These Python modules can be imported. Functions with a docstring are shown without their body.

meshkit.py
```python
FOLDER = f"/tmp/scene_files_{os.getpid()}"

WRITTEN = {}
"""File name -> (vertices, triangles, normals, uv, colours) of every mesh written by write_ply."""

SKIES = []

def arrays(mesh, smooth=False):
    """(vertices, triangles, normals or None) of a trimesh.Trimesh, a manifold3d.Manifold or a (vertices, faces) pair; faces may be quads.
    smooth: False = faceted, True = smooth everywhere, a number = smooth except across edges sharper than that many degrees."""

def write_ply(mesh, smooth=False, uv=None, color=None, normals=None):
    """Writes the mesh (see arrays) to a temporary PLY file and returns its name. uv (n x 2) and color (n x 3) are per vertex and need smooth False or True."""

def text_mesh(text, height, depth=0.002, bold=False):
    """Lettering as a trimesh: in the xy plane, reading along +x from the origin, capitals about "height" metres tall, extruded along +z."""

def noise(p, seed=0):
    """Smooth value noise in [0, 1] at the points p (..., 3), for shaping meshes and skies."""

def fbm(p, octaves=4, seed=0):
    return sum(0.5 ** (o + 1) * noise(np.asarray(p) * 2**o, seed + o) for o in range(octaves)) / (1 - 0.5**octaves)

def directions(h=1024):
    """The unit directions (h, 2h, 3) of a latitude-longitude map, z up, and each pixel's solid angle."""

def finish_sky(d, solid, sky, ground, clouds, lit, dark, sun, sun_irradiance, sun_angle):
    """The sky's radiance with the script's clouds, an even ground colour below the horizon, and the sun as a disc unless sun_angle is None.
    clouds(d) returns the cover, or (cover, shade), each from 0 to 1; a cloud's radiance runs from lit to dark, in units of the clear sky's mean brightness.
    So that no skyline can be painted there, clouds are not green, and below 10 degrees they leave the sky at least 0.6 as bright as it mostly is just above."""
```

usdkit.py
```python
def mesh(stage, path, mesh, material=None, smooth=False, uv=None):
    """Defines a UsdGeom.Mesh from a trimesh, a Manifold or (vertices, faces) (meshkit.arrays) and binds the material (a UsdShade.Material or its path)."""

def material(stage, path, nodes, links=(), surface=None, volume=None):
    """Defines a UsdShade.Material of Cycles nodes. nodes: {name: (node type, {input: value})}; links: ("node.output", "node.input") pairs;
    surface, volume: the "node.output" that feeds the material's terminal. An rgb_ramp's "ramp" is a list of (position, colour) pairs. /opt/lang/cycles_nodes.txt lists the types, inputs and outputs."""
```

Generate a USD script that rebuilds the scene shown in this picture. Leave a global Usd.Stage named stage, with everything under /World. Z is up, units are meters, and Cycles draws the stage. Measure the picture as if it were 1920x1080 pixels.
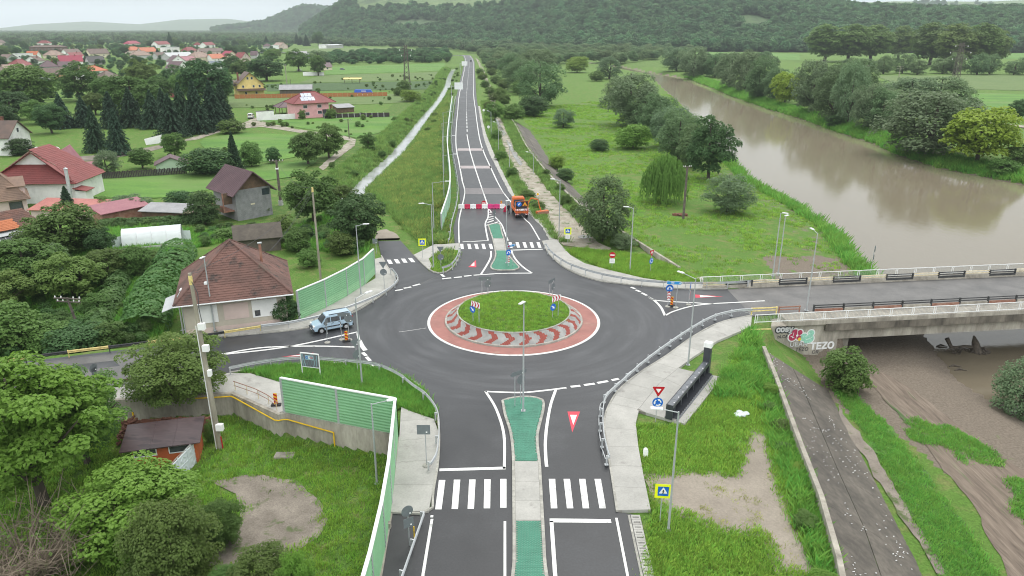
import math, random
import numpy as np, trimesh, shapely
from shapely.geometry import Polygon, LineString, Point, MultiPolygon, box as sbox
from shapely.ops import unary_union
from scipy.spatial import cKDTree, Delaunay
import usdkit, meshkit
from meshkit import fbm, noise
from pxr import Usd, UsdGeom, UsdLux, UsdShade, Gf, Sdf, Vt

PI = math.pi
stage = Usd.Stage.CreateInMemory()
UsdGeom.SetStageUpAxis(stage, 'Z')
UsdGeom.Xform.Define(stage, '/World')
UsdGeom.Scope.Define(stage, '/World/Looks')

# ------------------------------------------------------------------ camera, sky, sun
FOC, PITCH, HCAM = 1362.0, math.radians(19.66), 30.0
cam = UsdGeom.Camera.Define(stage, '/World/camera')
cam.CreateHorizontalApertureAttr(36.0)
cam.CreateFocalLengthAttr(36.0 * FOC / 1920)
cam.CreateFStopAttr(0.0)
cam.CreateClippingRangeAttr(Gf.Vec2f(1.0, 40000.0))
cam.AddTranslateOp().Set(Gf.Vec3d(0, 0, HCAM))
cam.AddRotateXOp().Set(90 - math.degrees(PITCH))
cam.CreateExposureAttr(0.14)

SUN_EL, SUN_AZ = math.radians(58), math.radians(200)
dome = UsdLux.DomeLight.Define(stage, '/World/sky_light')
sky_mat = usdkit.material(stage, '/World/Looks/overcast_sky', {
    'tc': ('texture_coordinate', {}),
    'sep': ('separate_xyz', {}),
    'up': ('map_range', {'range_type': 'linear', 'from_min': 0.0, 'from_max': 1.0, 'to_min': 0.0, 'to_max': 1.0, 'clamp': True}),
    'grad': ('rgb_ramp', {'ramp': [(0.0, (4.7, 5.35, 5.6)), (0.05, (5.3, 5.9, 6.1)), (0.25, (8.8, 9.2, 9.3)), (1.0, (17.0, 17.2, 17.2))]}),
    'mp': ('mapping', {'scale': (1.0, 1.0, 3.5)}),
    'nz': ('noise_texture', {'scale': 2.6, 'detail': 5.0, 'roughness': 0.55}),
    'nr': ('map_range', {'range_type': 'linear', 'from_min': 0.3, 'from_max': 0.7, 'to_min': 0.82, 'to_max': 1.14, 'clamp': True}),
    'mul': ('vector_math', {'math_type': 'scale'}),
    'sky': ('sky_texture', {'sky_type': 'single_scattering', 'sun_disc': False, 'sun_elevation': SUN_EL, 'sun_rotation': SUN_AZ}),
    'mix': ('mix_color', {'blend_type': 'mix', 'fac': 0.95}),
    'bg': ('background_shader', {'strength': 0.1}),
}, [('tc.generated', 'sep.vector'), ('sep.z', 'up.value'), ('up.result', 'grad.fac'), ('tc.generated', 'mp.vector'), ('mp.vector', 'nz.vector'),
    ('nz.fac', 'nr.value'), ('grad.color', 'mul.vector1'), ('nr.result', 'mul.scale'), ('sky.color', 'mix.a'), ('mul.vector', 'mix.b'),
    ('mix.result', 'bg.color')], surface='bg.background')
UsdShade.MaterialBindingAPI.Apply(dome.GetPrim()).Bind(sky_mat)
sun = UsdLux.DistantLight.Define(stage, '/World/veiled_sun')
sun.CreateIntensityAttr(0.38); sun.CreateAngleAttr(22.0); sun.CreateNormalizeAttr(True)
sun.CreateColorAttr(Gf.Vec3f(1.0, 0.97, 0.92))
sun.AddRotateZOp().Set(-math.degrees(SUN_AZ) + 180); sun.AddRotateXOp().Set(-(90 - math.degrees(SUN_EL)))

# ------------------------------------------------------------------ helpers
def ray(u, v):
    a, b = (u - 960) / FOC, (540 - v) / FOC
    return np.array([a, math.cos(PITCH) + b * math.sin(PITCH), -math.sin(PITCH) + b * math.cos(PITCH)])
def W(u, v, z=0.0):
    d = ray(u, v); t = (z - HCAM) / d[2]
    return (d[0] * t, d[1] * t)
def scale_at(x, y, z=0.0):          # metres per photo pixel at a place
    return (y * math.cos(PITCH) - (z - HCAM) * math.sin(PITCH)) / FOC
def height_to(x, y, v):             # height above z=0 that a vertical at (x, y) reaches at photo row v
    b = (540 - v) / FOC; c, s = math.cos(PITCH), math.sin(PITCH)
    return HCAM + y * (b * c - s) / (c + b * s)

_count = {}
def numbered(parent, name):
    k = parent + '/' + name; n = _count.get(k, 0); _count[k] = n + 1
    return k if n == 0 else '%s_%03d' % (k, n)
def path_of(p):
    return '/World' if p is None else (p if isinstance(p, str) else str(p.GetPath()))
def meta(prim, label=None, cat=None, group=None, kind=None):
    for k, v in (('label', label), ('category', cat), ('group', group), ('kind', kind)):
        if v: prim.SetCustomDataByKey(k, v)
    return prim
def obj(name, mesh, mat, parent=None, label=None, cat=None, group=None, kind=None, smooth=False):
    if isinstance(mesh, list): mesh = cat_(mesh)
    if smooth and isinstance(mesh, tuple): u_, inv = np.unique(mesh[1], return_inverse=True); mesh = (np.asarray(mesh[0])[u_], inv.reshape(np.shape(mesh[1])))
    m = usdkit.mesh(stage, numbered(path_of(parent), name), mesh, MATS[mat], smooth=smooth)
    return meta(m.GetPrim(), label, cat, group, kind)
def thing(name, label=None, cat=None, loc=(0, 0, 0), rz=0.0, group=None, kind=None, scale=None, parent=None):
    x = UsdGeom.Xform.Define(stage, numbered(path_of(parent), name))
    x.AddTranslateOp().Set(Gf.Vec3d(*map(float, loc)))
    if rz: x.AddRotateZOp().Set(math.degrees(rz))
    if scale is not None: x.AddScaleOp().Set(Gf.Vec3f(*map(float, scale)))
    return meta(x.GetPrim(), label, cat, group, kind)
def klass(name):                     # a kind of thing that copies refer to
    stage.CreateClassPrim('/World/Kinds') if not stage.GetPrimAtPath('/World/Kinds') else None
    return UsdGeom.Xform.Define(stage, '/World/Kinds/' + name).GetPrim()
def copy(kind, name, label, cat, loc, rz=0.0, group=None, scale=None):
    t = thing(name, label, cat, loc, rz, group, scale=scale)
    t.GetReferences().AddInternalReference(kind.GetPath()); t.SetInstanceable(True)
    return t
def sub(name, parent):
    return UsdGeom.Xform.Define(stage, numbered(path_of(parent), name)).GetPrim()

# ---- meshes as (vertices, triangles)
def cat_(ms):
    vs, fs, n = [], [], 0
    for v, f in ms:
        v = np.asarray(v, float); vs.append(v); fs.append(np.asarray(f, int) + n); n += len(v)
    return np.vstack(vs), np.vstack(fs)
def tm(m): return np.array(m.vertices), np.array(m.faces)
_BF = np.array([[0,2,1],[0,3,2],[4,5,6],[4,6,7],[0,1,5],[0,5,4],[1,2,6],[1,6,5],[2,3,7],[2,7,6],[3,0,4],[3,4,7]])
def box(x0, x1, y0, y1, z0, z1):
    return np.array([[x0,y0,z0],[x1,y0,z0],[x1,y1,z0],[x0,y1,z0],[x0,y0,z1],[x1,y0,z1],[x1,y1,z1],[x0,y1,z1]], float), _BF
def cbox(cx, cy, cz, sx, sy, sz): return box(cx-sx/2, cx+sx/2, cy-sy/2, cy+sy/2, cz-sz/2, cz+sz/2)
def mv(m, loc=(0,0,0), rz=0.0, rx=0.0, ry=0.0, s=None):
    v = np.array(m[0], float)
    if s is not None: v = v * np.asarray(s)
    for ang, (a, b) in ((rx, (1, 2)), (ry, (2, 0)), (rz, (0, 1))):
        if ang:
            c, n = math.cos(ang), math.sin(ang); p, q = v[:, a].copy(), v[:, b].copy()
            v[:, a], v[:, b] = c*p - n*q, n*p + c*q
    return v + np.asarray(loc, float), m[1]
def tube(pts, r, n=8, caps=True):
    p = np.asarray(pts, float); k = len(p); r = np.broadcast_to(np.asarray(r, float), (k,))
    t = np.gradient(p, axis=0); t /= np.linalg.norm(t, axis=1, keepdims=True) + 1e-12
    ref = np.where(np.abs(t[:, 2:3]) < 0.9, [[0, 0, 1.0]], [[0, 1.0, 0]])
    a = np.cross(t, ref); a /= np.linalg.norm(a, axis=1, keepdims=True) + 1e-12
    b = np.cross(t, a); an = np.arange(n) * 2 * PI / n
    v = (p[:, None] + r[:, None, None] * (np.cos(an)[None, :, None] * a[:, None] + np.sin(an)[None, :, None] * b[:, None])).reshape(-1, 3)
    i, j = np.meshgrid(np.arange(k - 1), np.arange(n), indexing='ij'); i, j = i.ravel(), j.ravel(); j2 = (j + 1) % n
    f = np.vstack([np.c_[i*n+j, (i+1)*n+j2, i*n+j2], np.c_[i*n+j, (i+1)*n+j, (i+1)*n+j2]])
    if caps:
        c0, c1 = len(v), len(v) + 1; v = np.vstack([v, p[:1], p[-1:]]); jj = np.arange(n)
        f = np.vstack([f, np.c_[np.full(n, c0), jj, (jj+1) % n], np.c_[np.full(n, c1), (k-1)*n + (jj+1) % n, (k-1)*n + jj]])
    return v, f
def bar(p0, p1, w, h):               # square bar between two points
    p0, p1 = np.asarray(p0, float), np.asarray(p1, float); d = p1 - p0; L = np.linalg.norm(d); d /= L + 1e-12
    ref = np.array([0, 0, 1.0]) if abs(d[2]) < 0.95 else np.array([0, 1.0, 0])
    a = np.cross(d, ref); a /= np.linalg.norm(a); b = np.cross(a, d)
    v = [p + sx*a*w/2 + sy*b*h/2 for p in (p0, p1) for sx, sy in ((-1,-1),(1,-1),(1,1),(-1,1))]
    return np.array(v), np.array([[0,1,2],[0,2,3],[4,6,5],[4,7,6],[0,4,5],[0,5,1],[1,5,6],[1,6,2],[2,6,7],[2,7,3],[3,7,4],[3,4,0]])
def polys(g):
    if g.is_empty: return []
    return [p for p in (g.geoms if hasattr(g, 'geoms') else [g]) if p.geom_type == 'Polygon' and p.area > 1e-5]
def prism(g, z0, z1):                # extruded shapely polygon
    out = []
    for p in polys(g):
        m = trimesh.creation.extrude_polygon(p, z1 - z0, engine='earcut'); m.apply_translation((0, 0, z0)); out.append(tm(m))
    return cat_(out)
def upright(m):                      # a flat xy mesh stood up: y becomes z, thickness towards -y
    v = np.array(m[0], float); return np.c_[v[:, 0], -v[:, 2], v[:, 1]], m[1]
def sweep(profile, path, closed=False):   # profile: (across, up) points; path: xyz points, across is to the path's left
    p = np.asarray(path, float); k, n = len(p), len(profile)
    t = np.gradient(p, axis=0)[:, :2]; t /= np.linalg.norm(t, axis=1, keepdims=True) + 1e-12
    nrm = np.c_[-t[:, 1], t[:, 0]]; pr = np.asarray(profile, float)
    v = np.zeros((k, n, 3)); v[:, :, :2] = p[:, None, :2] + nrm[:, None, :] * pr[None, :, :1]; v[:, :, 2] = p[:, None, 2] + pr[None, :, 1]
    i, j = np.meshgrid(np.arange(k - 1), np.arange(n if closed else n - 1), indexing='ij'); i, j = i.ravel(), j.ravel(); j2 = (j + 1) % n
    f = np.vstack([np.c_[i*n+j, i*n+j2, (i+1)*n+j2], np.c_[i*n+j, (i+1)*n+j2, (i+1)*n+j]])
    if closed:
        jj = np.arange(1, n - 1); f = np.vstack([f, np.c_[np.zeros(n-2, int), jj+1, jj], (k-1)*n + np.c_[np.zeros(n-2, int), jj, jj+1]])
    return v.reshape(-1, 3), f
def resample(pts, step):
    p = np.asarray(pts, float); d = np.r_[0, np.cumsum(np.linalg.norm(np.diff(p, axis=0), axis=1))]
    s = np.linspace(0, d[-1], max(2, int(round(d[-1] / step)) + 1))
    return np.stack([np.interp(s, d, p[:, k]) for k in range(p.shape[1])], 1)
def smooth_line(pts, step=1.0):      # Catmull-Rom through the points, resampled
    p = np.asarray(pts, float)
    if len(p) < 3: return resample(p, step)
    q = np.vstack([2*p[0]-p[1], p, 2*p[-1]-p[-2]]); out = []
    for i in range(1, len(q) - 2):
        t = np.linspace(0, 1, 13)[:-1, None]; a, b, c, d = q[i-1], q[i], q[i+1], q[i+2]
        out.append(0.5 * (2*b + (c-a)*t + (2*a-5*b+4*c-d)*t**2 + (3*b-a-3*c+d)*t**3))
    return resample(np.vstack(out + [p[-1:]]), step)
def PXY(pts, z=0.0): return np.array([W(u, v, z) for u, v in pts])
def disc(r, n=28): return Point(0, 0).buffer(r, quad_segs=n // 4)
def lathe(profile, n=24):            # (r, z) profile
    a = np.arange(n) * 2 * PI / n; pr = np.asarray(profile, float); k = len(pr)
    v = np.stack([pr[:, 0][:, None] * np.cos(a), pr[:, 0][:, None] * np.sin(a), np.repeat(pr[:, 1][:, None], n, 1)], -1).reshape(-1, 3)
    i, j = np.meshgrid(np.arange(k - 1), np.arange(n), indexing='ij'); i, j = i.ravel(), j.ravel(); j2 = (j + 1) % n
    return v, np.vstack([np.c_[i*n+j, i*n+j2, (i+1)*n+j2], np.c_[i*n+j, (i+1)*n+j2, (i+1)*n+j]])

# ------------------------------------------------------------------ materials
MATS = {}
LEAF = 2.0
def mat(name, col, rough=0.7, var=0.25, scale=3.0, col2=None, bump=0.0, bscale=None, metal=0.0, spec=0.5, detail=6.0, island=0.0, obj_rand=0.0, coords='position', fine=None, extra=None, stretch=(1, 1, 1), coat=0.0):
    """a principled surface whose colour wanders between two tones by noise at one or two scales."""
    col = np.array(col, float); c2 = np.array(col2, float) if col2 is not None else col * (1 - var); c1 = col if col2 is not None else np.minimum(col * (1 + var), 0.95)
    nodes = {'geo': ('geometry', {}), 'tc': ('texture_coordinate', {}), 'mp': ('mapping', {'scale': stretch}),
             'nz': ('noise_texture', {'scale': scale, 'detail': detail, 'roughness': 0.62}),
             'ramp': ('rgb_ramp', {'ramp': [(0.32, c2), (0.68, c1)]}),
             'p': ('principled_bsdf', {'roughness': rough, 'metallic': metal, 'specular_ior_level': spec, 'coat_weight': coat})}
    src = 'geo.position' if coords == 'position' else 'tc.object'
    links = [(src, 'mp.vector'), ('mp.vector', 'nz.vector'), ('nz.fac', 'ramp.fac')]
    out = 'ramp.color'
    if fine:                          # (scale, amount) fine speckle
        nodes['fz'] = ('noise_texture', {'scale': fine[0], 'detail': 3.0, 'roughness': 0.6})
        nodes['fr'] = ('map_range', {'range_type': 'linear', 'from_min': 0.25, 'from_max': 0.75, 'to_min': 1 - fine[1], 'to_max': 1 + fine[1], 'clamp': True})
        nodes['fm'] = ('vector_math', {'math_type': 'scale'})
        links += [('mp.vector', 'fz.vector'), ('fz.fac', 'fr.value'), (out, 'fm.vector1'), ('fr.result', 'fm.scale')]; out = 'fm.vector'
    if extra:                         # (scale, threshold, width, colour): soft patches of a second colour
        for k, (es, et, ew, ec) in enumerate(extra):
            nodes['ez%d' % k] = ('noise_texture', {'scale': es, 'detail': 5.0, 'roughness': 0.6}); nodes['er%d' % k] = ('map_range', {'range_type': 'smoothstep', 'from_min': et - ew, 'from_max': et + ew, 'to_min': 0.0, 'to_max': 1.0, 'clamp': True})
            nodes['em%d' % k] = ('mix_color', {'blend_type': 'mix', 'b': ec}); nodes['eo%d' % k] = ('mapping', {'location': (17.3 * k + 5, 9.1, 3.7)})
            links += [('mp.vector', 'eo%d.vector' % k), ('eo%d.vector' % k, 'ez%d.vector' % k), ('ez%d.fac' % k, 'er%d.value' % k), ('er%d.result' % k, 'em%d.fac' % k), (out, 'em%d.a' % k)]; out = 'em%d.result' % k
    for amt, node, sock, tag in ((island, 'geo', 'random_per_island', 'i'), (obj_rand, 'oi', 'random', 'o')):
        if amt:
            if node == 'oi': nodes['oi'] = ('object_info', {})
            nodes['r' + tag] = ('map_range', {'range_type': 'linear', 'from_min': 0.0, 'from_max': 1.0, 'to_min': 1 - amt, 'to_max': 1 + amt, 'clamp': True}); nodes['m' + tag] = ('vector_math', {'math_type': 'scale'})
            links += [(node + '.' + sock, 'r%s.value' % tag), (out, 'm%s.vector1' % tag), ('r%s.result' % tag, 'm%s.scale' % tag)]; out = 'm%s.vector' % tag
    links.append((out, 'p.base_color'))
    if bump:
        nodes['bz'] = ('noise_texture', {'scale': bscale or scale * 6, 'detail': 5.0, 'roughness': 0.65}); nodes['bp'] = ('bump', {'strength': 1.0, 'distance': bump})
        links += [('mp.vector', 'bz.vector'), ('bz.fac', 'bp.height'), ('bp.normal', 'p.normal')]
    MATS[name] = usdkit.material(stage, '/World/Looks/' + name, nodes, links, surface='p.BSDF')
def leaf_mat(name, col, col2, rand=0.22, tr=0.4):
    col, col2 = np.array(col) * LEAF, np.array(col2) * LEAF * 1.1
    nodes = {'oi': ('object_info', {}), 'geo': ('geometry', {}), 'n': ('noise_texture', {'scale': 0.55, 'detail': 3.0}), 'tc': ('texture_coordinate', {}),
             'add': ('math', {'math_type': 'multiply_add', 'value2': 0.55, 'value3': 0.0}), 'half': ('math', {'math_type': 'multiply', 'value2': 0.45}),
             'ramp': ('rgb_ramp', {'ramp': [(0.15, col2), (0.85, col)]}),
             'r': ('map_range', {'range_type': 'linear', 'from_min': 0.0, 'from_max': 1.0, 'to_min': 1 - rand, 'to_max': 1 + rand, 'clamp': True}),
             'h': ('hsv', {'hue': 0.5, 'saturation': 1.0, 'value': 1.0, 'fac': 1.0}),
             'hr': ('map_range', {'range_type': 'linear', 'from_min': 0.0, 'from_max': 1.0, 'to_min': 0.478, 'to_max': 0.516, 'clamp': True}),
             'w': ('math', {'math_type': 'fraction'}), 'w2': ('math', {'math_type': 'multiply', 'value2': 7.31}),
             'd': ('principled_bsdf', {'roughness': 0.55, 'specular_ior_level': 0.35}), 't': ('translucent_bsdf', {}), 'm': ('mix_closure', {'fac': tr})}
    links = [('tc.object', 'n.vector'), ('n.fac', 'half.value1'), ('geo.random_per_island', 'add.value1'), ('half.value', 'add.value3'), ('add.value', 'ramp.fac'),
             ('oi.random', 'r.value'), ('oi.random', 'w2.value1'), ('w2.value', 'w.value1'), ('w.value', 'hr.value'), ('ramp.color', 'h.color'), ('r.result', 'h.value'), ('hr.result', 'h.hue'),
             ('h.color', 'd.base_color'), ('h.color', 't.color'), ('d.BSDF', 'm.closure1'), ('t.BSDF', 'm.closure2')]
    MATS[name] = usdkit.material(stage, '/World/Looks/' + name, nodes, links, surface='m.closure')

MATS['asphalt'] = usdkit.material(stage, '/World/Looks/asphalt', {
    'geo': ('geometry', {}), 'off': ('vector_math', {'math_type': 'subtract', 'vector2': (0.19, 73.72, 0)}), 'len': ('vector_math', {'math_type': 'length'}), 'sx': ('separate_xyz', {}), 'at': ('math', {'math_type': 'arctan2'}), 'as': ('math', {'math_type': 'multiply', 'value2': 1.6}), 'rs': ('math', {'math_type': 'multiply', 'value2': 0.8}), 'pv': ('combine_xyz', {}),
    'n1': ('noise_texture', {'scale': 1.0, 'detail': 4.0, 'roughness': 0.6}), 'n2': ('noise_texture', {'scale': 0.16, 'detail': 6.0, 'roughness': 0.65}), 'n3': ('noise_texture', {'scale': 7.0, 'detail': 3.0}),
    'inr': ('map_range', {'range_type': 'smoothstep', 'from_min': 17.0, 'from_max': 24.0, 'to_min': 0.5, 'to_max': 0.0, 'clamp': True}), 'mx': ('mix_float', {}), 'ramp': ('rgb_ramp', {'ramp': [(0.3, (0.022, 0.0235, 0.027)), (0.5, (0.042, 0.044, 0.049)), (0.72, (0.088, 0.091, 0.098))]}),
    'fr': ('map_range', {'range_type': 'linear', 'from_min': 0.3, 'from_max': 0.7, 'to_min': 0.86, 'to_max': 1.14, 'clamp': True}), 'fm': ('vector_math', {'math_type': 'scale'}), 'rr': ('map_range', {'range_type': 'linear', 'from_min': 0.3, 'from_max': 0.7, 'to_min': 0.36, 'to_max': 0.6, 'clamp': True}),
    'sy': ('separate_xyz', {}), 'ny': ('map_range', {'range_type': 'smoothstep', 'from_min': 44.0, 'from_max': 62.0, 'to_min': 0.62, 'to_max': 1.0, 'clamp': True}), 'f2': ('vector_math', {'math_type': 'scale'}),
    'bp': ('bump', {'strength': 1.0, 'distance': 0.004}), 'p': ('principled_bsdf', {'specular_ior_level': 0.5})},
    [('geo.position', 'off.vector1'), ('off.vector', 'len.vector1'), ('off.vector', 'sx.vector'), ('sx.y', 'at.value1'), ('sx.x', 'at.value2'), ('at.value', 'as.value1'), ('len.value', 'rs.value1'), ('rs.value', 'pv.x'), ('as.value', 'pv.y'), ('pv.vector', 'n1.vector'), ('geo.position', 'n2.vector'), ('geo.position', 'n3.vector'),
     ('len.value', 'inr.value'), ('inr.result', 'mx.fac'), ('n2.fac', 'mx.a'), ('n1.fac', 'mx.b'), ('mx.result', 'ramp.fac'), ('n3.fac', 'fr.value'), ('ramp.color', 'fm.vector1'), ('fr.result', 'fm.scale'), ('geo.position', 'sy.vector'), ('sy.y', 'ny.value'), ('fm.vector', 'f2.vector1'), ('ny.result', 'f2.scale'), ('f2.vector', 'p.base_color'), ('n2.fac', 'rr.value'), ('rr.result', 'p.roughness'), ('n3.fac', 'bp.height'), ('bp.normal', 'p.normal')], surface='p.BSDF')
mat('fresh_asphalt', (0.03, 0.031, 0.034), rough=0.55, var=0.2, scale=0.4, fine=(9.0, 0.15), bump=0.004, bscale=30)
mat('old_asphalt', (0.15, 0.145, 0.14), rough=0.6, col2=(0.085, 0.084, 0.083), scale=0.35, fine=(6.0, 0.12), bump=0.004, bscale=25)
mat('white_paint', (0.70, 0.70, 0.68), rough=0.5, var=0.10, scale=1.5, fine=(14.0, 0.1), extra=[(2.2, 0.63, 0.05, (0.42, 0.42, 0.41)), (9.0, 0.68, 0.03, (0.22, 0.22, 0.22))])
mat('worn_paint', (0.5, 0.5, 0.49), rough=0.6, col2=(0.2, 0.2, 0.2), scale=5.0)
mat('red_paint', (0.55, 0.03, 0.06), rough=0.5, var=0.12, scale=3.0)
mat('rumble_paint', (0.36, 0.31, 0.31), rough=0.6, var=0.12, scale=2.0)
mat('concrete', (0.42, 0.41, 0.38), rough=0.75, col2=(0.32, 0.315, 0.29), scale=0.5, fine=(7.0, 0.1), bump=0.004, bscale=20, obj_rand=0.06, extra=[(0.9, 0.66, 0.08, (0.27, 0.26, 0.24))])
mat('kerb_stone', (0.38, 0.37, 0.33), rough=0.8, var=0.2, scale=4.0, obj_rand=0.15, island=0.1)
mat('old_concrete', (0.30, 0.285, 0.25), rough=0.85, col2=(0.12, 0.11, 0.09), scale=0.35, fine=(3.0, 0.2), bump=0.01, bscale=8, stretch=(1, 1, 0.35))
mat('fascia', (0.19, 0.168, 0.135), rough=0.85, col2=(0.05, 0.044, 0.035), scale=0.6, fine=(4.0, 0.2), stretch=(1, 1, 0.4))
mat('stained_concrete', (0.42, 0.39, 0.33), rough=0.85, col2=(0.2, 0.18, 0.15), scale=0.7, fine=(5.0, 0.15), stretch=(1, 1, 0.3), bump=0.006)
mat('dark_wet_concrete', (0.150, 0.130, 0.108), rough=0.7, col2=(0.065, 0.057, 0.048), scale=0.35, fine=(2.2, 0.3), bump=0.01, bscale=10, obj_rand=0.12)
mat('red_paver', (0.34, 0.075, 0.055), rough=0.75, var=0.12, scale=1.2, island=0.14)
mat('apron_paver', (0.38, 0.17, 0.145), rough=0.75, var=0.15, scale=0.6, island=0.10, extra=[(0.5, 0.62, 0.08, (0.42, 0.26, 0.2))])
mat('grey_paver', (0.52, 0.52, 0.50), rough=0.8, var=0.25, scale=0.8, island=0.35)
mat('green_paver', (0.060, 0.25, 0.165), rough=0.6, var=0.15, scale=0.8, island=0.16)
mat('green_rubber', (0.05, 0.24, 0.15), rough=0.5, var=0.12, scale=1.0, island=0.12)
mat('galvanised', (0.50, 0.52, 0.53), rough=0.42, var=0.10, scale=3.0, metal=0.55, coords='object')
mat('pole_grey', (0.40, 0.42, 0.43), rough=0.45, var=0.08, scale=3.0, metal=0.4, coords='object')
mat('sign_back', (0.16, 0.18, 0.19), rough=0.5, var=0.1, scale=3.0, metal=0.3, coords='object')
mat('sign_white', (0.78, 0.78, 0.77), rough=0.4, var=0.03)
mat('sign_red', (0.42, 0.008, 0.02), rough=0.4, var=0.04)
mat('sign_blue', (0.01, 0.12, 0.50), rough=0.4, var=0.04)
mat('panel_blue', (0.03, 0.24, 0.55), rough=0.4, var=0.04)
mat('sign_yellow', (0.80, 0.85, 0.02), rough=0.4, var=0.03)
mat('amber', (0.75, 0.42, 0.02), rough=0.4, var=0.05)
mat('sign_black', (0.015, 0.015, 0.015), rough=0.5, var=0.1)
mat('wall_green', (0.21, 0.44, 0.235), rough=0.5, var=0.08, scale=0.5, obj_rand=0.05)
mat('wall_green_light', (0.27, 0.52, 0.28), rough=0.5, var=0.08, scale=0.5)
mat('white_metal', (0.72, 0.73, 0.73), rough=0.4, var=0.05)
mat('grey_paint', (0.36, 0.37, 0.38), rough=0.5, var=0.08)
mat('yellow_pipe', (0.75, 0.48, 0.01), rough=0.4, var=0.1, coords='object')
mat('yellow_rail', (0.62, 0.50, 0.20), rough=0.6, var=0.25, scale=3.0)
mat('cream_rail', (0.58, 0.50, 0.34), rough=0.65, var=0.3, scale=2.5)
mat('black_rail', (0.035, 0.036, 0.037), rough=0.55, var=0.4, scale=2.0)
mat('rust', (0.20, 0.075, 0.045), rough=0.85, col2=(0.32, 0.19, 0.14), scale=1.5)
mat('black_steel', (0.035, 0.038, 0.045), rough=0.4, var=0.2, scale=2.0)
mat('slate_steel', (0.12, 0.13, 0.145), rough=0.45, var=0.12, scale=2.0)
mat('rubber', (0.02, 0.02, 0.02), rough=0.85, var=0.2)
mat('glass', (0.03, 0.04, 0.045), rough=0.08, var=0.2, spec=0.6)
mat('window_glass', (0.05, 0.055, 0.06), rough=0.1, var=0.3, spec=0.6)
mat('car_blue', (0.36, 0.48, 0.58), rough=0.25, var=0.03, coat=0.8)
mat('car_white', (0.72, 0.73, 0.73), rough=0.3, var=0.03, coat=0.5)
mat('car_blue_dark', (0.02, 0.07, 0.3), rough=0.35, var=0.05)
mat('car_trim', (0.03, 0.032, 0.035), rough=0.6, var=0.1)
mat('alloy', (0.55, 0.56, 0.57), rough=0.35, metal=0.6, var=0.05)
mat('lamp_clear', (0.7, 0.7, 0.68), rough=0.15, var=0.05)
mat('lamp_red', (0.45, 0.02, 0.02), rough=0.2, var=0.05)
mat('truck_orange', (0.55, 0.13, 0.03), rough=0.45, var=0.15, scale=2.0)
mat('plastic_white', (0.75, 0.74, 0.74), rough=0.5, var=0.06)
mat('plastic_red', (0.50, 0.015, 0.07), rough=0.5, var=0.1)
mat('plastic_pink', (0.55, 0.03, 0.17), rough=0.5, var=0.1)
mat('cloth_black', (0.015, 0.015, 0.017), rough=0.9, var=0.2)
mat('skin', (0.45, 0.27, 0.2), rough=0.6, var=0.05)
mat('bark', (0.085, 0.07, 0.055), rough=0.9, var=0.35, scale=4.0, coords='object', bump=0.02)
mat('twig', (0.20, 0.16, 0.12), rough=0.9, var=0.3, scale=2.0, coords='object')
mat('pole_concrete', (0.34, 0.31, 0.25), rough=0.85, col2=(0.2, 0.18, 0.14), scale=1.5, stretch=(1, 1, 0.3))
mat('pole_wood', (0.10, 0.085, 0.07), rough=0.9, var=0.4, scale=2.0)
mat('steel_lattice', (0.10, 0.085, 0.075), rough=0.8, var=0.2)
mat('cable', (0.06, 0.06, 0.065), rough=0.7, var=0.1)
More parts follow.
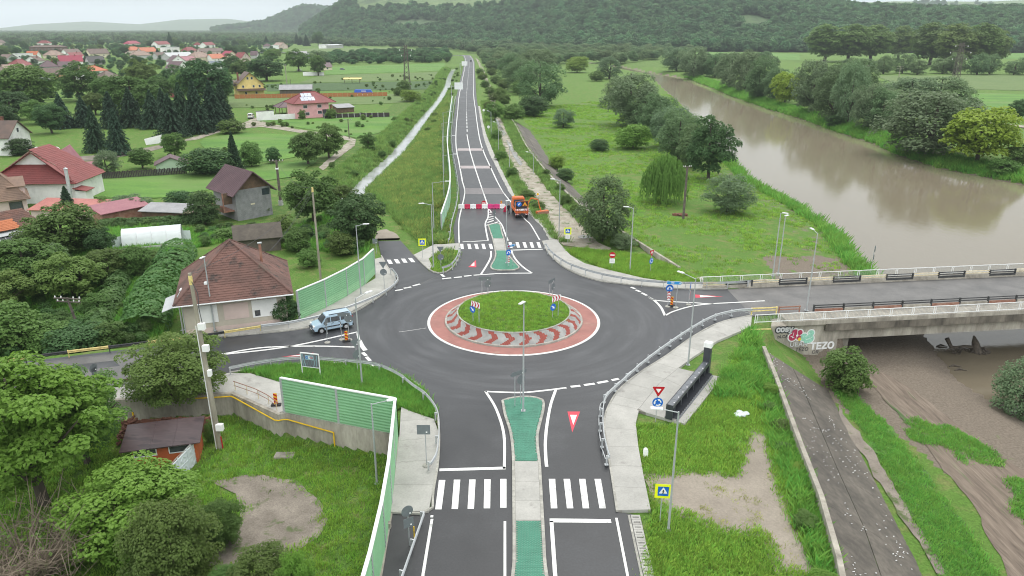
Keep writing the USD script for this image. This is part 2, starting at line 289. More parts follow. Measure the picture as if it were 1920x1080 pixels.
# ------------------------------------------------------------------ plan of the place (photo rows and columns taken to the ground plane)
RC = np.array([0.19, 73.72])                               # centre of the roundabout
NR = smooth_line([(2.0, 84), (-0.8, 100), *PXY([(891, 312)]), *PXY([(881.5, 284), (877, 260), (875.3, 230), (875, 205), (874.6, 180), (877.5, 147), (879.5, 126), (880, 114), (877, 107.5), (868, 103.5)]), (-100, 905), (-190, 960), (-330, 1020), (-520, 1080)], 3.0)
sL = PXY([(708, 1130), (715, 1080), (733, 962), (805, 962), (812, 925), (822, 862), (823, 800), (816, 768), (792, 730), (760, 708), (720, 694), (660, 684), (600, 682), (520, 687), (430, 700), (300, 716), (200, 726), (0, 750), (-300, 788)])
wN = PXY([(-300, 717), (20, 681), (307, 647), (407, 633), (567, 617), (640, 597), (700, 565), (745, 530), (738, 514), (727, 502), (715, 480), (709, 452)])
sN = PXY([(751, 451), (776, 479), (806, 507), (826, 513), (845, 505), (861, 482), (861, 457), (852.5, 455), (850, 427), (859, 394), (862.5, 377), (861, 352), (859, 338)])
nE = PXY([(942.5, 338), (952, 360), (966, 372), (999, 409), (1017, 427), (1030, 450), (1017, 453), (1030, 477), (1060, 503), (1107, 523), (1160, 532), (1280, 542), (1363, 542)])
eS = PXY([(1410, 592), (1350, 606), (1300, 632), (1250, 668), (1200, 700), (1160, 733), (1138, 770), (1133, 800), (1140, 850), (1148, 900), (1157, 960), (1186, 964), (1208, 1080), (1216, 1130)])
ROAD = Polygon(np.vstack([sL, wN, sN, nE, eS])).buffer(0)
nline = LineString(NR[NR[:, 1] > 120]); NROAD = nline.buffer(4.7, cap_style=2)
ROAD_ALL = unary_union([ROAD, NROAD])
OLD_E = Polygon(PXY([(1363, 542), (1410, 592), (1560, 580), (1530, 533)]))
BR_N, BR_S = PXY([(1363, 542), (1920, 523)]), PXY([(1410, 592), (1920, 567)])
SW_PAVE = Polygon(PXY([(733, 961), (804, 961), (811, 925), (821, 862), (822.5, 812), (814, 788), (775, 775), (752, 765), (749, 816)]))
SW_VERGE = Polygon(np.vstack([PXY([(430, 700), (520, 687), (600, 682), (660, 684), (720, 694), (760, 708), (792, 730), (816, 768), (822, 800)]), PXY([(814, 788), (775, 775), (752, 765), (745, 770), (640, 745), (530, 718), (470, 700)])])).buffer(0)
W_PAVE = Polygon(PXY([(-300, 792), (0, 752), (200, 728), (300, 718), (430, 701), (470, 702), (530, 720), (532, 773), (522, 776), (436, 737), (200, 752), (-300, 815)]))
SE_PAVE = Polygon(np.vstack([PXY([(1220, 958), (1206, 890), (1197, 840), (1192, 795), (1199, 767), (1235, 722), (1272, 692), (1300, 671), (1345, 641), (1392, 621), (1408, 613)]), eS[:11]])).buffer(0)
MON_PAD = Polygon(PXY([(1199, 767), (1235, 722), (1272, 692), (1296, 698), (1354, 709), (1316, 757), (1284, 797), (1194, 771)]))
NE_PAVE = Polygon(np.vstack([nE[6:], PXY([(1365, 536), (1280, 533), (1207, 523), (1140, 507), (1096, 495), (1070, 480), (1055, 464), (1044, 450), (1030, 450)])])).buffer(0)
NW_PAVE = Polygon(PXY([(745, 529), (738, 513), (727, 501), (716, 483), (703, 487), (704, 523), (680, 538), (620, 573), (560, 600), (410, 622), (408, 632), (567, 616), (640, 596), (700, 564)]))
NI_PAVE = Polygon(PXY([(776, 479), (806, 507), (810, 499), (804, 486), (816, 477), (832, 470.5), (861, 470), (861, 457), (834, 459), (815, 459)]))
NI_GRASS = Polygon(PXY([(806, 507), (826, 513), (845, 505), (861, 482), (861, 470), (832, 470.5), (816, 477), (804, 486), (810, 499)]))
PLATEAU_ = unary_union([ROAD_ALL.buffer(0.8), OLD_E, Polygon(np.vstack([BR_N[:1], BR_S[:1], [(36.5, 74.2), (36.5, 85.6)]])), SW_PAVE.buffer(0.3), SW_VERGE, W_PAVE.buffer(0.25), SE_PAVE.buffer(2.0), MON_PAD.buffer(2.5), NE_PAVE.buffer(1.5), NW_PAVE.buffer(.6), NI_PAVE.buffer(1), NI_GRASS])
CREST = smooth_line([(10.0, 6), (19.2, 34.2), (22.3, 50), (25.25, 67.8), (25.6, 78), (22.8, 89.1), (17.3, 109), (11.4, 132.5), (4.5, 190), (0, 257.8), (-12, 400), (-24, 600), (-36, 900), (-200, 1400)], 2.0)
NEAR_BANK = np.vstack([[(75, -60), (60, 10), (53, 45)], PXY([(1790, 715), (1742, 645), (1680, 565), (1612, 497), (1570, 440), (1500, 395), (1410, 345), (1368, 300), (1335, 262), (1295, 215), (1258, 180), (1217, 140), (1150, 127)], -6), [(70, 900)]])
FAR_BANK = np.vstack([PXY([(1120, 121), (1160, 124), (1230, 138), (1290, 148), (1330, 163), (1370, 180), (1440, 205), (1500, 222), (1560, 245), (1640, 270), (1680, 290), (1760, 315), (1920, 347)], -6), [(128, 130), (120, 80), (118, 40), (125, 0), (150, -60)]])
RIVER = Polygon(np.vstack([NEAR_BANK, FAR_BANK])).buffer(0)
CANAL = smooth_line(PXY([(628, 392), (672, 357), (692, 338), (720, 312), (745, 288), (772, 255), (800, 218), (824, 188), (838, 162), (843, 143), (850, 130)], -3.2), 2.0)
YARD = Polygon(np.vstack([PXY([(-300, 816), (200, 753), (436, 739), (523, 779), (640, 799), (744, 819), (732, 962), (712, 1080)]), [(-7.4, 8), (-90, 8)]])).buffer(0)
SE_LAND = Polygon(np.vstack([PXY([(1216, 1130), (1208, 1080), (1220, 958), (1192, 795), (1284, 797), (1354, 709), (1408, 613)]), [(25.25, 67.8), (22.3, 50), (19.2, 34.2), (12, 10)]])).buffer(0)

PLATEAU = PLATEAU_.difference(YARD.buffer(1.4))

def dense(g, step):
    g = g.boundary if g.geom_type.endswith('Polygon') else g
    return np.vstack([[l.interpolate(d).coords[0] for d in np.arange(0, l.length, step)] for l in (g.geoms if hasattr(g, 'geoms') else [g])])
def sdist(g, step=0.7):              # signed distance function, negative inside
    tree = cKDTree(dense(g, step))
    def f(x, y):
        d = tree.query(np.c_[np.ravel(x), np.ravel(y)])[0].reshape(np.shape(x))
        return np.where(shapely.contains_xy(g, x, y), -d, d)
    return f
D_PLAT, D_RIVER, D_YARD, D_SE = sdist(PLATEAU), sdist(RIVER, 1.5), sdist(YARD), sdist(SE_LAND)
CT, KT, KN, KF = cKDTree(CREST), cKDTree(CANAL), cKDTree(dense(LineString(NEAR_BANK), 2.0)), cKDTree(dense(LineString(FAR_BANK), 2.0))
CTAN = np.gradient(CREST, axis=0); CTAN /= np.linalg.norm(CTAN, axis=1, keepdims=True)
sstep = lambda a, b, x: (lambda t: t * t * (3 - 2 * t))(np.clip((x - a) / (b - a), 0, 1))
def crest_side(x, y):                # metres east of the dike's crest
    d, i = CT.query(np.c_[np.ravel(x), np.ravel(y)]); o = np.c_[np.ravel(x), np.ravel(y)] - CREST[i]
    return ((o[:, 0] * CTAN[i, 1] - o[:, 1] * CTAN[i, 0] > 0) * 2 - 1).reshape(np.shape(x)) * d.reshape(np.shape(x))
SLOPE_W = 6.5
def ground(x, y, bump=True):
    x, y = np.asarray(x, float), np.asarray(y, float)
    dp = D_PLAT(x, y); dr = D_RIVER(x, y); dc = crest_side(x, y)
    # west of the crest
    w = -1.6 + 0.9 * sstep(30, 0, np.abs(y - 95)) * (x < -12)
    w = np.where((x > -12) & (y > 60), -0.25, w)
    w = np.where(D_YARD(x, y) < 0, -2.0, w)
    w = np.where(D_SE(x, y) < 0.3, -0.25 - 0.45 * sstep(8, 0, -dc), w)
    e = -0.15 - 3.9 * np.clip(dc / SLOPE_W, 0, 1) - 1.0 * np.exp(-np.maximum(dr, 0) / 14.0) * sstep(SLOPE_W, SLOPE_W + 8, dc)
    far_east = (x > 60) & (dc > 40) & (KF.query(np.c_[x.ravel(), y.ravel()])[0].reshape(x.shape) < KN.query(np.c_[x.ravel(), y.ravel()])[0].reshape(x.shape)); e = np.where(far_east & (y < 2000), -3.9, e)
    e = np.where(dc > SLOPE_W, np.minimum(e, np.maximum(-5.9 + .3 * dr, -7.6)), e)
    base = np.where(dc > 0, e, w)
    wd = np.where((x > 20) & (y > 66) & (y < 100), 0.8, np.where((D_YARD(x, y) < 2), 0.7, np.where(y > 130, 7.0, 3.0)))
    z = -0.13 + (base + 0.13) * sstep(0, 1, np.clip(dp / wd, 0, 1))
    dk = KT.query(np.c_[x.ravel(), y.ravel()])[0].reshape(x.shape)
    z = np.where(dc < 0, np.minimum(z, -4.0 + 0.52 * np.maximum(0, dk - 0.6)), z)
    if bump:
        k = sstep(0.0, 2.5, dp) * np.where(dr < 3, 0.35, 1)
        z = z + k * (0.22 * (fbm(np.stack([x / 4.0, y / 4.0, 0 * x], -1), 3, 3) - 0.5) + 0.10 * (noise(np.stack([x * 1.3, y * 1.3, 0 * x], -1), 9) - 0.5)) * np.where((dc > -0.5) & (dc < SLOPE_W + 0.5), 0.15, 1)
    return z
def gz(x, y): return float(ground(np.array([x]), np.array([y]))[0])
def WG(u, v):                        # where the sight line of photo pixel (u, v) meets the ground
    z = -1.0
    for _ in range(4):
        x, y = W(u, v, z); z = gz(x, y)
    return x, y, z

# ------------------------------------------------------------------ ground: one sheet to the horizon
def field_material(name, lawn, dry, weed, mud):
    usd = usdkit.material(stage, '/World/Looks/' + name, {
        'geo': ('geometry', {}), 'a': ('attribute', {'attribute': 'lush'}), 'b': ('attribute', {'attribute': 'bare'}),
        'n1': ('noise_texture', {'scale': 0.045, 'detail': 6.0, 'roughness': 0.6}), 'n2': ('noise_texture', {'scale': 0.6, 'detail': 6.0, 'roughness': 0.65}), 'n3': ('noise_texture', {'scale': 5.0, 'detail': 4.0, 'roughness': 0.7}),
        's': ('math', {'math_type': 'multiply_add', 'value2': 1.3, 'value3': -0.65}), 's2': ('math', {'math_type': 'multiply_add', 'value2': 0.8}), 's2o': ('math', {'math_type': 'add', 'value2': -0.4}), 'lu': ('math', {'math_type': 'add'}), 'lc': ('math', {'math_type': 'add', 'use_clamp': True}),
        'mixg': ('mix_color', {'a': weed, 'b': lawn}),
        'dr': ('map_range', {'range_type': 'smoothstep', 'from_min': 0.47, 'from_max': 0.68, 'to_min': 0.0, 'to_max': 0.7, 'clamp': True}), 'mixd': ('mix_color', {'b': dry}),
        'n4': ('noise_texture', {'scale': 0.35, 'detail': 7.0, 'roughness': 0.68}), 'ba': ('math', {'math_type': 'add'}), 'br': ('map_range', {'range_type': 'smoothstep', 'from_min': 0.86, 'from_max': 1.04, 'to_min': 0.0, 'to_max': 1.0, 'clamp': True}), 'mixm': ('mix_color', {'b': mud}),
        'fr': ('map_range', {'range_type': 'linear', 'from_min': 0.25, 'from_max': 0.75, 'to_min': 0.62, 'to_max': 1.38, 'clamp': True}), 'fm': ('vector_math', {'math_type': 'scale'}),
        'bp': ('bump', {'strength': 1.0, 'distance': 0.14}), 'p': ('principled_bsdf', {'roughness': 0.85, 'specular_ior_level': 0.2})},
        [('geo.position', 'n1.vector'), ('geo.position', 'n2.vector'), ('geo.position', 'n3.vector'), ('geo.position', 'n4.vector'),
         ('n1.fac', 's.value1'), ('n2.fac', 's2.value1'), ('s.value', 's2.value3'), ('s2.value', 's2o.value1'), ('a.fac', 'lu.value1'), ('s2o.value', 'lu.value2'), ('lu.value', 'lc.value1'),
         ('lc.value', 'mixg.fac'), ('n2.fac', 'dr.value'), ('dr.result', 'mixd.fac'), ('mixg.result', 'mixd.a'),
         ('b.fac', 'ba.value1'), ('n4.fac', 'ba.value2'), ('ba.value', 'br.value'), ('br.result', 'mixm.fac'), ('mixd.result', 'mixm.a'),
         ('n3.fac', 'fr.value'), ('mixm.result', 'fm.vector1'), ('fr.result', 'fm.scale'), ('fm.vector', 'p.base_color'), ('n3.fac', 'bp.height'), ('bp.normal', 'p.normal')], surface='p.BSDF')
    MATS[name] = usd
field_material('grass', (0.100, 0.195, 0.034), (0.195, 0.195, 0.075), (0.055, 0.108, 0.024), (0.190, 0.158, 0.125))

az = np.r_[np.linspace(-180, -56, 40)[:-1], np.linspace(-56, 56, 430), np.linspace(56, 180, 40)[1:]]
rr = np.r_[0.5, np.exp(np.arange(math.log(9), math.log(520), 0.0118)), np.exp(np.arange(math.log(525), math.log(14000), 0.022))]
A, R_ = np.meshgrid(np.radians(az), rr)
gx, gy = R_ * np.sin(A), R_ * np.cos(A)
near = R_ < 1500
gzv = np.full(gx.shape, -2.0); gzv[near] = ground(gx[near], gy[near]); gzv[~near] = -2.0 - 1.5 * (gx[~near] > 0)
n, m = gx.shape; I, J = np.meshgrid(np.arange(n - 1), np.arange(m - 1), indexing='ij'); I, J = I.ravel(), J.ravel()
gf = np.vstack([np.c_[I*m+J, I*m+J+1, (I+1)*m+J+1], np.c_[I*m+J, (I+1)*m+J+1, (I+1)*m+J]])[:, ::-1]
gv = np.c_[gx.ravel(), gy.ravel(), gzv.ravel()]
g_obj = usdkit.mesh(stage, '/World/ground', (gv, gf), MATS['grass'], smooth=True); meta(g_obj.GetPrim(), 'wide green ground of meadows, verges and gardens on both sides of the road', None, None, 'structure')
X, Y = gv[:, 0], gv[:, 1]; DC, DR = crest_side(X, Y), D_RIVER(X, Y); DKc = KT.query(np.c_[X, Y])[0]
lush = np.full(len(X), 0.55); lush[(DC > 0)] = 0.78; lush[(DC < 0) & (Y > 115) & (X < -5) & (X > -60) & (DKc < 18)] = 0.12
lush[(DC < 0) & (X < -34) & (Y > 130) & (DKc > 18)] = 0.85; lush[shapely.contains_xy(YARD, X, Y)] = 0.45; lush[shapely.contains_xy(SE_LAND, X, Y)] = 0.30; lush[(DC < 0) & (X > -10) & (Y > 100)] = 0.25
lush[(R_.ravel() > 700) & (X < 200)] = 0.35
bare = np.zeros(len(X)); bare[(DC > SLOPE_W - 1) & (DR > -6) & (DR < 16) & (Y < 112) & (Y > 20)] = 0.62; bare[(DC > SLOPE_W) & (Y < 88) & (DR > 0) & (DR < 18) & (Y > 60)] = 0.95
bare[(DC > 5) & (DR < 9) & (DR > 0) & (Y > 112) & (Y < 190) & (X < 70)] = 0.36; bare[DR < 0] = 1.0
bare[shapely.contains_xy(SE_LAND, X, Y)] = 0.30
for nm, val in (('lush', lush), ('bare', bare)):
    UsdGeom.PrimvarsAPI(g_obj).CreatePrimvar(nm, Sdf.ValueTypeNames.FloatArray, 'vertex').Set(Vt.FloatArray.FromNumpy(val.astype(np.float32)))

def jagged(poly, amp=0.4, sc=1.0, step=0.35, seed=0):
    poly = max(polys(poly.buffer(0)), key=lambda g: g.area)
    p = np.array(Polygon(poly.exterior).segmentize(step).exterior.coords)[:-1]
    q = np.c_[p / sc, np.zeros(len(p))]; d = np.stack([fbm(q, 3, seed), fbm(q, 3, seed + 50)], 1) - 0.5
    return Polygon(p + d * 2 * amp).buffer(0)
def drape(poly, off, step=0.8):
    vs, fs, n0 = [], [], 0
    for p in polys(poly):
        b = dense(p, step); x0, y0, x1, y1 = p.bounds
        g = np.stack(np.meshgrid(np.arange(x0, x1, step), np.arange(y0, y1, step)), -1).reshape(-1, 2)
        g = g[shapely.contains_xy(p.buffer(-step * 0.4), g[:, 0], g[:, 1])]
        q = np.vstack([b, g]); t = Delaunay(q).simplices; c = q[t].mean(1); t = t[shapely.contains_xy(p, c[:, 0], c[:, 1])]
        a = np.cross(q[t[:, 1]] - q[t[:, 0]], q[t[:, 2]] - q[t[:, 0]]); t[a < 0] = t[a < 0][:, ::-1]
        vs.append(np.c_[q, ground(q[:, 0], q[:, 1]) + off]); fs.append(t + n0); n0 += len(q)
    return np.vstack(vs), np.vstack(fs)
def sheet(name, poly, m, off, label=None, jag=0.4, step=0.8, sc=1.0, seed=1):
    poly = jagged(poly, jag, sc, min(step, 0.5), seed) if jag else poly
    return obj(name, drape(poly, off, step), m, None, label, kind='structure', smooth=True)

mat('water', (0.165, 0.140, 0.100), rough=0.06, var=0.06, scale=0.02, spec=0.5, bump=0.016, bscale=0.8, stretch=(1, 0.6, 1))
mat('canal_water', (0.36, 0.375, 0.37), rough=0.03, var=0.2, scale=0.2, bump=0.01, bscale=2.0)
mat('puddle', (0.16, 0.15, 0.13), rough=0.04, var=0.1)
mat('gravel', (0.265, 0.230, 0.192), rough=0.9, col2=(0.155, 0.132, 0.108), scale=0.5, fine=(9.0, 0.28), bump=0.02, bscale=9, extra=[(0.45, 0.63, 0.05, (0.08, 0.11, 0.035))])
mat('dirt', (0.315, 0.275, 0.225), rough=0.9, col2=(0.215, 0.185, 0.15), scale=0.25, fine=(6.0, 0.15), bump=0.02, bscale=7)
mat('path_dirt', (0.40, 0.37, 0.31), rough=0.9, col2=(0.22, 0.19, 0.14), scale=0.5, fine=(5.0, 0.2), bump=0.02, bscale=6, extra=[(0.5, 0.6, 0.06, (0.08, 0.12, 0.035))])
mat('strip_green', (0.085, 0.185, 0.03), rough=0.9, col2=(0.055, 0.13, 0.022), scale=0.3, fine=(3.0, 0.25))
mat('soil', (0.225, 0.18, 0.14), rough=0.95, col2=(0.115, 0.088, 0.068), scale=0.9, stretch=(2.4, 0.22, 1), fine=(3.0, 0.25), bump=0.05, bscale=3, extra=[(0.25, 0.64, 0.06, (0.05, 0.11, 0.025))])
mat('meadow_bright', (0.115, 0.245, 0.03), rough=0.9, col2=(0.06, 0.16, 0.02), scale=0.12, fine=(3.0, 0.2), extra=[(0.05, 0.56, 0.1, (0.12, 0.21, 0.045))], stretch=(0.5, 1.5, 1))
mat('meadow_pale', (0.13, 0.185, 0.055), rough=0.9, col2=(0.085, 0.15, 0.035), scale=0.2, fine=(2.0, 0.2), stretch=(0.3, 1.5, 1))
mat('crop_dark', (0.06, 0.12, 0.03), rough=0.9, col2=(0.035, 0.075, 0.02), scale=0.6, fine=(2.0, 0.3), stretch=(0.3, 1.2, 1))
obj('river', prism(RIVER.buffer(2.5), -6.01, -6.0), 'water', None, 'broad muddy grey-brown river bending along the meadow', kind='structure')
obj('canal', prism(jagged(LineString(CANAL).buffer(2.3), .7, 2.2, 1.0), -3.26, -3.25), 'canal_water', None, 'narrow water channel beside the far road', kind='structure')

# ------------------------------------------------------------------ road with its markings
road = thing('road', 'dark wet asphalt road and roundabout with white markings', kind='structure')
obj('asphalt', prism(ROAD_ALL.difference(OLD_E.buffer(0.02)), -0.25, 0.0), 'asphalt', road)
obj('old_asphalt', prism(OLD_E, -0.25, 0.003), 'old_asphalt', road, 'pale worn asphalt at the bridge end')
obj('old_asphalt', prism(Polygon(np.vstack([PXY([(-300, 722), (20, 686), (200, 664), (330, 652), (345, 668), (360, 688), (330, 709), (200, 723), (0, 746), (-300, 780)])])).intersection(ROAD), 0.0, 0.005), 'old_asphalt', road, 'pale worn asphalt of the old street')
obj('asphalt_patch', prism(Polygon(PXY([(-300, 728), (20, 697), (215, 676), (225, 686), (20, 708), (-300, 742)])), 0.005, 0.009), 'asphalt', road)
obj('asphalt_patch', prism(Polygon(PXY([(733, 963), (804, 963), (795, 990), (752, 1080), (742, 1130), (706, 1130), (714, 1080)])), 0.0, 0.004), 'fresh_asphalt', road, 'blacker fresh asphalt behind the guardrail')
def paint(name, g, m='white_paint', label=None, z=0.0):
    obj(name, prism(g, z - 0.001, z + 0.005), m, road, label)
def pline(pts, w, name='line', m='white_paint', smooth=True, z=0.0):
    p = PXY(pts); p = smooth_line(p, 0.5) if smooth and len(p) > 2 else p
    paint(name, LineString(p).buffer(w / 2, cap_style=2, join_style=2), m, z=z)
def quad(a, b, c, d): return Polygon([a, b, c, d])
def stripe(top, bot, wpx, name='crossing_stripe'):
    (x0, y0), (x1, y1) = top, bot; h = wpx / 2
    paint(name, Polygon(PXY([(x0 - h, y0), (x0 + h, y0), (x1 + h, y1), (x1 - h, y1)])))
for a, b, c, d in zip((829, 857, 885.7, 914, 943.7), (822, 852.7, 882.7, 913, 943.7), (900, 899.5, 899, 898.5, 898), (955, 954.5, 954, 953, 952)): stripe((a, c), (b, d), 12)
for a, b in zip((1035, 1062.7, 1091.7, 1120.7), (1039, 1069, 1098.7, 1130)): stripe((a, 898), (b, 953), 12)
for a, b in zip((865.6, 879, 892.2, 905.6, 919), (866.6, 881.2, 895, 908.1, 921.9)): stripe((a, 457.3), (b, 467), 5.8)
for a, b in zip((956.2, 969.4, 982.5, 995.6, 1008.7), (958.7, 972.5, 986, 999, 1012.5)): stripe((a, 454), (b, 464.4), 5.8)
for (a, b), (c, d) in zip(((728.7, 487), (742, 486), (755.6, 485), (768.7, 483.7)), ((733, 494.7), (747, 493.7), (760.6, 492.5), (775, 491.5))): stripe((a, b), (c, d), 7.5)
for pts, w, nm in (
    ([(910, 733), (927, 760), (938, 787), (944, 810), (946, 833), (945.7, 879)], .22, 'line'), ([(824, 881), (948, 877.5)], .33, 'stop_line'),
    ([(910, 734), (973, 736), (1013, 733), (1062, 727)], .24, 'line'), ([(1042, 731), (1033, 757), (1027, 787), (1023, 820), (1023, 853), (1025, 875)], .24, 'line'),
    ([(1030.7, 975.7), (1145.7, 977)], .38, 'stop_line'), ([(1034, 977), (1041, 1080), (1044, 1130)], .24, 'line'), ([(1155.7, 971), (1177, 1080), (1187, 1130)], .16, 'line'),
    ([(946.7, 977), (946.7, 1080), (946.7, 1130)], .16, 'line'), ([(810, 973), (792.7, 1080), (785, 1130)], .18, 'line'), ([(810, 966), (809.5, 970)], .18, 'line'),
    ([(899, 340), (914, 384), (915.6, 396), (915, 407.5), (910, 421), (915, 451)], .22, 'line'), ([(867.5, 453.5), (916, 451)], .25, 'stop_line'),
    ([(917.5, 392.5), (922, 399)], .2, 'line'), ([(927.5, 406), (940, 420), (946, 435), (952.5, 451)], .22, 'line'),
    ([(958.7, 469), (1017.5, 467.3)], .33, 'stop_line'), ([(959, 469), (962.5, 479), (970, 490), (982.5, 502), (997.5, 512)], .25, 'line'),
    ([(888, 516), (917.5, 514), (945, 512.5), (997.5, 512)], .25, 'line'), ([(902, 514), (912.5, 497.5), (920, 482.5), (920.6, 470.6)], .25, 'line'),
    ([(867, 340), (871, 355), (870.6, 367.5), (867, 384), (861, 410), (860, 430), (861, 455)], .2, 'line'), ([(932, 340), (944, 361), (962.5, 384), (982.5, 409), (994, 420), (1004, 436), (1012, 450)], .2, 'line'),
    ([(405, 666), (540, 650), (670, 622.5)], .25, 'line'), ([(405, 666), (480, 653), (540, 649.5), (600, 649), (665, 650.6)], .25, 'line'), ([(670, 622.5), (672, 632), (674, 640)], .25, 'line'), ([(673.5, 638), (678.5, 648), (685, 657)], .45, 'line'),
    ([(1214, 556), (1225, 562), (1250, 565), (1300, 567.5), (1337, 569), (1434, 564)], .22, 'line'), ([(1214, 556), (1225, 562), (1239, 576), (1247, 592)], .28, 'line'), ([(1247, 592), (1262.5, 584), (1297.5, 574), (1337.5, 569)], .22, 'line'),
    ): pline(pts, w, nm, z=0.004 if nm == 'line' and pts[0][0] in (1214, 1247) else 0.0)
for pts in (((1070, 725.2), (1088, 723.2)), ((1095, 722), (1115, 719.3)), ((1120, 718), (1140, 714.5)), ((1147, 713), (1160, 710)), ((870, 518), (884, 516.4)), ((851, 520.5), (866, 519)), ((829, 522.8), (846, 521)), ((827, 514), (833, 519)),
            ((741, 545), (755, 542.5)), ((757, 540.5), (771, 538)), ((774, 536), (787.5, 532.5)), ((680, 661), (686.5, 667)), ((687, 669), (694, 676.5)), ((696, 680), (701, 686)),
            ((1183, 538.3), (1191, 541.5)), ((1192, 543.5), (1201, 547.3)), ((1203, 549), (1213, 554))): pline(pts, .34, 'give_way_dash')
for a, b in (((615, 470), (655, 468)), ((615, 500), (650, 495)), ((612, 540), (680, 522)), ((605, 577), (685, 557)), ((590, 618), (690, 585)), ((700, 627), (750, 607)), ((570, 660), (690, 630)), ((700, 642), (790, 632))):
    pline([(840 + a[0] / 8, 340 + a[1] / 8), (840 + b[0] / 8, 340 + b[1] / 8)], .32, 'hatch_bar')
for i, k in enumerate(np.linspace(354, 363.4, 6)):
    pline([(870.5, k), (944.5 + (k - 360) * .9, k)], .28, 'rumble_strip', 'rumble_paint')
for v0, a, b in ((313.3, 863, 921), (280.3, 857.5, 905.5)): pline([(a, v0), (b, v0)], 3.4 if v0 > 300 else 4.0, 'rumble_strip', 'rumble_paint')
pline([(748, 622.5), (770, 619.5), (799, 615)], .1, 'scuffed_line', 'worn_paint'); pline([(789, 533), (806, 524), (826, 516)], .06, 'asphalt_seam', 'old_asphalt')
NRf = NR[(NR[:, 1] > 158)]; nl = LineString(NRf)
for off in (3.45, -3.45):
    l = nl.parallel_offset(abs(off), 'left' if off > 0 else 'right'); c = np.array(l.coords); c = c if c[0, 1] < c[-1, 1] else c[::-1]
    if off > 0: c = np.vstack([PXY([(867, 340)]), c[c[:, 1] > 175]])
    else: c = np.vstack([PXY([(932, 340)]), c[c[:, 1] > 175]])
    paint('line', LineString(smooth_line(c, 4.0)).buffer(.13, cap_style=2))
cl = LineString(np.vstack([PXY([(899, 340), (889, 310), (881.5, 284), (876.5, 258), (875.6, 252)])]))
paint('line', cl.buffer(.12, cap_style=2), z=0.004)
s0 = nl.project(Point(*W(875.5, 247)))
for k in range(56):
    a = nl.interpolate(s0 + k * 9.0); b = nl.interpolate(s0 + k * 9.0 + (6 if k < 6 else 3.5)); paint('lane_dash', LineString([a, b]).buffer(.12, cap_style=2))
for outer, inner, lab in (([(1064, 771.7), (1087.7, 771.7), (1073, 810.7)], [(1069, 778), (1081.7, 778), (1075, 797)], 'south approach'), ([(878, 500.8), (892.5, 487.5), (893, 501)], [(882.5, 498.2), (889.2, 491.3), (889.6, 498.3)], 'north approach'),
                          ([(528, 669), (587.5, 661.5), (587, 667)], [(540, 668.2), (574, 663.8), (574, 666.7)], 'west approach'), ([(1303, 552.3), (1304, 558.3), (1356, 556)], [(1312, 553.4), (1313, 557.4), (1344, 555.9)], 'bridge approach')):
    paint('give_way_triangle', Polygon(PXY(outer)).difference(Polygon(PXY(inner))), 'red_paint', 'red painted give-way triangle on the ' + lab); paint('triangle_centre', Polygon(PXY(inner)))

def slabs(name, poly, guide, L, z0, z1, m, parent, gap=0.012, half=14, label=None):
    g = LineString(guide); used = None; out = 0
    for k in range(int(g.length / L) + 1):
        a, b = g.interpolate(k * L), g.interpolate(min((k + 1) * L, g.length)); a2, b2 = g.interpolate(k * L + .05), g.interpolate(min((k + 1) * L, g.length) - .05)
        def perp(p, q, s):
            d = np.array([q.x - p.x, q.y - p.y]) * s; d /= np.linalg.norm(d) + 1e-9; n_ = np.array([-d[1], d[0]]); c = np.array([p.x, p.y]); return c + n_ * half, c - n_ * half
        p0, p1 = perp(a, a2, 1); q0, q1 = perp(b, b2, -1)
        strip = Polygon([p0, p1, q1, q0]).convex_hull
        s = poly.intersection(strip)
        if used is not None: s = s.difference(used)
        used = strip if used is None else used.union(strip)
        s = s.buffer(-gap)
        for p in polys(s):
            if p.area > 0.15: obj(name, prism(p, z0, z1), m, parent); out += 1
    rest = poly.difference(used).buffer(-gap)
    for p in polys(rest):
        if p.area > 0.3: obj(name, prism(p, z0, z1), m, parent)
    obj('bed', prism(poly.buffer(-0.02), z0 - 0.05, z1 - 0.02), 'old_concrete', parent)
KH = 0.12
pav = {}
for key, poly, guide, L, lab in (('sw', SW_PAVE, PXY([(770, 962), (790, 870), (785, 760)]), 3.0, 'pale concrete pavement between the near green noise wall and the road'),
    ('w', W_PAVE, PXY([(-300, 802), (0, 770), (200, 741), (436, 720), (530, 750)]), 4.0, 'concrete pavement on top of the retaining wall by the yard'),
    ('se', SE_PAVE.difference(MON_PAD), PXY([(1185, 960), (1172, 890), (1162, 830), (1165, 780), (1215, 722), (1265, 685), (1330, 635), (1409, 602)]), 2.6, 'curved pale concrete pavement beside the black steel structure'),
    ('pad', MON_PAD, PXY([(1200, 770), (1350, 705)]), 6.0, 'concrete pad carrying the black steel structure'),
    ('ne', NE_PAVE, PXY([(1031, 451), (1045, 472), (1085, 499), (1130, 515), (1200, 528), (1365, 540)]), 3.2, 'curved concrete pavement along the meadow side of the roundabout'),
    ('nw', NW_PAVE, PXY([(710, 485), (725, 520), (700, 545), (640, 583), (560, 608), (409, 627)]), 3.2, 'concrete pavement in front of the curved green noise wall'),
    ('ni', NI_PAVE, PXY([(790, 495), (803, 478), (830, 464), (861, 464)]), 1.6, 'paved path on the small grass island by the side street')):
    pav[key] = thing('pavement', lab, kind='structure'); slabs('slab', poly, guide, L, -0.14, KH, 'concrete', pav[key])
def kerbs(line, parent, w=0.15, L=1.0, z1=KH + .02, z0=-0.2, m='kerb_stone', name='kerb_stone'):
    g = LineString(line); k = max(1, int(g.length / L))
    for i in range(k):
        a, b = g.interpolate(i * g.length / k + .008), g.interpolate((i + 1) * g.length / k - .008)
        if a.distance(b) > .05: obj(name, prism(LineString([a, b]).buffer(w / 2, cap_style=2), z0, z1), m, parent)
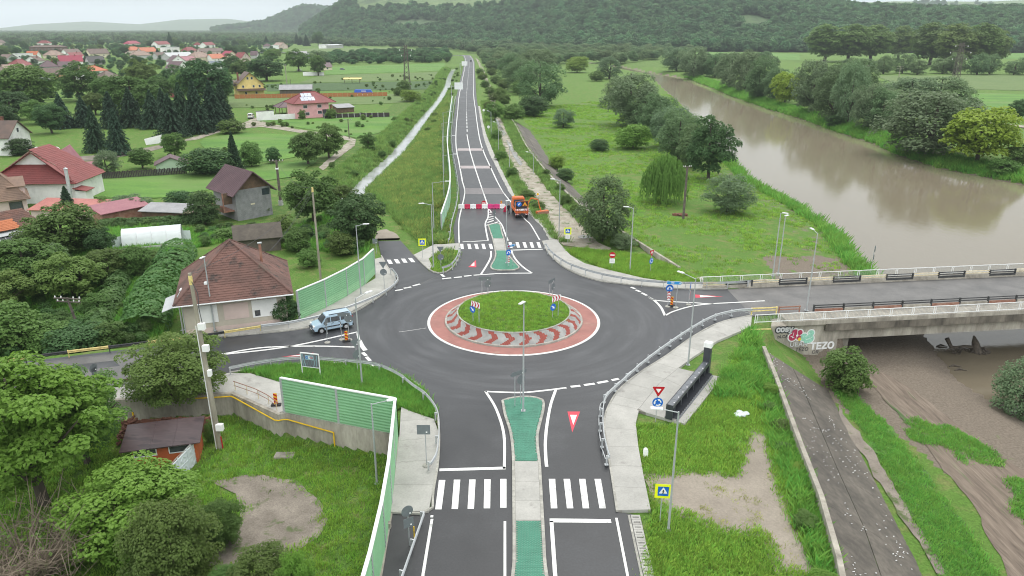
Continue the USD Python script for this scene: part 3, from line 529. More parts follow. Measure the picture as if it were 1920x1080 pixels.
for key, ln in (('sw', sL[2:8]), ('se', eS[:11]), ('ne', nE[6:]), ('nw', wN[3:11]), ('ni', sN[1:7])): kerbs(smooth_line(ln, .5), pav[key])
obj('verge', drape(jagged(SW_VERGE, .12, .6), .2, .6), 'grass', None, 'tall grass verge inside the curved guardrail by the noise wall', kind='structure')
kb = thing('kerb', 'concrete kerb round the grass verge of the west road', kind='structure'); kerbs(smooth_line(sL[7:15], .5), kb)
obj('verge', drape(jagged(NI_GRASS, .08, .6), .2, .5), 'grass', None, 'small grass island between side street and north road', kind='structure')

def pavers(poly, z, size=(.2, .1), ang=0.0, h=0.03, jit=0.004, seed=0, zf=None):
    """paving blocks in running bond, each with its own top and sides."""
    rng = np.random.default_rng(seed); L_, w_ = size; c = np.array(poly.centroid.coords[0]); ca, sa = math.cos(ang), math.sin(ang)
    x0, y0, x1, y1 = poly.bounds; R0 = math.hypot(x1 - x0, y1 - y0) / 2 + .3; ny, nx = int(2 * R0 / w_), int(2 * R0 / L_)
    j, i = np.meshgrid(np.arange(ny), np.arange(nx), indexing='ij'); lx = (i * L_ + (j % 2) * L_ / 2 - R0).ravel(); ly = (j * w_ - R0).ravel()
    px, py = c[0] + ca * lx - sa * ly, c[1] + sa * lx + ca * ly
    k = shapely.contains_xy(poly, px, py); px, py = px[k], py[k]; N = len(px)
    return blocks(px, py, np.full(N, z) + rng.uniform(-jit, jit, N), np.full(N, ang), L_, w_, h)
def blocks(px, py, pz, ang, L_, w_, h, g=0.006):
    N = len(px); a, b = L_ / 2 - g, w_ / 2 - g; off = np.array([(-a, -b), (a, -b), (a, b), (-a, b)])
    c, s = np.cos(ang), np.sin(ang)
    vx = px[:, None] + c[:, None] * off[:, 0] - s[:, None] * off[:, 1]; vy = py[:, None] + s[:, None] * off[:, 0] + c[:, None] * off[:, 1]
    top = np.stack([vx, vy, np.broadcast_to(np.asarray(pz)[:, None], vx.shape)], -1); bot = top - [0, 0, h]
    v = np.concatenate([bot, top], 1).reshape(-1, 3); f = (_BF[2:][None] + (np.arange(N) * 8)[:, None, None]).reshape(-1, 3)
    return v, f

# ------------------------------------------------------------------ the roundabout's middle
isl = thing('roundabout_island', 'round grassed middle of the roundabout with red paved rim and chevron slope', 'traffic island', (RC[0], RC[1], 0))
ring = lambda r0, r1: disc(r1, 96).difference(disc(r0, 96))
obj('white_ring', prism(ring(9.1, 9.4), -.001, .012), 'white_paint', isl)
obj('rim_bed', prism(ring(7.3, 9.1), -.1, .015), 'kerb_stone', isl)
px, py, an = [], [], []
for r in np.arange(7.58, 9.06, .105):
    k = int(2 * PI * r / .205); t = (np.arange(k) + (int(r * 10) % 2) * .5) * 2 * PI / k; px.append(r * np.cos(t)); py.append(r * np.sin(t)); an.append(t + PI / 2)
px, py, an = map(np.concatenate, (px, py, an)); rng = np.random.default_rng(1)
obj('rim_pavers', blocks(px, py, .035 + rng.uniform(-.004, .004, len(px)), an, .205, .105, .03), 'apron_paver', isl, kind='stuff')
K = 60
for k in range(K):
    t0, t1 = k * 2 * PI / K + .002, (k + 1) * 2 * PI / K - .002
    pr = lambda r0, r1, z0, z1: prism(Polygon([(r0 * math.cos(t), r0 * math.sin(t)) for t in np.linspace(t0, t1, 4)] + [(r1 * math.cos(t), r1 * math.sin(t)) for t in np.linspace(t1, t0, 4)]), z0, z1)
    obj('kerb_stone', pr(7.32, 7.5, -.1, .2), 'kerb_stone', isl)
    obj('inner_kerb', pr(6.05, 6.2, .6, 1.12), 'kerb_stone', isl)
obj('slope_bed', lathe([(7.36, 0.0), (7.33, .16), (6.18, 1.03), (6.1, .5)], 96), 'kerb_stone', isl)
rows = 12; NCH = 25; SL = math.hypot(1.15, .87); nb = 400
bucket = {}
for j in range(rows):
    q = (j + .5) / rows; r = 7.33 - 1.15 * q; z = .16 + .87 * q + .03; k = int(2 * PI * r / .215)
    t = (np.arange(k) + (j % 2) * .5) * 2 * PI / k
    ph = (t / (2 * PI) * NCH - 0.42 * (1 - abs(2 * q - 1))) % 1.0         # chevrons point anticlockwise
    for red in (0, 1):
        s = (ph < .42) == bool(red); ids = (np.floor(t / (2 * PI) * NCH - 0.42 * (1 - abs(2 * q - 1))).astype(int) % NCH)
        for c in (range(NCH) if red else (0,)):
            sel = s & (ids == c) if red else s
            if not sel.any(): continue
            a, b = .1, SL / rows / 2 - .004; tt = t[sel]; N = len(tt)
            er = np.stack([np.cos(tt), np.sin(tt), 0 * tt], 1); et = np.stack([-np.sin(tt), np.cos(tt), 0 * tt], 1); up = -er * (1.15 / SL) + [0, 0, .87 / SL]; nn = er * (.87 / SL) + [0, 0, 1.15 / SL]
            cen = er * r + [0, 0, z]; cen = cen + nn * rng.uniform(-.006, .004, (N, 1))
            cor = [(-a, -b), (a, -b), (a, b), (-a, b)]
            top = np.stack([cen + et * x + up * y for x, y in cor], 1); v = np.concatenate([top - nn[:, None] * .05, top], 1).reshape(-1, 3)
            bucket.setdefault((red, c), []).append((v, (_BF[2:][None] + (np.arange(N) * 8)[:, None, None]).reshape(-1, 3)))
for (red, c), ms in sorted(bucket.items()):
    obj('chevron' if red else 'slope_pavers', ms, 'red_paver' if red else 'grey_paver', isl, kind=None if red else 'stuff')
q = np.array([(r, t) for r in np.linspace(0, 6.06, 26) for t in np.linspace(0, 2 * PI, 97)[:-1]]); mx, my = q[:, 0] * np.cos(q[:, 1]), q[:, 0] * np.sin(q[:, 1])
mz = 1.02 + .38 * (1 - (q[:, 0] / 6.06) ** 2) + .10 * (noise(np.c_[mx * 1.5, my * 1.5, 0 * mx], 4) - .5) * (q[:, 0] < 5.8)
i, j = np.meshgrid(np.arange(25), np.arange(96), indexing='ij'); i, j = i.ravel(), j.ravel(); j2 = (j + 1) % 96
obj('grass_mound', (np.c_[mx, my, mz], np.vstack([np.c_[i*96+j, (i+1)*96+j, (i+1)*96+j2], np.c_[i*96+j, (i+1)*96+j2, i*96+j2]])), 'grass', isl, smooth=True)

# ------------------------------------------------------------------ splitter islands
def splitter(label, outline, greens, concretes, smooth_n, gm='green_paver'):
    P = Polygon(smooth_line(np.vstack([outline, outline[:1]]), .4)[:-1]).buffer(0); t = thing('splitter_island', label, 'traffic island')
    kerbs(np.array(P.buffer(-.1).exterior.coords), t, w=.2, L=.62, z1=.14)
    inner = P.buffer(-.21)
    obj('bed', prism(inner, -.1, .09), 'kerb_stone', t)
    for k, (y0, y1, mm) in enumerate(greens):
        obj('green_pavers', pavers(inner.intersection(sbox(-50, y0, 50, y1)).buffer(-.03), .135, (.2, .1), 0, .04, .004, k), mm, t, kind='stuff')
    for y0, y1 in concretes:
        obj('slab', prism(inner.intersection(sbox(-50, y0 + .01, 50, y1 - .01)), 0, .13), 'concrete', t)
    return t
yy = lambda v: W(960, v)[1]
so = PXY([(940, 752), (960, 746.5), (993, 744.5), (1019, 751), (1021, 768), (1016, 790), (1010, 817), (1011, 845), (1014, 870), (1018, 940), (1021, 990), (1024, 1050), (1027, 1130), (961, 1130), (961, 1050), (961, 990), (960.5, 940), (960, 867), (958.5, 838), (954, 808), (945, 780)])
spl_s = splitter('long green paved splitter island on the near approach, carrying a tall lamp post', so, [(yy(867), yy(735), 'green_paver'), (20, yy(979), 'green_paver')], [(yy(905), yy(868)), (yy(942), yy(905)), (yy(978), yy(942))], 0)
no = PXY([(914.5, 423), (925, 421), (938, 421.5), (942, 436), (946.5, 451), (949, 467), (953, 476), (960, 486), (970, 496.5), (974.5, 502), (971, 506), (958, 507.7), (940, 508), (926, 507), (919, 502.5), (920.5, 497), (926, 487), (928, 477), (926, 463), (922.5, 448), (918.5, 436)])
spl_n = splitter('small green paved splitter island on the far approach, with blue arrow sign', no, [(yy(448), yy(419), 'green_rubber'), (yy(509), yy(470), 'green_rubber')], [(yy(453), yy(448.5)), (yy(469.5), yy(453))], 0)

# ------------------------------------------------------------------ dirt, gravel, paths, fields
sheet('gravel_yard', Polygon(PXY([(385, 905), (470, 888), (560, 905), (610, 950), (600, 1010), (560, 1030), (480, 1060), (400, 1075), (380, 1060), (430, 1010), (460, 960), (440, 930)], -2.0)), 'gravel', .06, 'grey gravel patch in the near left yard', .5)
sheet('dirt_lot', Polygon(PXY([(1205, 897), (1300, 890), (1370, 892), (1395, 870), (1385, 845), (1400, 800), (1445, 818), (1460, 880), (1475, 940), (1500, 985), (1530, 1040), (1545, 1085), (1450, 1085), (1425, 1010), (1350, 1010), (1290, 985), (1240, 970), (1222, 958)], -.6)), 'dirt', .06, 'bare pale dirt lot between pavement and dike', .45)
sheet('gravel_path', Polygon(PXY([(1045, 450), (1057, 463), (1075, 466), (1110, 468), (1140, 472), (1147, 466), (1120, 456), (1105, 440), (1092, 425), (1070, 402), (1040, 372), (1022, 350), (1002, 322), (985, 300), (968, 285), (955, 255), (940, 222), (930, 185), (917, 150), (902, 118), (895, 108), (891, 108), (897, 120), (908, 150), (918, 185), (925, 222), (935, 255), (945, 285), (958, 310), (975, 340), (995, 365), (1010, 385), (1022, 405), (1035, 425), (1041, 440)], -.3)), 'path_dirt', .07, 'sandy gravel path running along the dike crest', .35, 1.2)
obj('puddle', drape(jagged(Polygon(PXY([(1083, 443.5), (1095, 441), (1107, 443), (1108, 447), (1095, 448.5), (1084, 447)], -.25)), .1, .5), .1, .3), 'puddle', None, 'small pale puddle on the gravel path', kind='structure')
for k, pts in enumerate(([(948, 262), (958, 285), (966, 300), (975, 312), (980, 308), (970, 292), (958, 270)], [(926, 222), (932, 236), (944, 256), (949, 252), (938, 234), (931, 222)])):
    obj('puddle', drape(jagged(Polygon(PXY(pts, -.3)), .25, .8), .11, .6), 'puddle', None, 'long bright puddle in the rut of the dike path, %s' % ('nearer one' if k == 0 else 'farther one'), kind='structure')
sheet('side_lane', Polygon(PXY([(709, 452), (751, 451), (750, 440), (740, 428), (722, 420), (706, 424), (702, 440)], -.3)), 'dirt', .25, 'gravel lane continuing the side street', .2)
sheet('farm_track', Polygon(PXY([(452, 232), (470, 225), (468, 212), (432, 206), (428, 200), (462, 208), (480, 222), (520, 235), (560, 243), (640, 253), (668, 262), (664, 275), (630, 300), (605, 320), (598, 314), (640, 278), (655, 264), (600, 254), (540, 246), (490, 238), (420, 245), (370, 262), (330, 266), (400, 247)], -1.6)), 'path_dirt', .07, 'muddy farm track crossing the green fields', .3, 1.5)
sheet('lane', Polygon(PXY([(60, 302), (110, 297), (200, 290), (260, 280), (330, 266), (345, 262), (350, 266), (270, 287), (200, 299), (100, 306)], -1.6)), 'gravel', .08, 'narrow grey lane behind the red roofed houses', .2, 1.5)
PLOW = Polygon(PXY([(1640, 690), (1700, 720), (1760, 770), (1850, 830), (1990, 930), (1990, 1130), (1900, 1130), (1850, 1000), (1780, 900), (1720, 820), (1660, 750), (1600, 720)], -4.6))
sheet('ploughed_field', PLOW, 'soil', .05, 'brown furrowed soil on the flood plain below the bridge', 1.0, .9, 3.0)
GREENSTRIP = Polygon(PXY([(1560, 735), (1590, 735), (1650, 790), (1700, 850), (1760, 930), (1820, 1010), (1890, 1130), (1790, 1130), (1740, 1040), (1690, 940), (1640, 850), (1590, 775)], -4.4))
sheet('grass_strip', GREENSTRIP, 'strip_green', .08, 'bright green strip of grass beside the concrete dike', .9, .8, 2.0)
sheet('toe_path', Polygon(PXY([(1572, 765), (1610, 815), (1650, 870), (1690, 940), (1745, 1030), (1775, 1085), (1760, 1085), (1720, 1020), (1675, 950), (1635, 890), (1600, 830), (1570, 780)], -4.2)), 'gravel', .1, 'stony strip at the foot of the concrete dike', .4)
for nm, m_, pts, lab in (('field', 'meadow_bright', [(165, 335), (400, 318), (500, 310), (600, 300), (560, 330), (430, 352), (300, 372), (165, 372)], 'mown grass plot behind the dark plank fence'),
    ('field', 'meadow_bright', [(380, 262), (450, 250), (600, 256), (640, 260), (600, 285), (530, 300), (430, 312), (380, 300)], 'bright meadow south of the farm track'),
    ('field', 'meadow_bright', [(480, 227), (700, 220), (755, 218), (720, 248), (670, 260), (560, 240)], 'bright meadow in front of the pink house'),
    ('field', 'meadow_pale', [(430, 182), (640, 178), (790, 176), (780, 192), (640, 198), (430, 203)], 'pale meadow behind the pink house'),
    ('field', 'crop_dark', [(500, 158), (820, 152), (815, 168), (500, 172)], 'dark crop strip behind the orange fence'),
    ('field', 'meadow_bright', [(610, 126), (835, 119), (832, 133), (610, 141)], 'bright field strip below the far hedge'),
    ('field', 'meadow_pale', [(600, 142), (832, 135), (825, 150), (560, 156)], 'pale field strip beyond the crops'),
    ('field', 'meadow_pale', [(540, 92), (760, 89), (755, 100), (540, 103)], 'pale distant field by the white sheds')):
    sheet(nm, Polygon(PXY(pts, -1.7)), m_, .12, lab, 1.0, 3.0 if pts[0][1] < 200 else 1.6, 5.0)
for m_, pts, lab in (('meadow_pale', [(1640, 142), (2000, 140), (2000, 172), (1700, 165)], 'dull green field beyond the river by the tall pylon'), ('meadow_bright', [(1690, 172), (2000, 178), (2000, 225), (1860, 210), (1760, 195)], 'bright field beyond the river'),
                     ('meadow_bright', [(1280, 97), (1420, 97), (1500, 102), (1500, 113), (1400, 111), (1290, 104)], 'narrow green field below the wooded hill'), ('meadow_bright', [(1700, 97), (2000, 90), (2000, 112), (1720, 108)], 'green field at the foot of the wooded hill')):
    sheet('field', Polygon(PXY(pts, -3.9)), m_, .15, lab, 2.0, 4.0 if pts[0][1] > 120 else 10.0, 8.0)
sheet('far_path', Polygon(PXY([(1840, 229), (2000, 244), (2000, 249), (1840, 233)], -3.9)), 'path_dirt', .3, 'pale path beyond the river', .3, 2.0)
CED = Polygon(np.vstack([nE[:6], PXY([(1041, 450), (1040, 440), (1024, 420), (1007, 400), (985, 385), (966, 368), (952, 341), (937, 312), (923, 280), (911, 250), (905, 226), (900, 199)]), PXY([(893.5, 199), (897, 226), (902, 250), (912, 280), (924, 312)])])).buffer(0)
slabs('slab', jagged(CED.difference(ROAD_ALL.buffer(.02)), .18, .9), np.vstack([PXY([(1036, 446), (1012, 412), (980, 382), (960, 362), (946, 330), (930, 305), (910, 262), (899, 205)])]), 2.4, -.3, .04, 'concrete', thing('concrete_edge', 'rough pale concrete edge strip along the right side of the north road', kind='structure'), half=9)
# ------------------------------------------------------------------ concrete dike
def text_poly(t, h, bold=False):
    m = meshkit.text_mesh(t, h, .01, bold); v, f = np.array(m.vertices), np.array(m.faces)
    top = f[(v[f][:, :, 2] > .005).all(1)]
    return unary_union([Polygon(v[k][:, :2]).buffer(1e-4) for k in top])
def wall_path(pts, th, z0, z1, m, parent, name='wall_panel', L=4.0):
    g = LineString(pts); k = max(1, int(round(g.length / L)))
    for i in range(k):
        a, b = i * g.length / k, (i + 1) * g.length / k; seg = shapely.ops.substring(g, a + .006, b - .006)
        obj(name, prism(seg.buffer(th / 2, cap_style=2, join_style=2), z0, z1), m, parent)
import shapely.ops
def dike_part(label, y0, y1, L):
    t = thing('dike', label, kind='structure'); c = CREST[(CREST[:, 1] >= y0) & (CREST[:, 1] <= y1)]; c = resample(c, L)
    tan = np.gradient(c, axis=0); tan /= np.linalg.norm(tan, axis=1, keepdims=True); nr = np.c_[tan[:, 1], -tan[:, 0]]
    for i in range(len(c) - 1):
        for a, b in ((.2, SLOPE_W * .46), (SLOPE_W * .47, SLOPE_W + .35)):
            s = .012; q0, q1 = c[i] + (c[i+1] - c[i]) * s / L, c[i+1] - (c[i+1] - c[i]) * s / L
            P = [np.r_[q0 + nr[i] * a, -.15 - 3.9 * a / SLOPE_W], np.r_[q1 + nr[i+1] * a, -.15 - 3.9 * a / SLOPE_W], np.r_[q1 + nr[i+1] * b, -.15 - 3.9 * b / SLOPE_W], np.r_[q0 + nr[i] * b, -.15 - 3.9 * b / SLOPE_W]]
            P = np.array(P); d = .10 + .012 * math.sin(i * 12.9 + a * 7); v = np.vstack([P - [0, 0, .3], P + [0, 0, d]])
            obj('slope_slab', (v[[3, 2, 1, 0, 7, 6, 5, 4]], _BF), 'dark_wet_concrete', t)
    wall_path(c, .34, -1.3, .32, 'stained_concrete', t, 'parapet', L)
    return t
dike_part('dark wet concrete dike slope below the bridge, littered with pale flecks', 5, 66.5, 6.2)
dike_part('dark concrete dike slope along the meadow and gravel path north of the bridge', 90.5, 262, 7.8)

# ------------------------------------------------------------------ retaining wall with pipe and rail
RW = PXY([(-300, 816), (0, 773), (200, 753), (436, 739), (524, 779), (535, 777), (640, 798), (745, 818)])
NW1 = PXY([(534, 775), (640, 796.5), (745, 817)]); NW2 = np.vstack([PXY([(745, 817), (732, 962), (712, 1080)]), [(-7.75, 28)]])
t = thing('retaining_wall', 'stained grey concrete retaining wall above the near left yard', 'wall')
wall_path(RW, .32, -3.2, .16, 'stained_concrete', t, 'wall_panel', 3.6); wall_path(np.vstack([NW2[:1] + [.17, -.3], NW2[1:]]), .3, -3.0, .1, 'stained_concrete', t, 'wall_panel', 4.0)
def offset_line(pts, d):
    l = LineString(pts).parallel_offset(abs(d), 'right' if d > 0 else 'left', join_style=2); c = np.array(l.coords)
    return c if np.linalg.norm(c[0] - pts[0]) < np.linalg.norm(c[-1] - pts[0]) else c[::-1]
pl = PXY([(436, 742), (522, 781), (533, 779), (626, 797)], -.1) + [(0.05, -.3), (-.1, -.3), (-.1, -.32), (0, -.32)]
t = thing('gas_pipe', 'bright yellow gas pipe running along the top of the retaining wall', 'pipe')
pp = [(pl[0][0] - 3.2, pl[0][1] - .2, -.1), (pl[0][0], pl[0][1], .0), (pl[1][0], pl[1][1], -.35), (pl[2][0] + .3, pl[2][1], -.25), (pl[3][0], pl[3][1], -.6)]
obj('pipe', tube(resample(pp, .4), .055, 8), 'yellow_pipe', t, smooth=True); obj('riser', tube([pp[-1], (pp[-1][0], pp[-1][1], -2.1)], .055, 8), 'yellow_pipe', t, smooth=True)
for k in (.2, .5, .8):
    p = np.array(pp[1]) * (1 - k) + np.array(pp[-1]) * k
    obj('bracket', cbox(p[0], p[1] + .12, p[2] - .05, .05, .25, .1), 'grey_paint', t)
px_, py_ = W(250, 760, 0); t = thing('gas_pipe', 'short yellow vertical pipe against the stained wall behind the brown roofed shed', 'pipe'); obj('riser', tube([(px_, py_ - .3, -.5), (px_ + .1, py_ - .35, -2.4)], .07, 8), 'yellow_pipe', t)
t = thing('handrail', 'low rusty red handrail with cream posts on the pavement edge above the yard', 'railing')
hr = PXY([(440, 733), (480, 747), (505, 760), (521, 773)]); hl = LineString(hr)
obj('rail', tube([(x, y, .95) for x, y in resample(hr, .5)], .035, 6), 'rust', t); obj('lower_rail', tube([(x, y, .55) for x, y in resample(hr, .5)], .025, 6), 'rust', t)
for k in np.linspace(0.02, .98, 5):
    p = hl.interpolate(k, True); obj('post', tube([(p.x, p.y, 0.1), (p.x, p.y, .94)], .035, 6), 'cream_rail', t)

# ------------------------------------------------------------------ noise walls
def noise_wall(label, pts, z0, H, post_step, m='wall_green', light=0.0, cap=True):
    t = thing('noise_wall', label, 'noise wall'); pts = np.asarray(pts); g = LineString(pts); k = max(1, int(round(g.length / post_step)))
    st = [np.array(g.interpolate(i / k, True).coords[0]) for i in range(k + 1)]
    for i in range(k):
        a, b = st[i], st[i + 1]; L = np.linalg.norm(b - a); ang = math.atan2(b[1] - a[1], b[0] - a[0])
        def ribbed(za, zb):
            n = max(2, int(round((zb - za) / .25))); z = np.linspace(za, zb, 4 * n + 1); y = np.tile([0, .045, .045, 0], n); y = np.r_[y, 0]
            pr = np.r_[np.c_[y - .085, z], np.c_[(.085 - y)[::-1], z[::-1]]]
            v, f = sweep(pr, [(0.06, 0, 0), (L - .06, 0, 0)], closed=False); return mv((v, f), (a[0], a[1], 0), ang)
        zs = z0 + light * H
        if light: obj('lower_panel', ribbed(z0, zs), 'wall_green_light', t)
        obj('panel', ribbed(zs, z0 + H), m, t)
        if cap: obj('cap', mv(box(0, L, -.11, .11, z0 + H, z0 + H + .09), (a[0], a[1], 0), ang), 'white_metal', t)
    for p in st:
        obj('post', cbox(p[0], p[1], z0 + H / 2, .2, .22, H + .1), 'pole_grey', t)
    return t
zc = height_to(*W(745, 817), 748); NH = zc - .12
noise_wall('near green ribbed noise wall facing the left yard, white topped', NW1, .12, NH, 4.4)
noise_wall('near green noise wall running beside the pavement down to the bottom edge', NW2, .1, NH, 4.2)
NB = PXY([(562, 599), (610, 577), (655, 552), (690, 528), (703, 513)], .1); zt = height_to(*NB[0], 546)
noise_wall('curved green noise wall in front of the hipped roof house, pale along its foot', smooth_line(NB, .6), .1, zt - .1, 4.1, light=.3)
mat('wall_clear', (0.30, 0.52, 0.36), rough=.25, var=.06)
N3 = np.array([W(u, v, 3.0) for u, v in ((827, 400), (842, 352), (843.5, 315), (838.5, 262), (841, 229), (844, 205), (848, 180))])
n3 = smooth_line(N3, 2.0); n3 = n3[n3[:, 1] < 330]
noise_wall('far pale green noise wall beside the road towards the hills', n3, -.3, 3.2, 5.0, m='wall_clear')

# ------------------------------------------------------------------ guardrails
WB = [(0, .52), (.05, .56), (.05, .62), (0, .665), (.05, .71), (.05, .77), (0, .81), (-.02, .81), (.03, .765), (.03, .715), (-.025, .665), (.03, .615), (.03, .565), (-.02, .52)]
def guardrail(label, pts, z=0.1, post=2.0, side=1, brace=0, seg=4.0, mats=('galvanised',), z_post=-.3, group=None):
    t = thing('guardrail', label, 'guardrail', group=group); g = LineString(smooth_line(pts, .5)); n = max(1, int(round(g.length / seg)))
    prof = [(side * a, b + z) for a, b in WB]
    if side < 0: prof = prof[::-1]
    for i in range(n):
        s = shapely.ops.substring(g, i * g.length / n, (i + 1) * g.length / n - .01); c = np.array(s.coords)
        obj('rail', sweep(prof, np.c_[c, np.zeros(len(c))], True), mats[i % len(mats)], t)
    m = max(1, int(round(g.length / post)))
    for i in range(m + 1):
        p = g.interpolate(i / m, True); q = g.interpolate(min(i / m + .005, 1), True); o = g.interpolate(max(i / m - .005, 0), True)
        ang = math.atan2(q.y - o.y, q.x - o.x); pm = mats[0] if len(mats) == 1 else mats[int(min(i / m, .999) * n) % len(mats)]
        body = [mv(cbox(0, -side * .2, (z_post + .78 + z) / 2, .07, .12, .78 + z - z_post), (p.x, p.y, 0), ang)]
        obj('post', body, pm, t); obj('spacer', mv(cbox(0, -side * .08, .66 + z, .1, .16, .18), (p.x, p.y, 0), ang), pm, t)
        if brace:
            obj('foot', mv(cbox(0, -side * .2, z + .03, .26, .26, .04), (p.x, p.y, 0), ang), pm, t)
            if i < m:
                p2 = g.interpolate((i + .5) / m, True); p3 = g.interpolate((i + 1) / m, True)
                pa, pb, pc = [np.array([k.x + side * .3 * math.sin(ang), k.y - side * .3 * math.cos(ang)]) for k in (p, p2, p3)]
                obj('brace', [bar((*pa, z + .06), (*pb, z + .45), .05, .05), bar((*pb, z + .45), (*pc, z + .5), .05, .05), bar((*pb, z + .45), (*pb, z + .05), .04, .04)], pm, t)
    return t
R75 = lambda L: PXY(L, .75)
guardrail('galvanised guardrail curling round the south-west corner by the near green wall', R75([(430, 689), (480, 679), (530, 672), (562, 670), (600, 671), (639, 674), (690, 679), (720, 687), (750, 702), (773, 720), (797, 737), (817, 763), (823, 790), (822, 820), (818, 850), (808, 868)]), .05, 3.6, 1)
guardrail('galvanised guardrail curving in front of the green noise wall by the blue van', R75([(490, 611), (540, 605), (590, 595), (625, 585), (660, 573), (691, 561), (715, 550), (735, 537), (745.6, 525), (744, 516), (735, 504)]), .1, 2.8, -1)
guardrail('old guardrail in black and yellow sections along the west street', R75([(-300, 712), (-120, 692), (20, 673), (122, 659), (188, 651), (255, 643), (320, 635), (397, 625), (488, 611)]), .0, 3.4, -1, seg=3.4, mats=('black_rail', 'yellow_rail'))
guardrail('black old guardrail on the yard side of the west street', R75([(-300, 772), (0, 735), (120, 724), (200, 716), (330, 706)]), .1, 3.2, 1, mats=('black_rail', 'black_rail', 'rust'))
guardrail('short galvanised guardrail round the small grass island', R75([(829, 502), (845, 496), (857, 481), (861, 466)]), .1, 1.8, 1)
guardrail('galvanised guardrail along the meadow side pavement', R75([(1024, 458), (1032, 470), (1049, 484), (1073, 497), (1113, 510), (1160, 520), (1213, 527), (1280, 530.5), (1340, 530.5), (1390, 528.5), (1437, 525)]), .1, 2.6, 1, brace=0)
guardrail('galvanised guardrail with braced feet along the curved pavement near the black structure', R75([(1411, 581), (1385, 582), (1350, 589), (1325, 599), (1297, 615), (1259, 640), (1210, 676), (1160, 720), (1139, 740), (1131, 763), (1131, 803), (1137, 837), (1143, 857)]), .1, 2.4, 1, brace=1)
guardrail('short galvanised guardrail beside the black asphalt strip at the bottom edge', R75([(795, 960), (780, 1003), (753, 1080), (733, 1135)]), .0, 2.6, 1)
guardrail('long galvanised guardrail beside the far noise wall', np.vstack([R75([(843, 447), (844.5, 430), (848, 410), (856, 381), (859, 352), (857, 330), (853.5, 310), (849.5, 287), (846.5, 257), (847.5, 234), (850, 205), (854, 180)])]), .0, 4.0, -1, seg=8.0)

# ------------------------------------------------------------------ bridge
br = thing('road_bridge', 'old concrete road bridge with pale railings crossing the river', 'bridge')
d = BR_S[1] - BR_S[0]; BA = math.atan2(d[1], d[0]); bu = np.array([math.cos(BA), math.sin(BA)]); bn = np.array([-bu[1], bu[0]])
B0 = BR_S[0]; RS = PXY([(1423, 606), (1920, 589)], .1)
off_r = float((RS[0] - B0) @ bn); wN = float((BR_N[0] - B0) @ bn); BLEN, BST = 175.0, 6.3
def bb(s0, s1, n0, n1, z0, z1):
    return mv(box(s0, s1, n0, n1, z0, z1), (B0[0], B0[1], 0), BA)
obj('deck', bb(BST, BLEN, 0.02, wN - .02, -.5, .0), 'old_asphalt', br); obj('deck', bb(3.0, BST - .12, .02, wN - .02, -.5, .001), 'old_asphalt', br)
obj('expansion_joint', bb(BST - .12, BST, .02, wN - .02, -.4, -.03), 'rubber', br)
for k in range(40):
    s0 = 3 + k * (BLEN - 3) / 40; s1 = 3 + (k + 1) * (BLEN - 3) / 40 - .02
    obj('footway', bb(s0, s1, off_r - .22, 0, -.35, .14), 'stained_concrete', br); obj('kerb', bb(s0, s1, wN, wN + .35, -.3, .16), 'stained_concrete', br); obj('footway', bb(s0, s1, wN + .35, wN + 1.9, -.35, .10), 'old_concrete', br)
    if s0 > 6: obj('edge_beam', bb(s0, s1, off_r - .3, off_r + .25, -1.1, -.30), 'fascia', br)
for n0 in (off_r + .12, off_r + 2.6, off_r + 5.6, wN - .6): obj('girder', bb(BST + 2.6, BLEN, n0, n0 + .55, -2.3, -.52), 'stained_concrete', br)
obj('abutment', bb(-1.2, BST + 2.8, off_r + .02, wN + 1.6, -6.5, -.36), 'stained_concrete', br); obj('abutment_pier', bb(BST + 2.8, BST + 4.3, off_r + .3, wN + 1.2, -7.0, -2.32), 'old_concrete', br)
for s in (62, 118): obj('pier', bb(s, s + 1.6, off_r + .5, wN + 1, -9, -2.32), 'old_concrete', br)
for n_, lab in ((off_r, 'river'), (wN + 1.75, 'meadow')):
    rl = sub('railing', br); a0 = -0.8 if n_ < 1 else -2.0; k = int((95 - a0) / 2.6)
    for i in range(k):
        s0, s1 = a0 + i * 2.6, a0 + i * 2.6 + 2.6
        obj('post', [bb(s0 - .03, s0 + .03, n_ - .03, n_ + .03, .1, 1.08), bb(s0 + .2, s0 + .25, n_ - .025, n_ + .025, .1, 1.08)], 'white_metal', rl)
        obj('rail', [bb(s0, s1, n_ - .035, n_ + .035, 1.04, 1.1), bb(s0, s1, n_ - .03, n_ + .03, .2, .26)], 'white_metal', rl)
        obj('balusters', [bb(x - .012, x + .012, n_ - .012, n_ + .012, .26, 1.05) for x in np.arange(s0 + .36, s1 - .05, .15)], 'pole_grey', rl)
for n_, cols in ((0.0, ('rust', 'black_rail')), (wN + .22, ('cream_rail', 'black_rail'))):
    bl = sub('barrier', br); s = 7.2 if n_ < 1 else 4.0; i = 0
    while s < 100:
        m_ = cols[i % 2]; e = s + 3.55
        obj('post', bb(s - .07, s + .07, n_ - .1, n_ + .1, 0, .98), 'black_rail', bl)
        for z in ((.82, .93), (.56, .67)): obj('beam', bb(s + .08, e - .08, n_ - .05, n_ + .05, *z), 'cream_rail' if (m_ == 'cream_rail') else 'black_rail', bl)
        obj('plinth', bb(s + .08, e - .08, n_ - .09, n_ + .09, .0, .42), 'rust' if n_ < 1 and i % 2 == 0 else ('stained_concrete' if m_ != 'black_rail' or n_ < 1 else 'black_rail'), bl)
        s, i = e, i + 1
gl = sub('barrier', br)
for s0, s1, m_ in ((-.2, 2.9, 'yellow_rail'), (3.0, 5.6, 'rust')):
    obj('beam', [bb(s0, s1, -.05, .05, .8, .92), bb(s0, s1, -.05, .05, .5, .6)], m_, gl); obj('post', [bb(x - .05, x + .05, -.06, .06, 0, .95) for x in (s0 + .1, s1 - .1)], m_, gl)
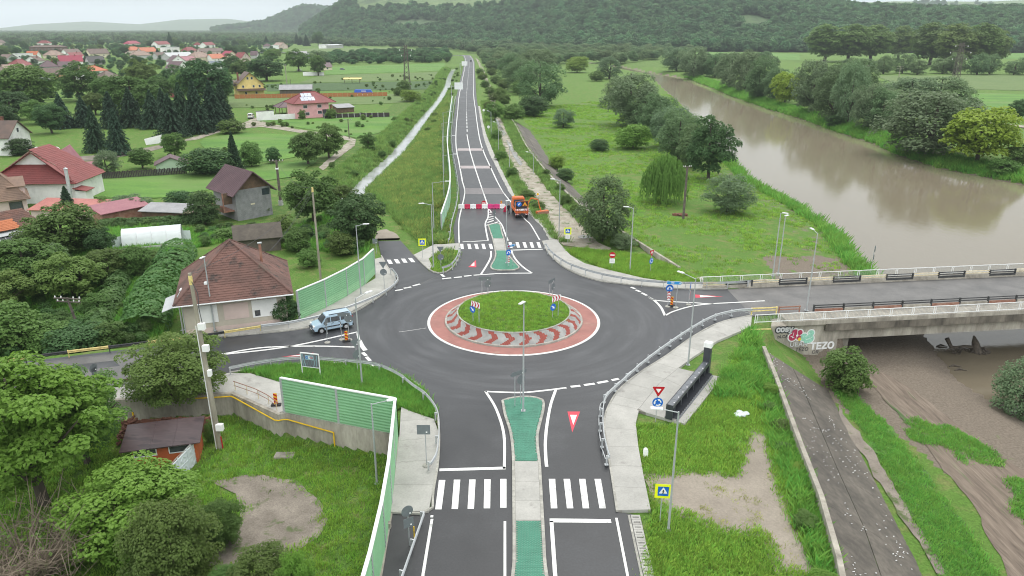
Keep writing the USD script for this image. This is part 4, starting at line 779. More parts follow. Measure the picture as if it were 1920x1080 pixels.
for s0, s1, m_ in ((-2.2, 0.6, 'cream_rail'), (0.7, 3.6, 'black_rail')):
    obj('beam', [bb(s0, s1, wN + .3, wN + .4, .7, .82), bb(s0, s1, wN + .3, wN + .4, .42, .54)], m_, gl); obj('plinth', bb(s0, s1, wN + .25, wN + .45, .0, .35), 'stained_concrete', gl)
# writing sprayed on the wing wall
def on_wall(g, s, z, m_, name='graffiti', proud=.012):
    v, f = upright(prism(g, 0, .008)); return obj(name, mv((v, f), (B0[0] + bu[0] * s + bn[0] * (off_r + .02) - bn[0] * proud, B0[1] + bu[1] * s + bn[1] * (off_r + .02) - bn[1] * proud, z), BA), m_, br)
mat('spray_white', (.7, .7, .7), rough=.7, var=.1); mat('spray_grey', (.5, .5, .51), rough=.7, var=.15); mat('spray_black', (.025, .025, .03), rough=.7, var=.2); mat('spray_red', (.36, .03, .08), rough=.7, var=.25, scale=6.0); mat('spray_mint', (.28, .56, .44), rough=.7, var=.25, scale=6.0); mat('spray_yellow', (.7, .5, .05), rough=.7, var=.1)
tp = text_poly('cosy', .62, True); on_wall(tp.buffer(.16), 1.75, -1.05, 'spray_black', proud=.012); on_wall(tp.buffer(.035), 1.75, -1.05, 'spray_grey', proud=.02)
on_wall(text_poly('bLCA', .34, True), 2.0, -1.8, 'spray_black')
g1 = unary_union([disc(.42).buffer(.02), shapely.affinity.translate(disc(.36), .25, .55), shapely.affinity.translate(disc(.3), .8, .5), shapely.affinity.translate(disc(.28), .75, -.1)]) ; g2 = unary_union([disc(.45), shapely.affinity.translate(disc(.5), .65, -.2), shapely.affinity.translate(disc(.36), .75, .45), shapely.affinity.translate(disc(.3), .35, -.45)])
on_wall(unary_union([g1.buffer(.13), shapely.affinity.translate(g2, 1.35, -.1).buffer(.13)]), 3.75, -1.75, 'spray_white')
on_wall(g1.difference(unary_union([LineString([(0, -.1), (.1, .5)]), LineString([(.5, .9), (.6, 0)]), LineString([(-.2, .1), (.2, -.1)])]).buffer(.035)), 3.75, -1.75, 'spray_red', proud=.02); on_wall(g2.difference(unary_union([LineString([(.2, .1), (.6, .5)]), LineString([(.3, -.3), (.9, -.1)])]).buffer(.03)), 5.1, -1.85, 'spray_mint', proud=.02); on_wall(disc(.2), 4.6, -2.05, 'spray_yellow', proud=.028)
on_wall(text_poly('TEZO', .78, True).buffer(.03), 5.95, -3.35, 'spray_white', proud=.02); on_wall(text_poly('TEZO', .42).buffer(.005), 4.3, -3.5, 'spray_black'); on_wall(text_poly('UEAH', .55, True), 3.55, -2.9, 'spray_grey')
on_wall(text_poly('OR', .4), 6.3, -3.9, 'spray_black'); on_wall(text_poly('os', .5, True), 7.4, -4.05, 'spray_grey')
t = thing('yellow_handrail', 'bent yellow pipe handrail at the corner of the bridge by the grass', 'handrail'); a, b_ = W(1447, 607, .9), W(1408, 608, .9); c_ = W(1413, 612, .9)
obj('pipe', tube(resample([(a[0], a[1], .3), (b_[0], b_[1], .3), (b_[0] + .25, b_[1] - .35, -.3), (b_[0] + .2, b_[1] - .35, -1.4)], .2), .06, 8), 'yellow_rail', t)

# ------------------------------------------------------------------ lamps
def lamp(label, base, vtop, head, z=None, flood=False):
    x, y, zg = WG(*base); zg = zg if z is None else z
    if z is not None: x, y = W(base[0], base[1], z)
    zt = height_to(x, y, vtop); t = thing('street_lamp', label, 'street lamp', (x, y, zg), 0, None); H = zt - zg
    hx, hy = W(head[0], head[1], zt + .12); dx, dy = hx - x, hy - y; L = min(max(math.hypot(dx, dy), .35), 2.6); a = math.atan2(dy, dx)
    obj('pole', tube([(0, 0, -.4), (0, 0, H * .25), (0, 0, H)], [.085, .078, .05], 10), 'pole_grey', t, smooth=40); obj('base_plate', [cbox(0, 0, .02, .36, .36, .04), tube([(0, 0, 0), (0, 0, .25)], .1, 8)], 'pole_grey', t)
    c, s = math.cos(a), math.sin(a); Lh = .62
    if L > .8: obj('arm', tube([(0, 0, H - .06), (c * (L - .5), s * (L - .5), H + .1)], .032, 8), 'pole_grey', t)
    hd = [mv(box(-.1, Lh, -.13, .13, -.03, .035), (0, 0, 0)), mv(box(.0, .22, -.09, .09, .035, .075))]
    hd = mv(cat_(hd), (c * max(L - Lh, .02), s * max(L - Lh, .02), H + .1), a); obj('lamp_head', hd, 'white_metal', t); obj('lens', mv(box(.12, Lh - .05, -.1, .1, -.045, -.031), (c * max(L - Lh, .02), s * max(L - Lh, .02), H + .1), a), 'lamp_clear', t)
    if flood: obj('floodlight', mv(cbox(-.2, 0, 0, .3, .3, .25), (0, 0, H * .66)), 'white_metal', t)
for i, (lab, b, vt, h, z) in enumerate((
    ('tall street lamp standing on the near green splitter island', (981, 770), 568, (981, 566), .13), ('street lamp at lower right beside the yellow framed crossing sign', (1253, 995), 772, (1220, 764), None),
    ('street lamp behind the near green noise wall', (707, 906), 757, (744, 748), None), ('street lamp in the tall grass inside the south-west guardrail', (679, 721), 559, (697, 545), .1),
    ('street lamp in front of the curved green noise wall', (677, 551), 423, (692, 419), .1), ('street lamp on the small grass island by the side street', (813, 501), 383, (785, 381), .1),
    ('street lamp on the far green splitter island', (950, 493), 378, (951, 376), .13), ('street lamp between gravel path and north road by the crossing sign', (1048, 443), 338, (1032, 335), None),
    ('street lamp on the meadow verge left of the give-way sign', (1181, 509), 390, (1169, 387), None), ('street lamp at the pavement edge beyond the black structure', (1290, 684), 522, (1271, 508), None),
    ('street lamp at the start of the bridge behind the black and cream barrier', (1449, 517), 400, (1478, 400), .1), ('thinner second street lamp just behind the lamp at the bridge start', (1459, 512), 406, (1474, 404), .0),
    ('leaning street lamp on the near side of the bridge deck', (1512, 582), 437, (1520, 427), .12), ('street lamp left of the hipped roof house', (343, 619), 555, (341, 540), .0),
    ('tall street lamp in front of the hipped roof house', (403, 620), 483, (376, 484), .0), ('farthest street lamp on the right verge of the north road', (921, 258), 210, (911, 207), None),
    ('street lamp on the right verge beside the white round sign', (935, 286), 231, (924, 228), None), ('bare lamp pole on the right verge near the ruts', (955, 318), 273, (955, 272), None), ('street lamp beside the gravel path ruts', (1000, 326), 288, (985, 284), None))):
    lamp(lab, b, vt, h, z, flood=(i == 14))
n3l = LineString(n3)
for i, (u, v) in enumerate(((861, 342), (858, 289), (857, 254), (851, 229), (848.5, 209))):
    hx, hy = W(u, v, 8.0); s = n3l.project(Point(hx, hy)); p = n3l.interpolate(s); t = thing('street_lamp', '%s street lamp behind the far noise wall, counted from the barriers' % ('first', 'second', 'third', 'fourth', 'fifth')[i], 'street lamp', (p.x - 1.2, p.y, -.8))
    obj('pole', tube([(0, 0, -.4), (0, 0, 8.6)], [.085, .05], 8), 'pole_grey', t); obj('arm', tube([(0, 0, 8.55), (2.0, .3, 8.75)], .032, 6), 'pole_grey', t); obj('lamp_head', mv(cbox(.3, 0, 0, .65, .26, .07), (2.0, .3, 8.78)), 'white_metal', t)

# ------------------------------------------------------------------ signs
def plate(g, y, th=.012): return upright(prism(shapely.affinity.translate(g, 0, 0), y, y + th))
def tri(s, down=True):
    h = s * .866; p = Polygon([(-s/2, h/3), (s/2, h/3), (0, -2*h/3)]) if down else Polygon([(-s/2, -h/3), (s/2, -h/3), (0, 2*h/3)])
    return p.buffer(-s * .06).buffer(s * .06)
def arrow(L, w):                     # pointing up
    return Polygon([(-w*.35, -L/2), (w*.35, -L/2), (w*.35, 0), (w, 0), (0, L/2), (-w, 0), (-w*.35, 0)])
rot, tr = shapely.affinity.rotate, shapely.affinity.translate
def face_yield(s): return [(tri(s), 'sign_red', 'sign_face'), (tr(tri(s * .42), 0, 0.0), 'sign_white', 'symbol')]
def face_round(d):
    ar = []
    for k in range(3):
        a0 = k * 120; arc = LineString([(.29 * d * math.cos(math.radians(x)), .29 * d * math.sin(math.radians(x))) for x in np.linspace(a0, a0 + 62, 8)]).buffer(.055 * d, cap_style=2)
        e = math.radians(a0 + 62); tip = np.array([.29 * d * math.cos(e), .29 * d * math.sin(e)]); tg = np.array([-math.sin(e), math.cos(e)]); nn = np.array([math.cos(e), math.sin(e)])
        ar.append(unary_union([arc, Polygon([tip + nn * .13 * d, tip - nn * .13 * d, tip + tg * .2 * d])]))
    return [(disc(d / 2), 'sign_blue', 'sign_face'), (unary_union(ar), 'sign_white', 'symbol')]
def face_arrow(d, ang): return [(disc(d / 2), 'sign_blue', 'sign_face'), (rot(arrow(.72 * d, .2 * d), ang, origin=(0, 0)), 'sign_white', 'symbol')]
def face_split(d):
    arc = LineString([(.2 * d * math.cos(x), .2 * d * math.sin(x) - .02 * d) for x in np.linspace(0.2, PI - .2, 10)]).buffer(.06 * d, cap_style=2)
    l = Polygon([(-.36*d, -.2*d), (-.30*d, .1*d), (-.05*d, -.14*d)]); r = Polygon([(.36*d, -.2*d), (.30*d, .1*d), (.05*d, -.14*d)])
    return [(disc(d / 2), 'sign_blue', 'sign_face'), (unary_union([arc, l, r]), 'sign_white', 'symbol')]
def face_cross(s):
    man = unary_union([tr(disc(s * .035, 12), 0, s * .1), LineString([(0, .07*s), (0, -.02*s)]).buffer(.03*s), LineString([(0, -.02*s), (-.05*s, -.13*s)]).buffer(.018*s), LineString([(0, -.02*s), (.05*s, -.13*s)]).buffer(.018*s), LineString([(-.06*s, .02*s), (.06*s, .03*s)]).buffer(.014*s)])
    return [(sbox(-s/2, -s/2, s/2, s/2).buffer(.02), 'sign_yellow', 'border'), (sbox(-.34*s, -.34*s, .34*s, .34*s), 'sign_blue', 'sign_face'), (tri(.56 * s, False), 'sign_white', 'symbol'), (tr(man, 0, -.02 * s), 'sign_black', 'figure')]
def face_noentry(d): return [(disc(d / 2), 'sign_red', 'sign_face'), (sbox(-.36*d, -.09*d, .36*d, .09*d), 'sign_white', 'symbol')]
def face_plate(w, h): return [(sbox(-w/2, -h/2, w/2, h/2).buffer(.02), 'sign_white', 'sign_face')] + [(sbox(-.36*w, y*h - .02*h, .36*w, y*h + .02*h), 'grey_paint', 'lettering') for y in (.28, .05, -.18)]
def face_chevrons(w, h, n=3):
    ch = [Polygon([(x, h/2), (x + .11*w, h/2), (x + .25*w, 0), (x + .11*w, -h/2), (x, -h/2), (x + .14*w, 0)]) for x in (-.46*w, -.14*w, .18*w)]
    return [(sbox(-w/2, -h/2, w/2, h/2), 'sign_white', 'sign_face')] + [(c, 'sign_red', 'chevron') for c in ch]
def face_updown(w, h, a='sign_red', b='sign_white'):
    ch = [Polygon([(-w/2, y - .09*h), (0, y + .06*h), (w/2, y - .09*h), (w/2, y - .21*h), (0, y - .06*h), (-w/2, y - .21*h)]) for y in (.42*h, .12*h, -.18*h)]
    return [(sbox(-w/2, -h/2, w/2, h/2), b, 'sign_face')] + [(c, a, 'chevron') for c in ch]
def face_diag(w, h):
    box_ = sbox(-w/2, -h/2, w/2, h/2); st = [Polygon([(-w, y + .3*w), (w, y - .9*w), (w, y - .9*w - .16*h), (-w, y + .3*w - .16*h)]).intersection(box_) for y in (.5*h, .17*h, -.16*h, -.49*h)]
    return [(box_, 'amber', 'sign_face')] + [(s, 'sign_red', 'stripe') for s in st if not s.is_empty]
def face_back(g, m='sign_back'): return [(g, m, 'sign_back'), (tr(sbox(-.05, -.05, .05, .05), g.bounds[2] * .45, g.bounds[1] * .5), 'sign_white', 'sticker')]
def face_dir(w, h, txt, flip=False, red=False):
    out = Polygon([(-w/2, h/2), (w/2 - h/2, h/2), (w/2, 0), (w/2 - h/2, -h/2), (-w/2, -h/2)])
    L = [(out, 'sign_white', 'border'), (out.buffer(-.035), 'panel_blue', 'sign_face')]
    tp_ = text_poly(txt, h * .42, True); b = tp_.bounds; tp_ = tr(tp_, -w/2 + .28 * w - b[0], -(b[1] + b[3]) / 2); L.append((tp_, 'sign_white', 'lettering'))
    L.append((tr(disc(h * .2, 16).difference(disc(h * .1, 16)), w/2 - h*.62, 0), 'sign_white', 'symbol'))
    if red: L.append((tr(sbox(-.12, -.1, .12, .1), -w/2 + .2, 0), 'sign_red', 'symbol'))
    return L
def sign(label, base, faces, yaw=0.0, z=None, foot=None, posts=(0.0,), cat='road sign', group=None, top=None):
    """faces: (layers, photo row of its centre or height in metres (negative = row), x offset)."""
    if z is None: x, y, z = WG(*base)
    else: x, y = W(base[0], base[1], z)
    t = thing('road_sign', label, cat, (x, y, z), yaw, group); mx = 0
    for layers, hv, ox in faces:
        h = (height_to(x, y, -hv) - z) if hv < 0 else hv; mx = max(mx, h + layers[0][0].bounds[3] * .6)
        for k, (g, m_, nm) in enumerate(layers):
            if g.is_empty: continue
            obj(nm, mv(plate(g, .062 + .006 * k, .008) if k else plate(g, .05, .012), (ox, 0, h)), m_, t)
        b = layers[0][0]
        if layers[0][1] not in ('sign_back',): obj('sign_back', mv(upright(prism(b.buffer(-.004), .036, .049)), (ox, 0, h)), 'sign_back', t)
    for k, p in enumerate(posts): obj('post', tube([(p, 0, -.3), (p, 0, top or mx)], .032, 8), 'pole_grey', t)
    if foot: obj('foot', lathe([(0, .0), (.3, .0), (.3, .06), (.22, .09), (.05, .1), (.05, .12), (0, .12)], 16) if foot == 'round' else [cbox(0, 0, .06, .8, .4, .1)], 'kerb_stone' if foot == 'round' else 'rubber', t)
    return t
sign('red give-way triangle above a blue roundabout disc beside the black structure', (1229, 791), [(face_yield(1.05), -731, .05), (face_round(.86), -754, .05)], -.05)
sign('large yellow framed pedestrian crossing sign at the near right', (1237, 980), [(face_cross(1.0), -920, .05)], -.08)
sign('yellow framed crossing sign with white plate beside the gravel path', (1064, 457), [(face_cross(1.0), -433, 0), (face_plate(.62, .62), -443.5, 0)], -.06)
sign('red no-entry disc above a white plate on the meadow verge', (1147, 506), [(face_noentry(.82), -478, 0), (face_plate(.66, .6), -489, 0)], -.1)
sign('narrow looking give-way triangle and roundabout disc on the meadow verge', (1219, 513), [(face_yield(.95), -473, 0), (face_round(.8), -489, 0)], .75)
sign('yellow framed crossing sign at the side street', (793, 487), [(face_cross(1.0), -454, 0)], .05)
sign('grey backs of a triangle and a disc by the curved guardrail end', (721, 541), [(face_back(tri(1.0)), -495, 0), (face_back(disc(.42)), -510, 0)], 0, .12)
sign('grey backs of a triangle and a disc on the small grass island', (827, 504), [(face_back(tri(.95)), -466, 0), (face_back(disc(.42)), -482, 0)], 0, .12)
sign('grey back of a square sign at the far side of the side street', (706, 476), [(face_back(sbox(-.35, -.35, .35, .35)), -452, -.1)], 0)
for lab, b, yaw, vc, vd in (('left red and white chevron panel with blue arrow disc on the grass mound', (887, 602), -.72, 569, 579.5), ('right red and white chevron panel with blue arrow disc on the grass mound', (1036, 596.5), .72, 561, 575.7)):
    t = sign(lab, b, [(face_arrow(.78, -130), -vd, 0), (face_chevrons(1.25, .62), -vc, .45)], yaw, 1.15, posts=(0.0,)); obj('post', tube([(.85, .03, -.3), (.85, .03, 1.75)], .035, 8), 'pole_grey', t)
for lab, b, yaw, vc, vd, s in (('grey back of a direction panel and disc at the far left of the grass mound', (915, 553.5), .1, 522, 532.5, -1), ('grey back of a direction panel and disc at the far right of the grass mound', (1036, 552), 1.0, 525, 537, 1)):
    sign(lab, b, [(face_back(sbox(-.75, -.22, .75, .22)), -vc, -.35), (face_back(disc(.42)), -vd, .0)], yaw, .2, posts=(-.7, 0.0))
sign('blue arrow panel, double arrow disc and striped marker on the far green island', (953, 499), [(face_split(.82), -473, 0), (face_updown(.27, .95), -486.5, .02), (face_dir(1.35, .34, 'Dej', red=True), -461.5, .5)], .6, .14, posts=(0.0, .75))
sign('blue double arrow disc above a red and white striped marker at the bridge approach', (1252, 575), [(face_split(.86), -540, .05), (face_updown(.36, 1.1), -554, .02)], 0, .0, 'round')
sign('long blue direction panel behind the double arrow disc at the bridge approach', (1267, 577), [(face_dir(1.72, .40, 'Dej'), -530.5, -.35)], -.18, .0, 'round')
sign('edge-on blue disc and striped marker farther along the bridge approach', (1291, 571.5), [(face_arrow(.8, -130), -535, 0), (face_updown(.3, 1.0), -553, 0)], 1.2, .0, 'round')
def delineator(label, base, z=0.0, yaw=0.0, h=1.0):
    x, y = W(*base, z); t = thing('road_marker', label, 'marker', (x, y, z), yaw)
    for k, (g, m_, nm) in enumerate(face_diag(.3, h)): obj(nm, mv(plate(g, .03 + .006 * k, .006) if k else plate(g, .0, .03), (0, 0, .15 + h / 2)), m_, t)
    obj('foot', [cbox(0, 0, .06, .8, .42, .12)], 'rubber', t)
delineator('red and yellow striped marker on a black foot at the bridge approach', (1259, 574)); delineator('red and yellow striped marker on a black foot beside the blue van', (650, 640), 0, .2); delineator('red and yellow striped marker at the pavement end above the yard', (518, 760), .12, .1, 1.0)
sign('grey backs of a panel and a disc right behind the blue van', (655, 637.5), [(face_back(sbox(-.62, -.2, .62, .2)), -589, -.35), (face_back(disc(.44)), -597, .1)], .12, 0, 'round')
sign('thin empty sign post with round foot behind the blue van', (641, 637), [(face_back(sbox(-.03, -.2, .03, .2)), -607, 0)], 0, 0, 'round')
sign('edge-on grey sign on a round foot in front of the blue van', (614, 642.5), [(face_back(disc(.4)), -604, 0), (face_back(sbox(-.14, -.5, .14, .5)), -621, 0)], 1.45, 0, 'round')
sign('grey backs of a triangle and a disc beside the lamp in the south-west grass', (671, 698), [(face_back(tri(.95)), -641, -.1), (face_back(disc(.43)), -664, 0)], .75, .1)
sign('grey back of an arrow panel and disc on the near green island', (976, 757), [(face_back(Polygon([(-.95, 0), (-.75, .2), (.75, .2), (.75, -.2), (-.75, -.2)])), -697, -.2), (face_back(disc(.43)), -711, 0)], .65, .13, posts=(-.6, 0.0))
sign('grey back of a square sign on the near left pavement', (800, 873), [(face_back(sbox(-.47, -.38, .47, .38)), -805, -.1)], 0, .12, 'round')
sign('grey backs of a round and a square sign at the bottom beside the short guardrail', (768, 1023), [(face_back(disc(.38)), -957, -.05), (face_back(sbox(-.33, -.33, .33, .33)), -979, 0)], .55, 0)
sign('grey sign post on the pavement of the west street at the far left', (182, 727), [(face_back(disc(.4)), -690, 0), (face_back(sbox(-.25, -.5, .25, .5)), -699, 0)], 1.2, .12)
sign('yellow and white diamond priority sign beside the gravel path', (1008, 386), [([(rot(sbox(-.3, -.3, .3, .3), 45), 'sign_white', 'border'), (rot(sbox(-.2, -.2, .2, .2), 45), 'amber', 'sign_face')], -364, 0)], 0)
sign('small white round sign on the right verge of the far road', (916, 248), [([(disc(.42), 'sign_white', 'sign_face'), (rot(sbox(-.3, -.03, .3, .03), 40), 'grey_paint', 'symbol')], -238, 0)], 0)
sign('smallest white round sign on the right verge farther up the road', (907, 215), [([(disc(.42), 'sign_white', 'sign_face')], -206.5, 0)], 0)
sign('dark edge-on sign on a thin post at the bridge railing', (1633, 507), [(face_back(disc(.42)), -466, 0), (face_back(sbox(-.3, -.35, .3, .35)), -482, 0)], 1.25, .1)
for lab, b, vb, c, w, h in (('nearer white gantry sign board over the left verge of the far road', (847, 194), 182, (861, 161), 16, 12.5), ('farther white gantry sign board over the far road', (863, 140), 137, (871.5, 119), 10.5, 8)):
    x, y, z = WG(*b); s = scale_at(x, y); zt = height_to(x, y, c[1]); t = thing('gantry_sign', lab, 'road sign', (x, y, z)); ox = (c[0] - b[0]) * s
    obj('mast', tube([(0, 0, -.3), (0, 0, zt - z + .3)], .12, 8), 'pole_grey', t); obj('arm', bar((0, 0, zt - z - .2), (ox, 0, zt - z - .2), .16, .16), 'pole_grey', t)
    for k in (-1, 1):
        obj('board', cbox(ox, -.12, zt - z + k * h * s * .25, w * s, .06, h * s * .49), 'white_metal', t)
x0, y0 = W(567.5, 702, .1); x1, y1 = W(601, 706, .1); t = thing('information_board', 'framed street scheme board on two legs in the south-west grass', 'sign board', (x0, y0, .1), math.atan2(y1 - y0, x1 - x0)); Lb = math.hypot(x1 - x0, y1 - y0)
z1_ = height_to(x0, y0, 661) - .1; z0_ = z1_ - 1.35
obj('panel', box(.04, Lb - .04, -.02, .02, z0_, z1_), 'slate_steel', t)
obj('top_rail', bar((0, 0, z1_), (Lb, 0, z1_), .09, .09), 'white_metal', t); obj('bottom_rail', bar((0, 0, z0_), (Lb, 0, z0_), .07, .07), 'white_metal', t); obj('leg', tube([(0, 0, -.3), (0, 0, z1_)], .05, 8), 'white_metal', t); obj('leg', tube([(Lb, 0, -.3), (Lb, 0, z1_)], .05, 8), 'white_metal', t)
mat('map_blue', (.25, .42, .47), rough=.5, var=.1)
for a, b_, c, d_ in ((.06, .97, .1, .05), (.1, .95, .24, .02), (.3, .05, .55, .95), (.5, .04, .62, .5), (.68, .04, .8, .6), (.85, .1, .88, .9), (.1, .5, .35, .55)):
    obj('map_line', bar((Lb * a, -.024, z0_ + 1.35 * b_), (Lb * c, -.024, z0_ + 1.35 * d_), .045, .008), 'map_blue', t)
obj('map_label', box(Lb * .25, Lb * .72, -.03, -.022, z0_ + .72, z0_ + 1.18), 'map_blue', t)
for a, m_ in ((.34, 'sign_blue'), (.48, 'sign_white'), (.60, 'sign_red')): obj('emblem', mv(upright(prism(disc(.13).difference(disc(.07)), 0, .006)), (Lb * a, -.032, z0_ + .95)), m_, t)
# ------------------------------------------------------------------ kinds of trees, unit height
leaf_mat('leaf_bright', (.175,.262,.032), (.070,.132,.020), .06); leaf_mat('leaf_mid', (0.135, 0.19, 0.04), (0.05, 0.092, 0.022)); leaf_mat('leaf_dark', (0.078, 0.14, 0.038), (0.027, 0.06, 0.02))
leaf_mat('leaf_willow', (0.138, 0.19, 0.088), (0.055, 0.092, 0.038), .16); leaf_mat('leaf_silver', (0.162, 0.215, 0.118), (0.068, 0.105, 0.052), .12); leaf_mat('leaf_conifer', (0.05, 0.092, 0.046), (0.018, 0.04, 0.022), .18, .15)
leaf_mat('leaf_weep', (0.14, 0.20, 0.045), (0.06, 0.105, 0.022), .1); leaf_mat('leaf_ivy', (0.128, 0.192, 0.054), (0.042, 0.086, 0.025)); leaf_mat('leaf_yellow', (0.25, 0.30, 0.03), (0.11, 0.17, 0.02), .1); leaf_mat('leaf_forest', (0.072, 0.138, 0.048), (0.03, 0.07, 0.028), .45); leaf_mat('leaf_farwood', (0.1, 0.15, 0.068), (0.045, 0.078, 0.034), .35)
leaf_mat('grass_blade', (.195,.27,.06), (0.1, 0.18, 0.028), .3, .6); leaf_mat('weed_blade', (0.175, 0.245, 0.075), (0.075, 0.13, 0.035), .35, .6); leaf_mat('dry_blade', (0.28, 0.275, 0.1), (0.15, 0.17, 0.05), .3, .6); leaf_mat('lush_blade', (0.165, 0.29, 0.06), (0.07, 0.16, 0.03), .25, .6)
def leaves(pos, nrm, size, rng, elong=1.5, fold=.25):
    N = len(pos); n = nrm / (np.linalg.norm(nrm, axis=1, keepdims=True) + 1e-9)
    r = rng.normal(size=(N, 3)); a = np.cross(n, r); a /= np.linalg.norm(a, axis=1, keepdims=True) + 1e-9; b = np.cross(n, a)
    s = (size * rng.uniform(.65, 1.35, N))[:, None]
    v = np.stack([pos - a*s*elong*.5, pos - b*s*.5 + n*s*fold, pos + a*s*elong*.5, pos + b*s*.5 + n*s*fold], 1).reshape(-1, 3)
    k = (np.arange(N) * 4)[:, None]; return v, np.concatenate([k + [0, 1, 2], k + [0, 2, 3]])
def lumps_crown(seed, n_l, per, leaf, c=(0, 0, .62), rad=(.46, .46, .36), lr=(.13, .2), up=.5, inner=.15, fill=0.0, drop=0.0, squash=.85):
    up = up + .45
    rng = np.random.default_rng(seed); P, N = [], []
    k = 0; g = PI * (3 - math.sqrt(5))
    for i in range(n_l):
        zz = 1 - 2 * (i + .5) / n_l; th = g * i + rng.uniform(-.4, .4); rho = math.sqrt(1 - zz * zz); d = np.array([rho * math.cos(th), rho * math.sin(th), zz])
        q = rng.uniform(.6, 1.08) if rng.random() > fill else rng.uniform(.2, .7)
        R_l = rng.uniform(*lr); cen = np.array(c) + d * (np.array(rad) - R_l * .55) * q; cen[2] = max(cen[2], R_l * .5 + .02)
        m = int(per * (R_l / np.mean(lr)) ** 2); e = rng.normal(size=(m, 3)); e /= np.linalg.norm(e, axis=1, keepdims=True); e[:, 2] = np.where(e[:, 2] < -.25, -e[:, 2] * .6, e[:, 2])
        rr_ = R_l * (1 - inner * 2 * rng.random(m) ** 2); p = cen + e * rr_[:, None] * [1, 1, squash]; p[:, 2] -= drop * rng.random(m) * (np.linalg.norm(p[:, :2], axis=1) / rad[0])
        P.append(p); N.append(e + rng.normal(size=(m, 3)) * .45 + [0, 0, up] + d * .3)
    P, N = np.vstack(P), np.vstack(N); k = P[:, 2] > .005
    return leaves(P[k], N[k], leaf, rng)
def trunk_mesh(seed, h0=.35, r=.028, n=6, reach=.3, top=.85, lean=.03):
    rng = np.random.default_rng(seed + 99); j = rng.uniform(-lean, lean, 2)
    out = [tube([(0, 0, -.03), (j[0] * .4, j[1] * .4, h0 * .6), (j[0], j[1], h0), (j[0] * 1.4, j[1] * 1.4, top)], [r * 1.25, r, r * .85, r * .2], 7)]
    for i in range(n):
        a = i * 2.4 + rng.uniform(-.4, .4); z = h0 * rng.uniform(.55, 1.2); L = reach * rng.uniform(.7, 1.1); e = np.array([math.cos(a) * L, math.sin(a) * L, z + L * rng.uniform(.6, 1.1)])
        s = np.array([j[0] * z / h0, j[1] * z / h0, z]); m = (s + e) / 2 + [0, 0, -.03]; out.append(tube([s, m, e], [r * .55, r * .4, r * .12], 5))
    return cat_(out)
KINDS = {}
def tree_kind(name, crown, m, trunk=None, tm_='bark'):
    k = klass(name); obj('crown', crown, m, k)
    if trunk is not None: obj('trunk', trunk, tm_, k)
    KINDS[name] = k
for i in range(3):
    tree_kind('broadleaf_%d' % i, lumps_crown(10 + i, 46, 165, .030, c=(0, 0, .51), rad=(.48, .48, .47), lr=(.08, .18)), 'leaf_mid', trunk_mesh(i))
    tree_kind('darkleaf_%d' % i, lumps_crown(20 + i, 44, 165, .030, c=(0, 0, .51), rad=(.48, .48, .47), lr=(.08, .18)), 'leaf_dark', trunk_mesh(i + 5))
    tree_kind('willow_%d' % i, lumps_crown(30 + i, 52, 165, .024, c=(0, 0, .47), rad=(.5, .5, .5), lr=(.08, .18), up=.8, drop=.08), 'leaf_willow', trunk_mesh(i + 9, .25, .03, 7, .33))
    tree_kind('bush_%d' % i, lumps_crown(40 + i, 34, 130, .040, c=(0, 0, .42), rad=(.5, .5, .55), lr=(.11, .24)), 'leaf_mid', trunk_mesh(i + 13, .2, .02, 5, .25, .6))
for i in range(2):
    tree_kind('silver_willow_%d' % i, lumps_crown(50 + i, 56, 165, .024, c=(0, 0, .46), rad=(.5, .5, .5), lr=(.08, .18), up=.9, drop=.08), 'leaf_silver', trunk_mesh(i + 19, .25, .03, 7, .33))
    tree_kind('dark_bush_%d' % i, lumps_crown(60 + i, 34, 150, .036, c=(0, 0, .42), rad=(.5, .5, .55), lr=(.11, .24)), 'leaf_dark', trunk_mesh(i + 23, .2, .02, 5, .25, .6))
    tree_kind('bright_bush_%d' % i, lumps_crown(64 + i, 34, 150, .036, c=(0, 0, .45), rad=(.5, .5, .52), lr=(.14, .24)), 'leaf_bright', trunk_mesh(i + 27, .2, .02, 5, .25, .6))
tree_kind('yellow_tree', lumps_crown(70, 40, 150, .034, c=(0, 0, .5), rad=(.5, .5, .48), lr=(.12, .2)), 'leaf_yellow', trunk_mesh(33, .25, .025, 5))
tree_kind('walnut', lumps_crown(75, 120, 165, .021, c=(0, 0, .58), rad=(.5, .5, .42), lr=(.06, .13), up=1.1, fill=.25, squash=.6), 'leaf_bright', trunk_mesh(35, .3, .03, 9, .4))
tree_kind('near_dark_tree', lumps_crown(76, 110, 190, .017, c=(0, 0, .55), rad=(.5, .5, .45), lr=(.07, .13), fill=.2, squash=.8), 'leaf_mid', trunk_mesh(37, .3, .03, 9, .4))
tree_kind('near_bright_bush', lumps_crown(77, 90, 170, .022, c=(0, 0, .45), rad=(.5, .5, .52), lr=(.08, .16), up=.9, squash=.7), 'leaf_bright', trunk_mesh(39, .2, .02, 7, .35, .6))
tree_kind('near_dark_bush', lumps_crown(78, 90, 190, .020, c=(0, 0, .45), rad=(.5, .5, .52), lr=(.08, .16), squash=.8), 'leaf_mid', trunk_mesh(41, .2, .02, 7, .35, .6))
tree_kind('poplar', lumps_crown(79, 60, 130, .028, c=(0, 0, .55), rad=(.34, .34, .46), lr=(.09, .15)), 'leaf_mid', trunk_mesh(43, .3, .025, 5, .2))
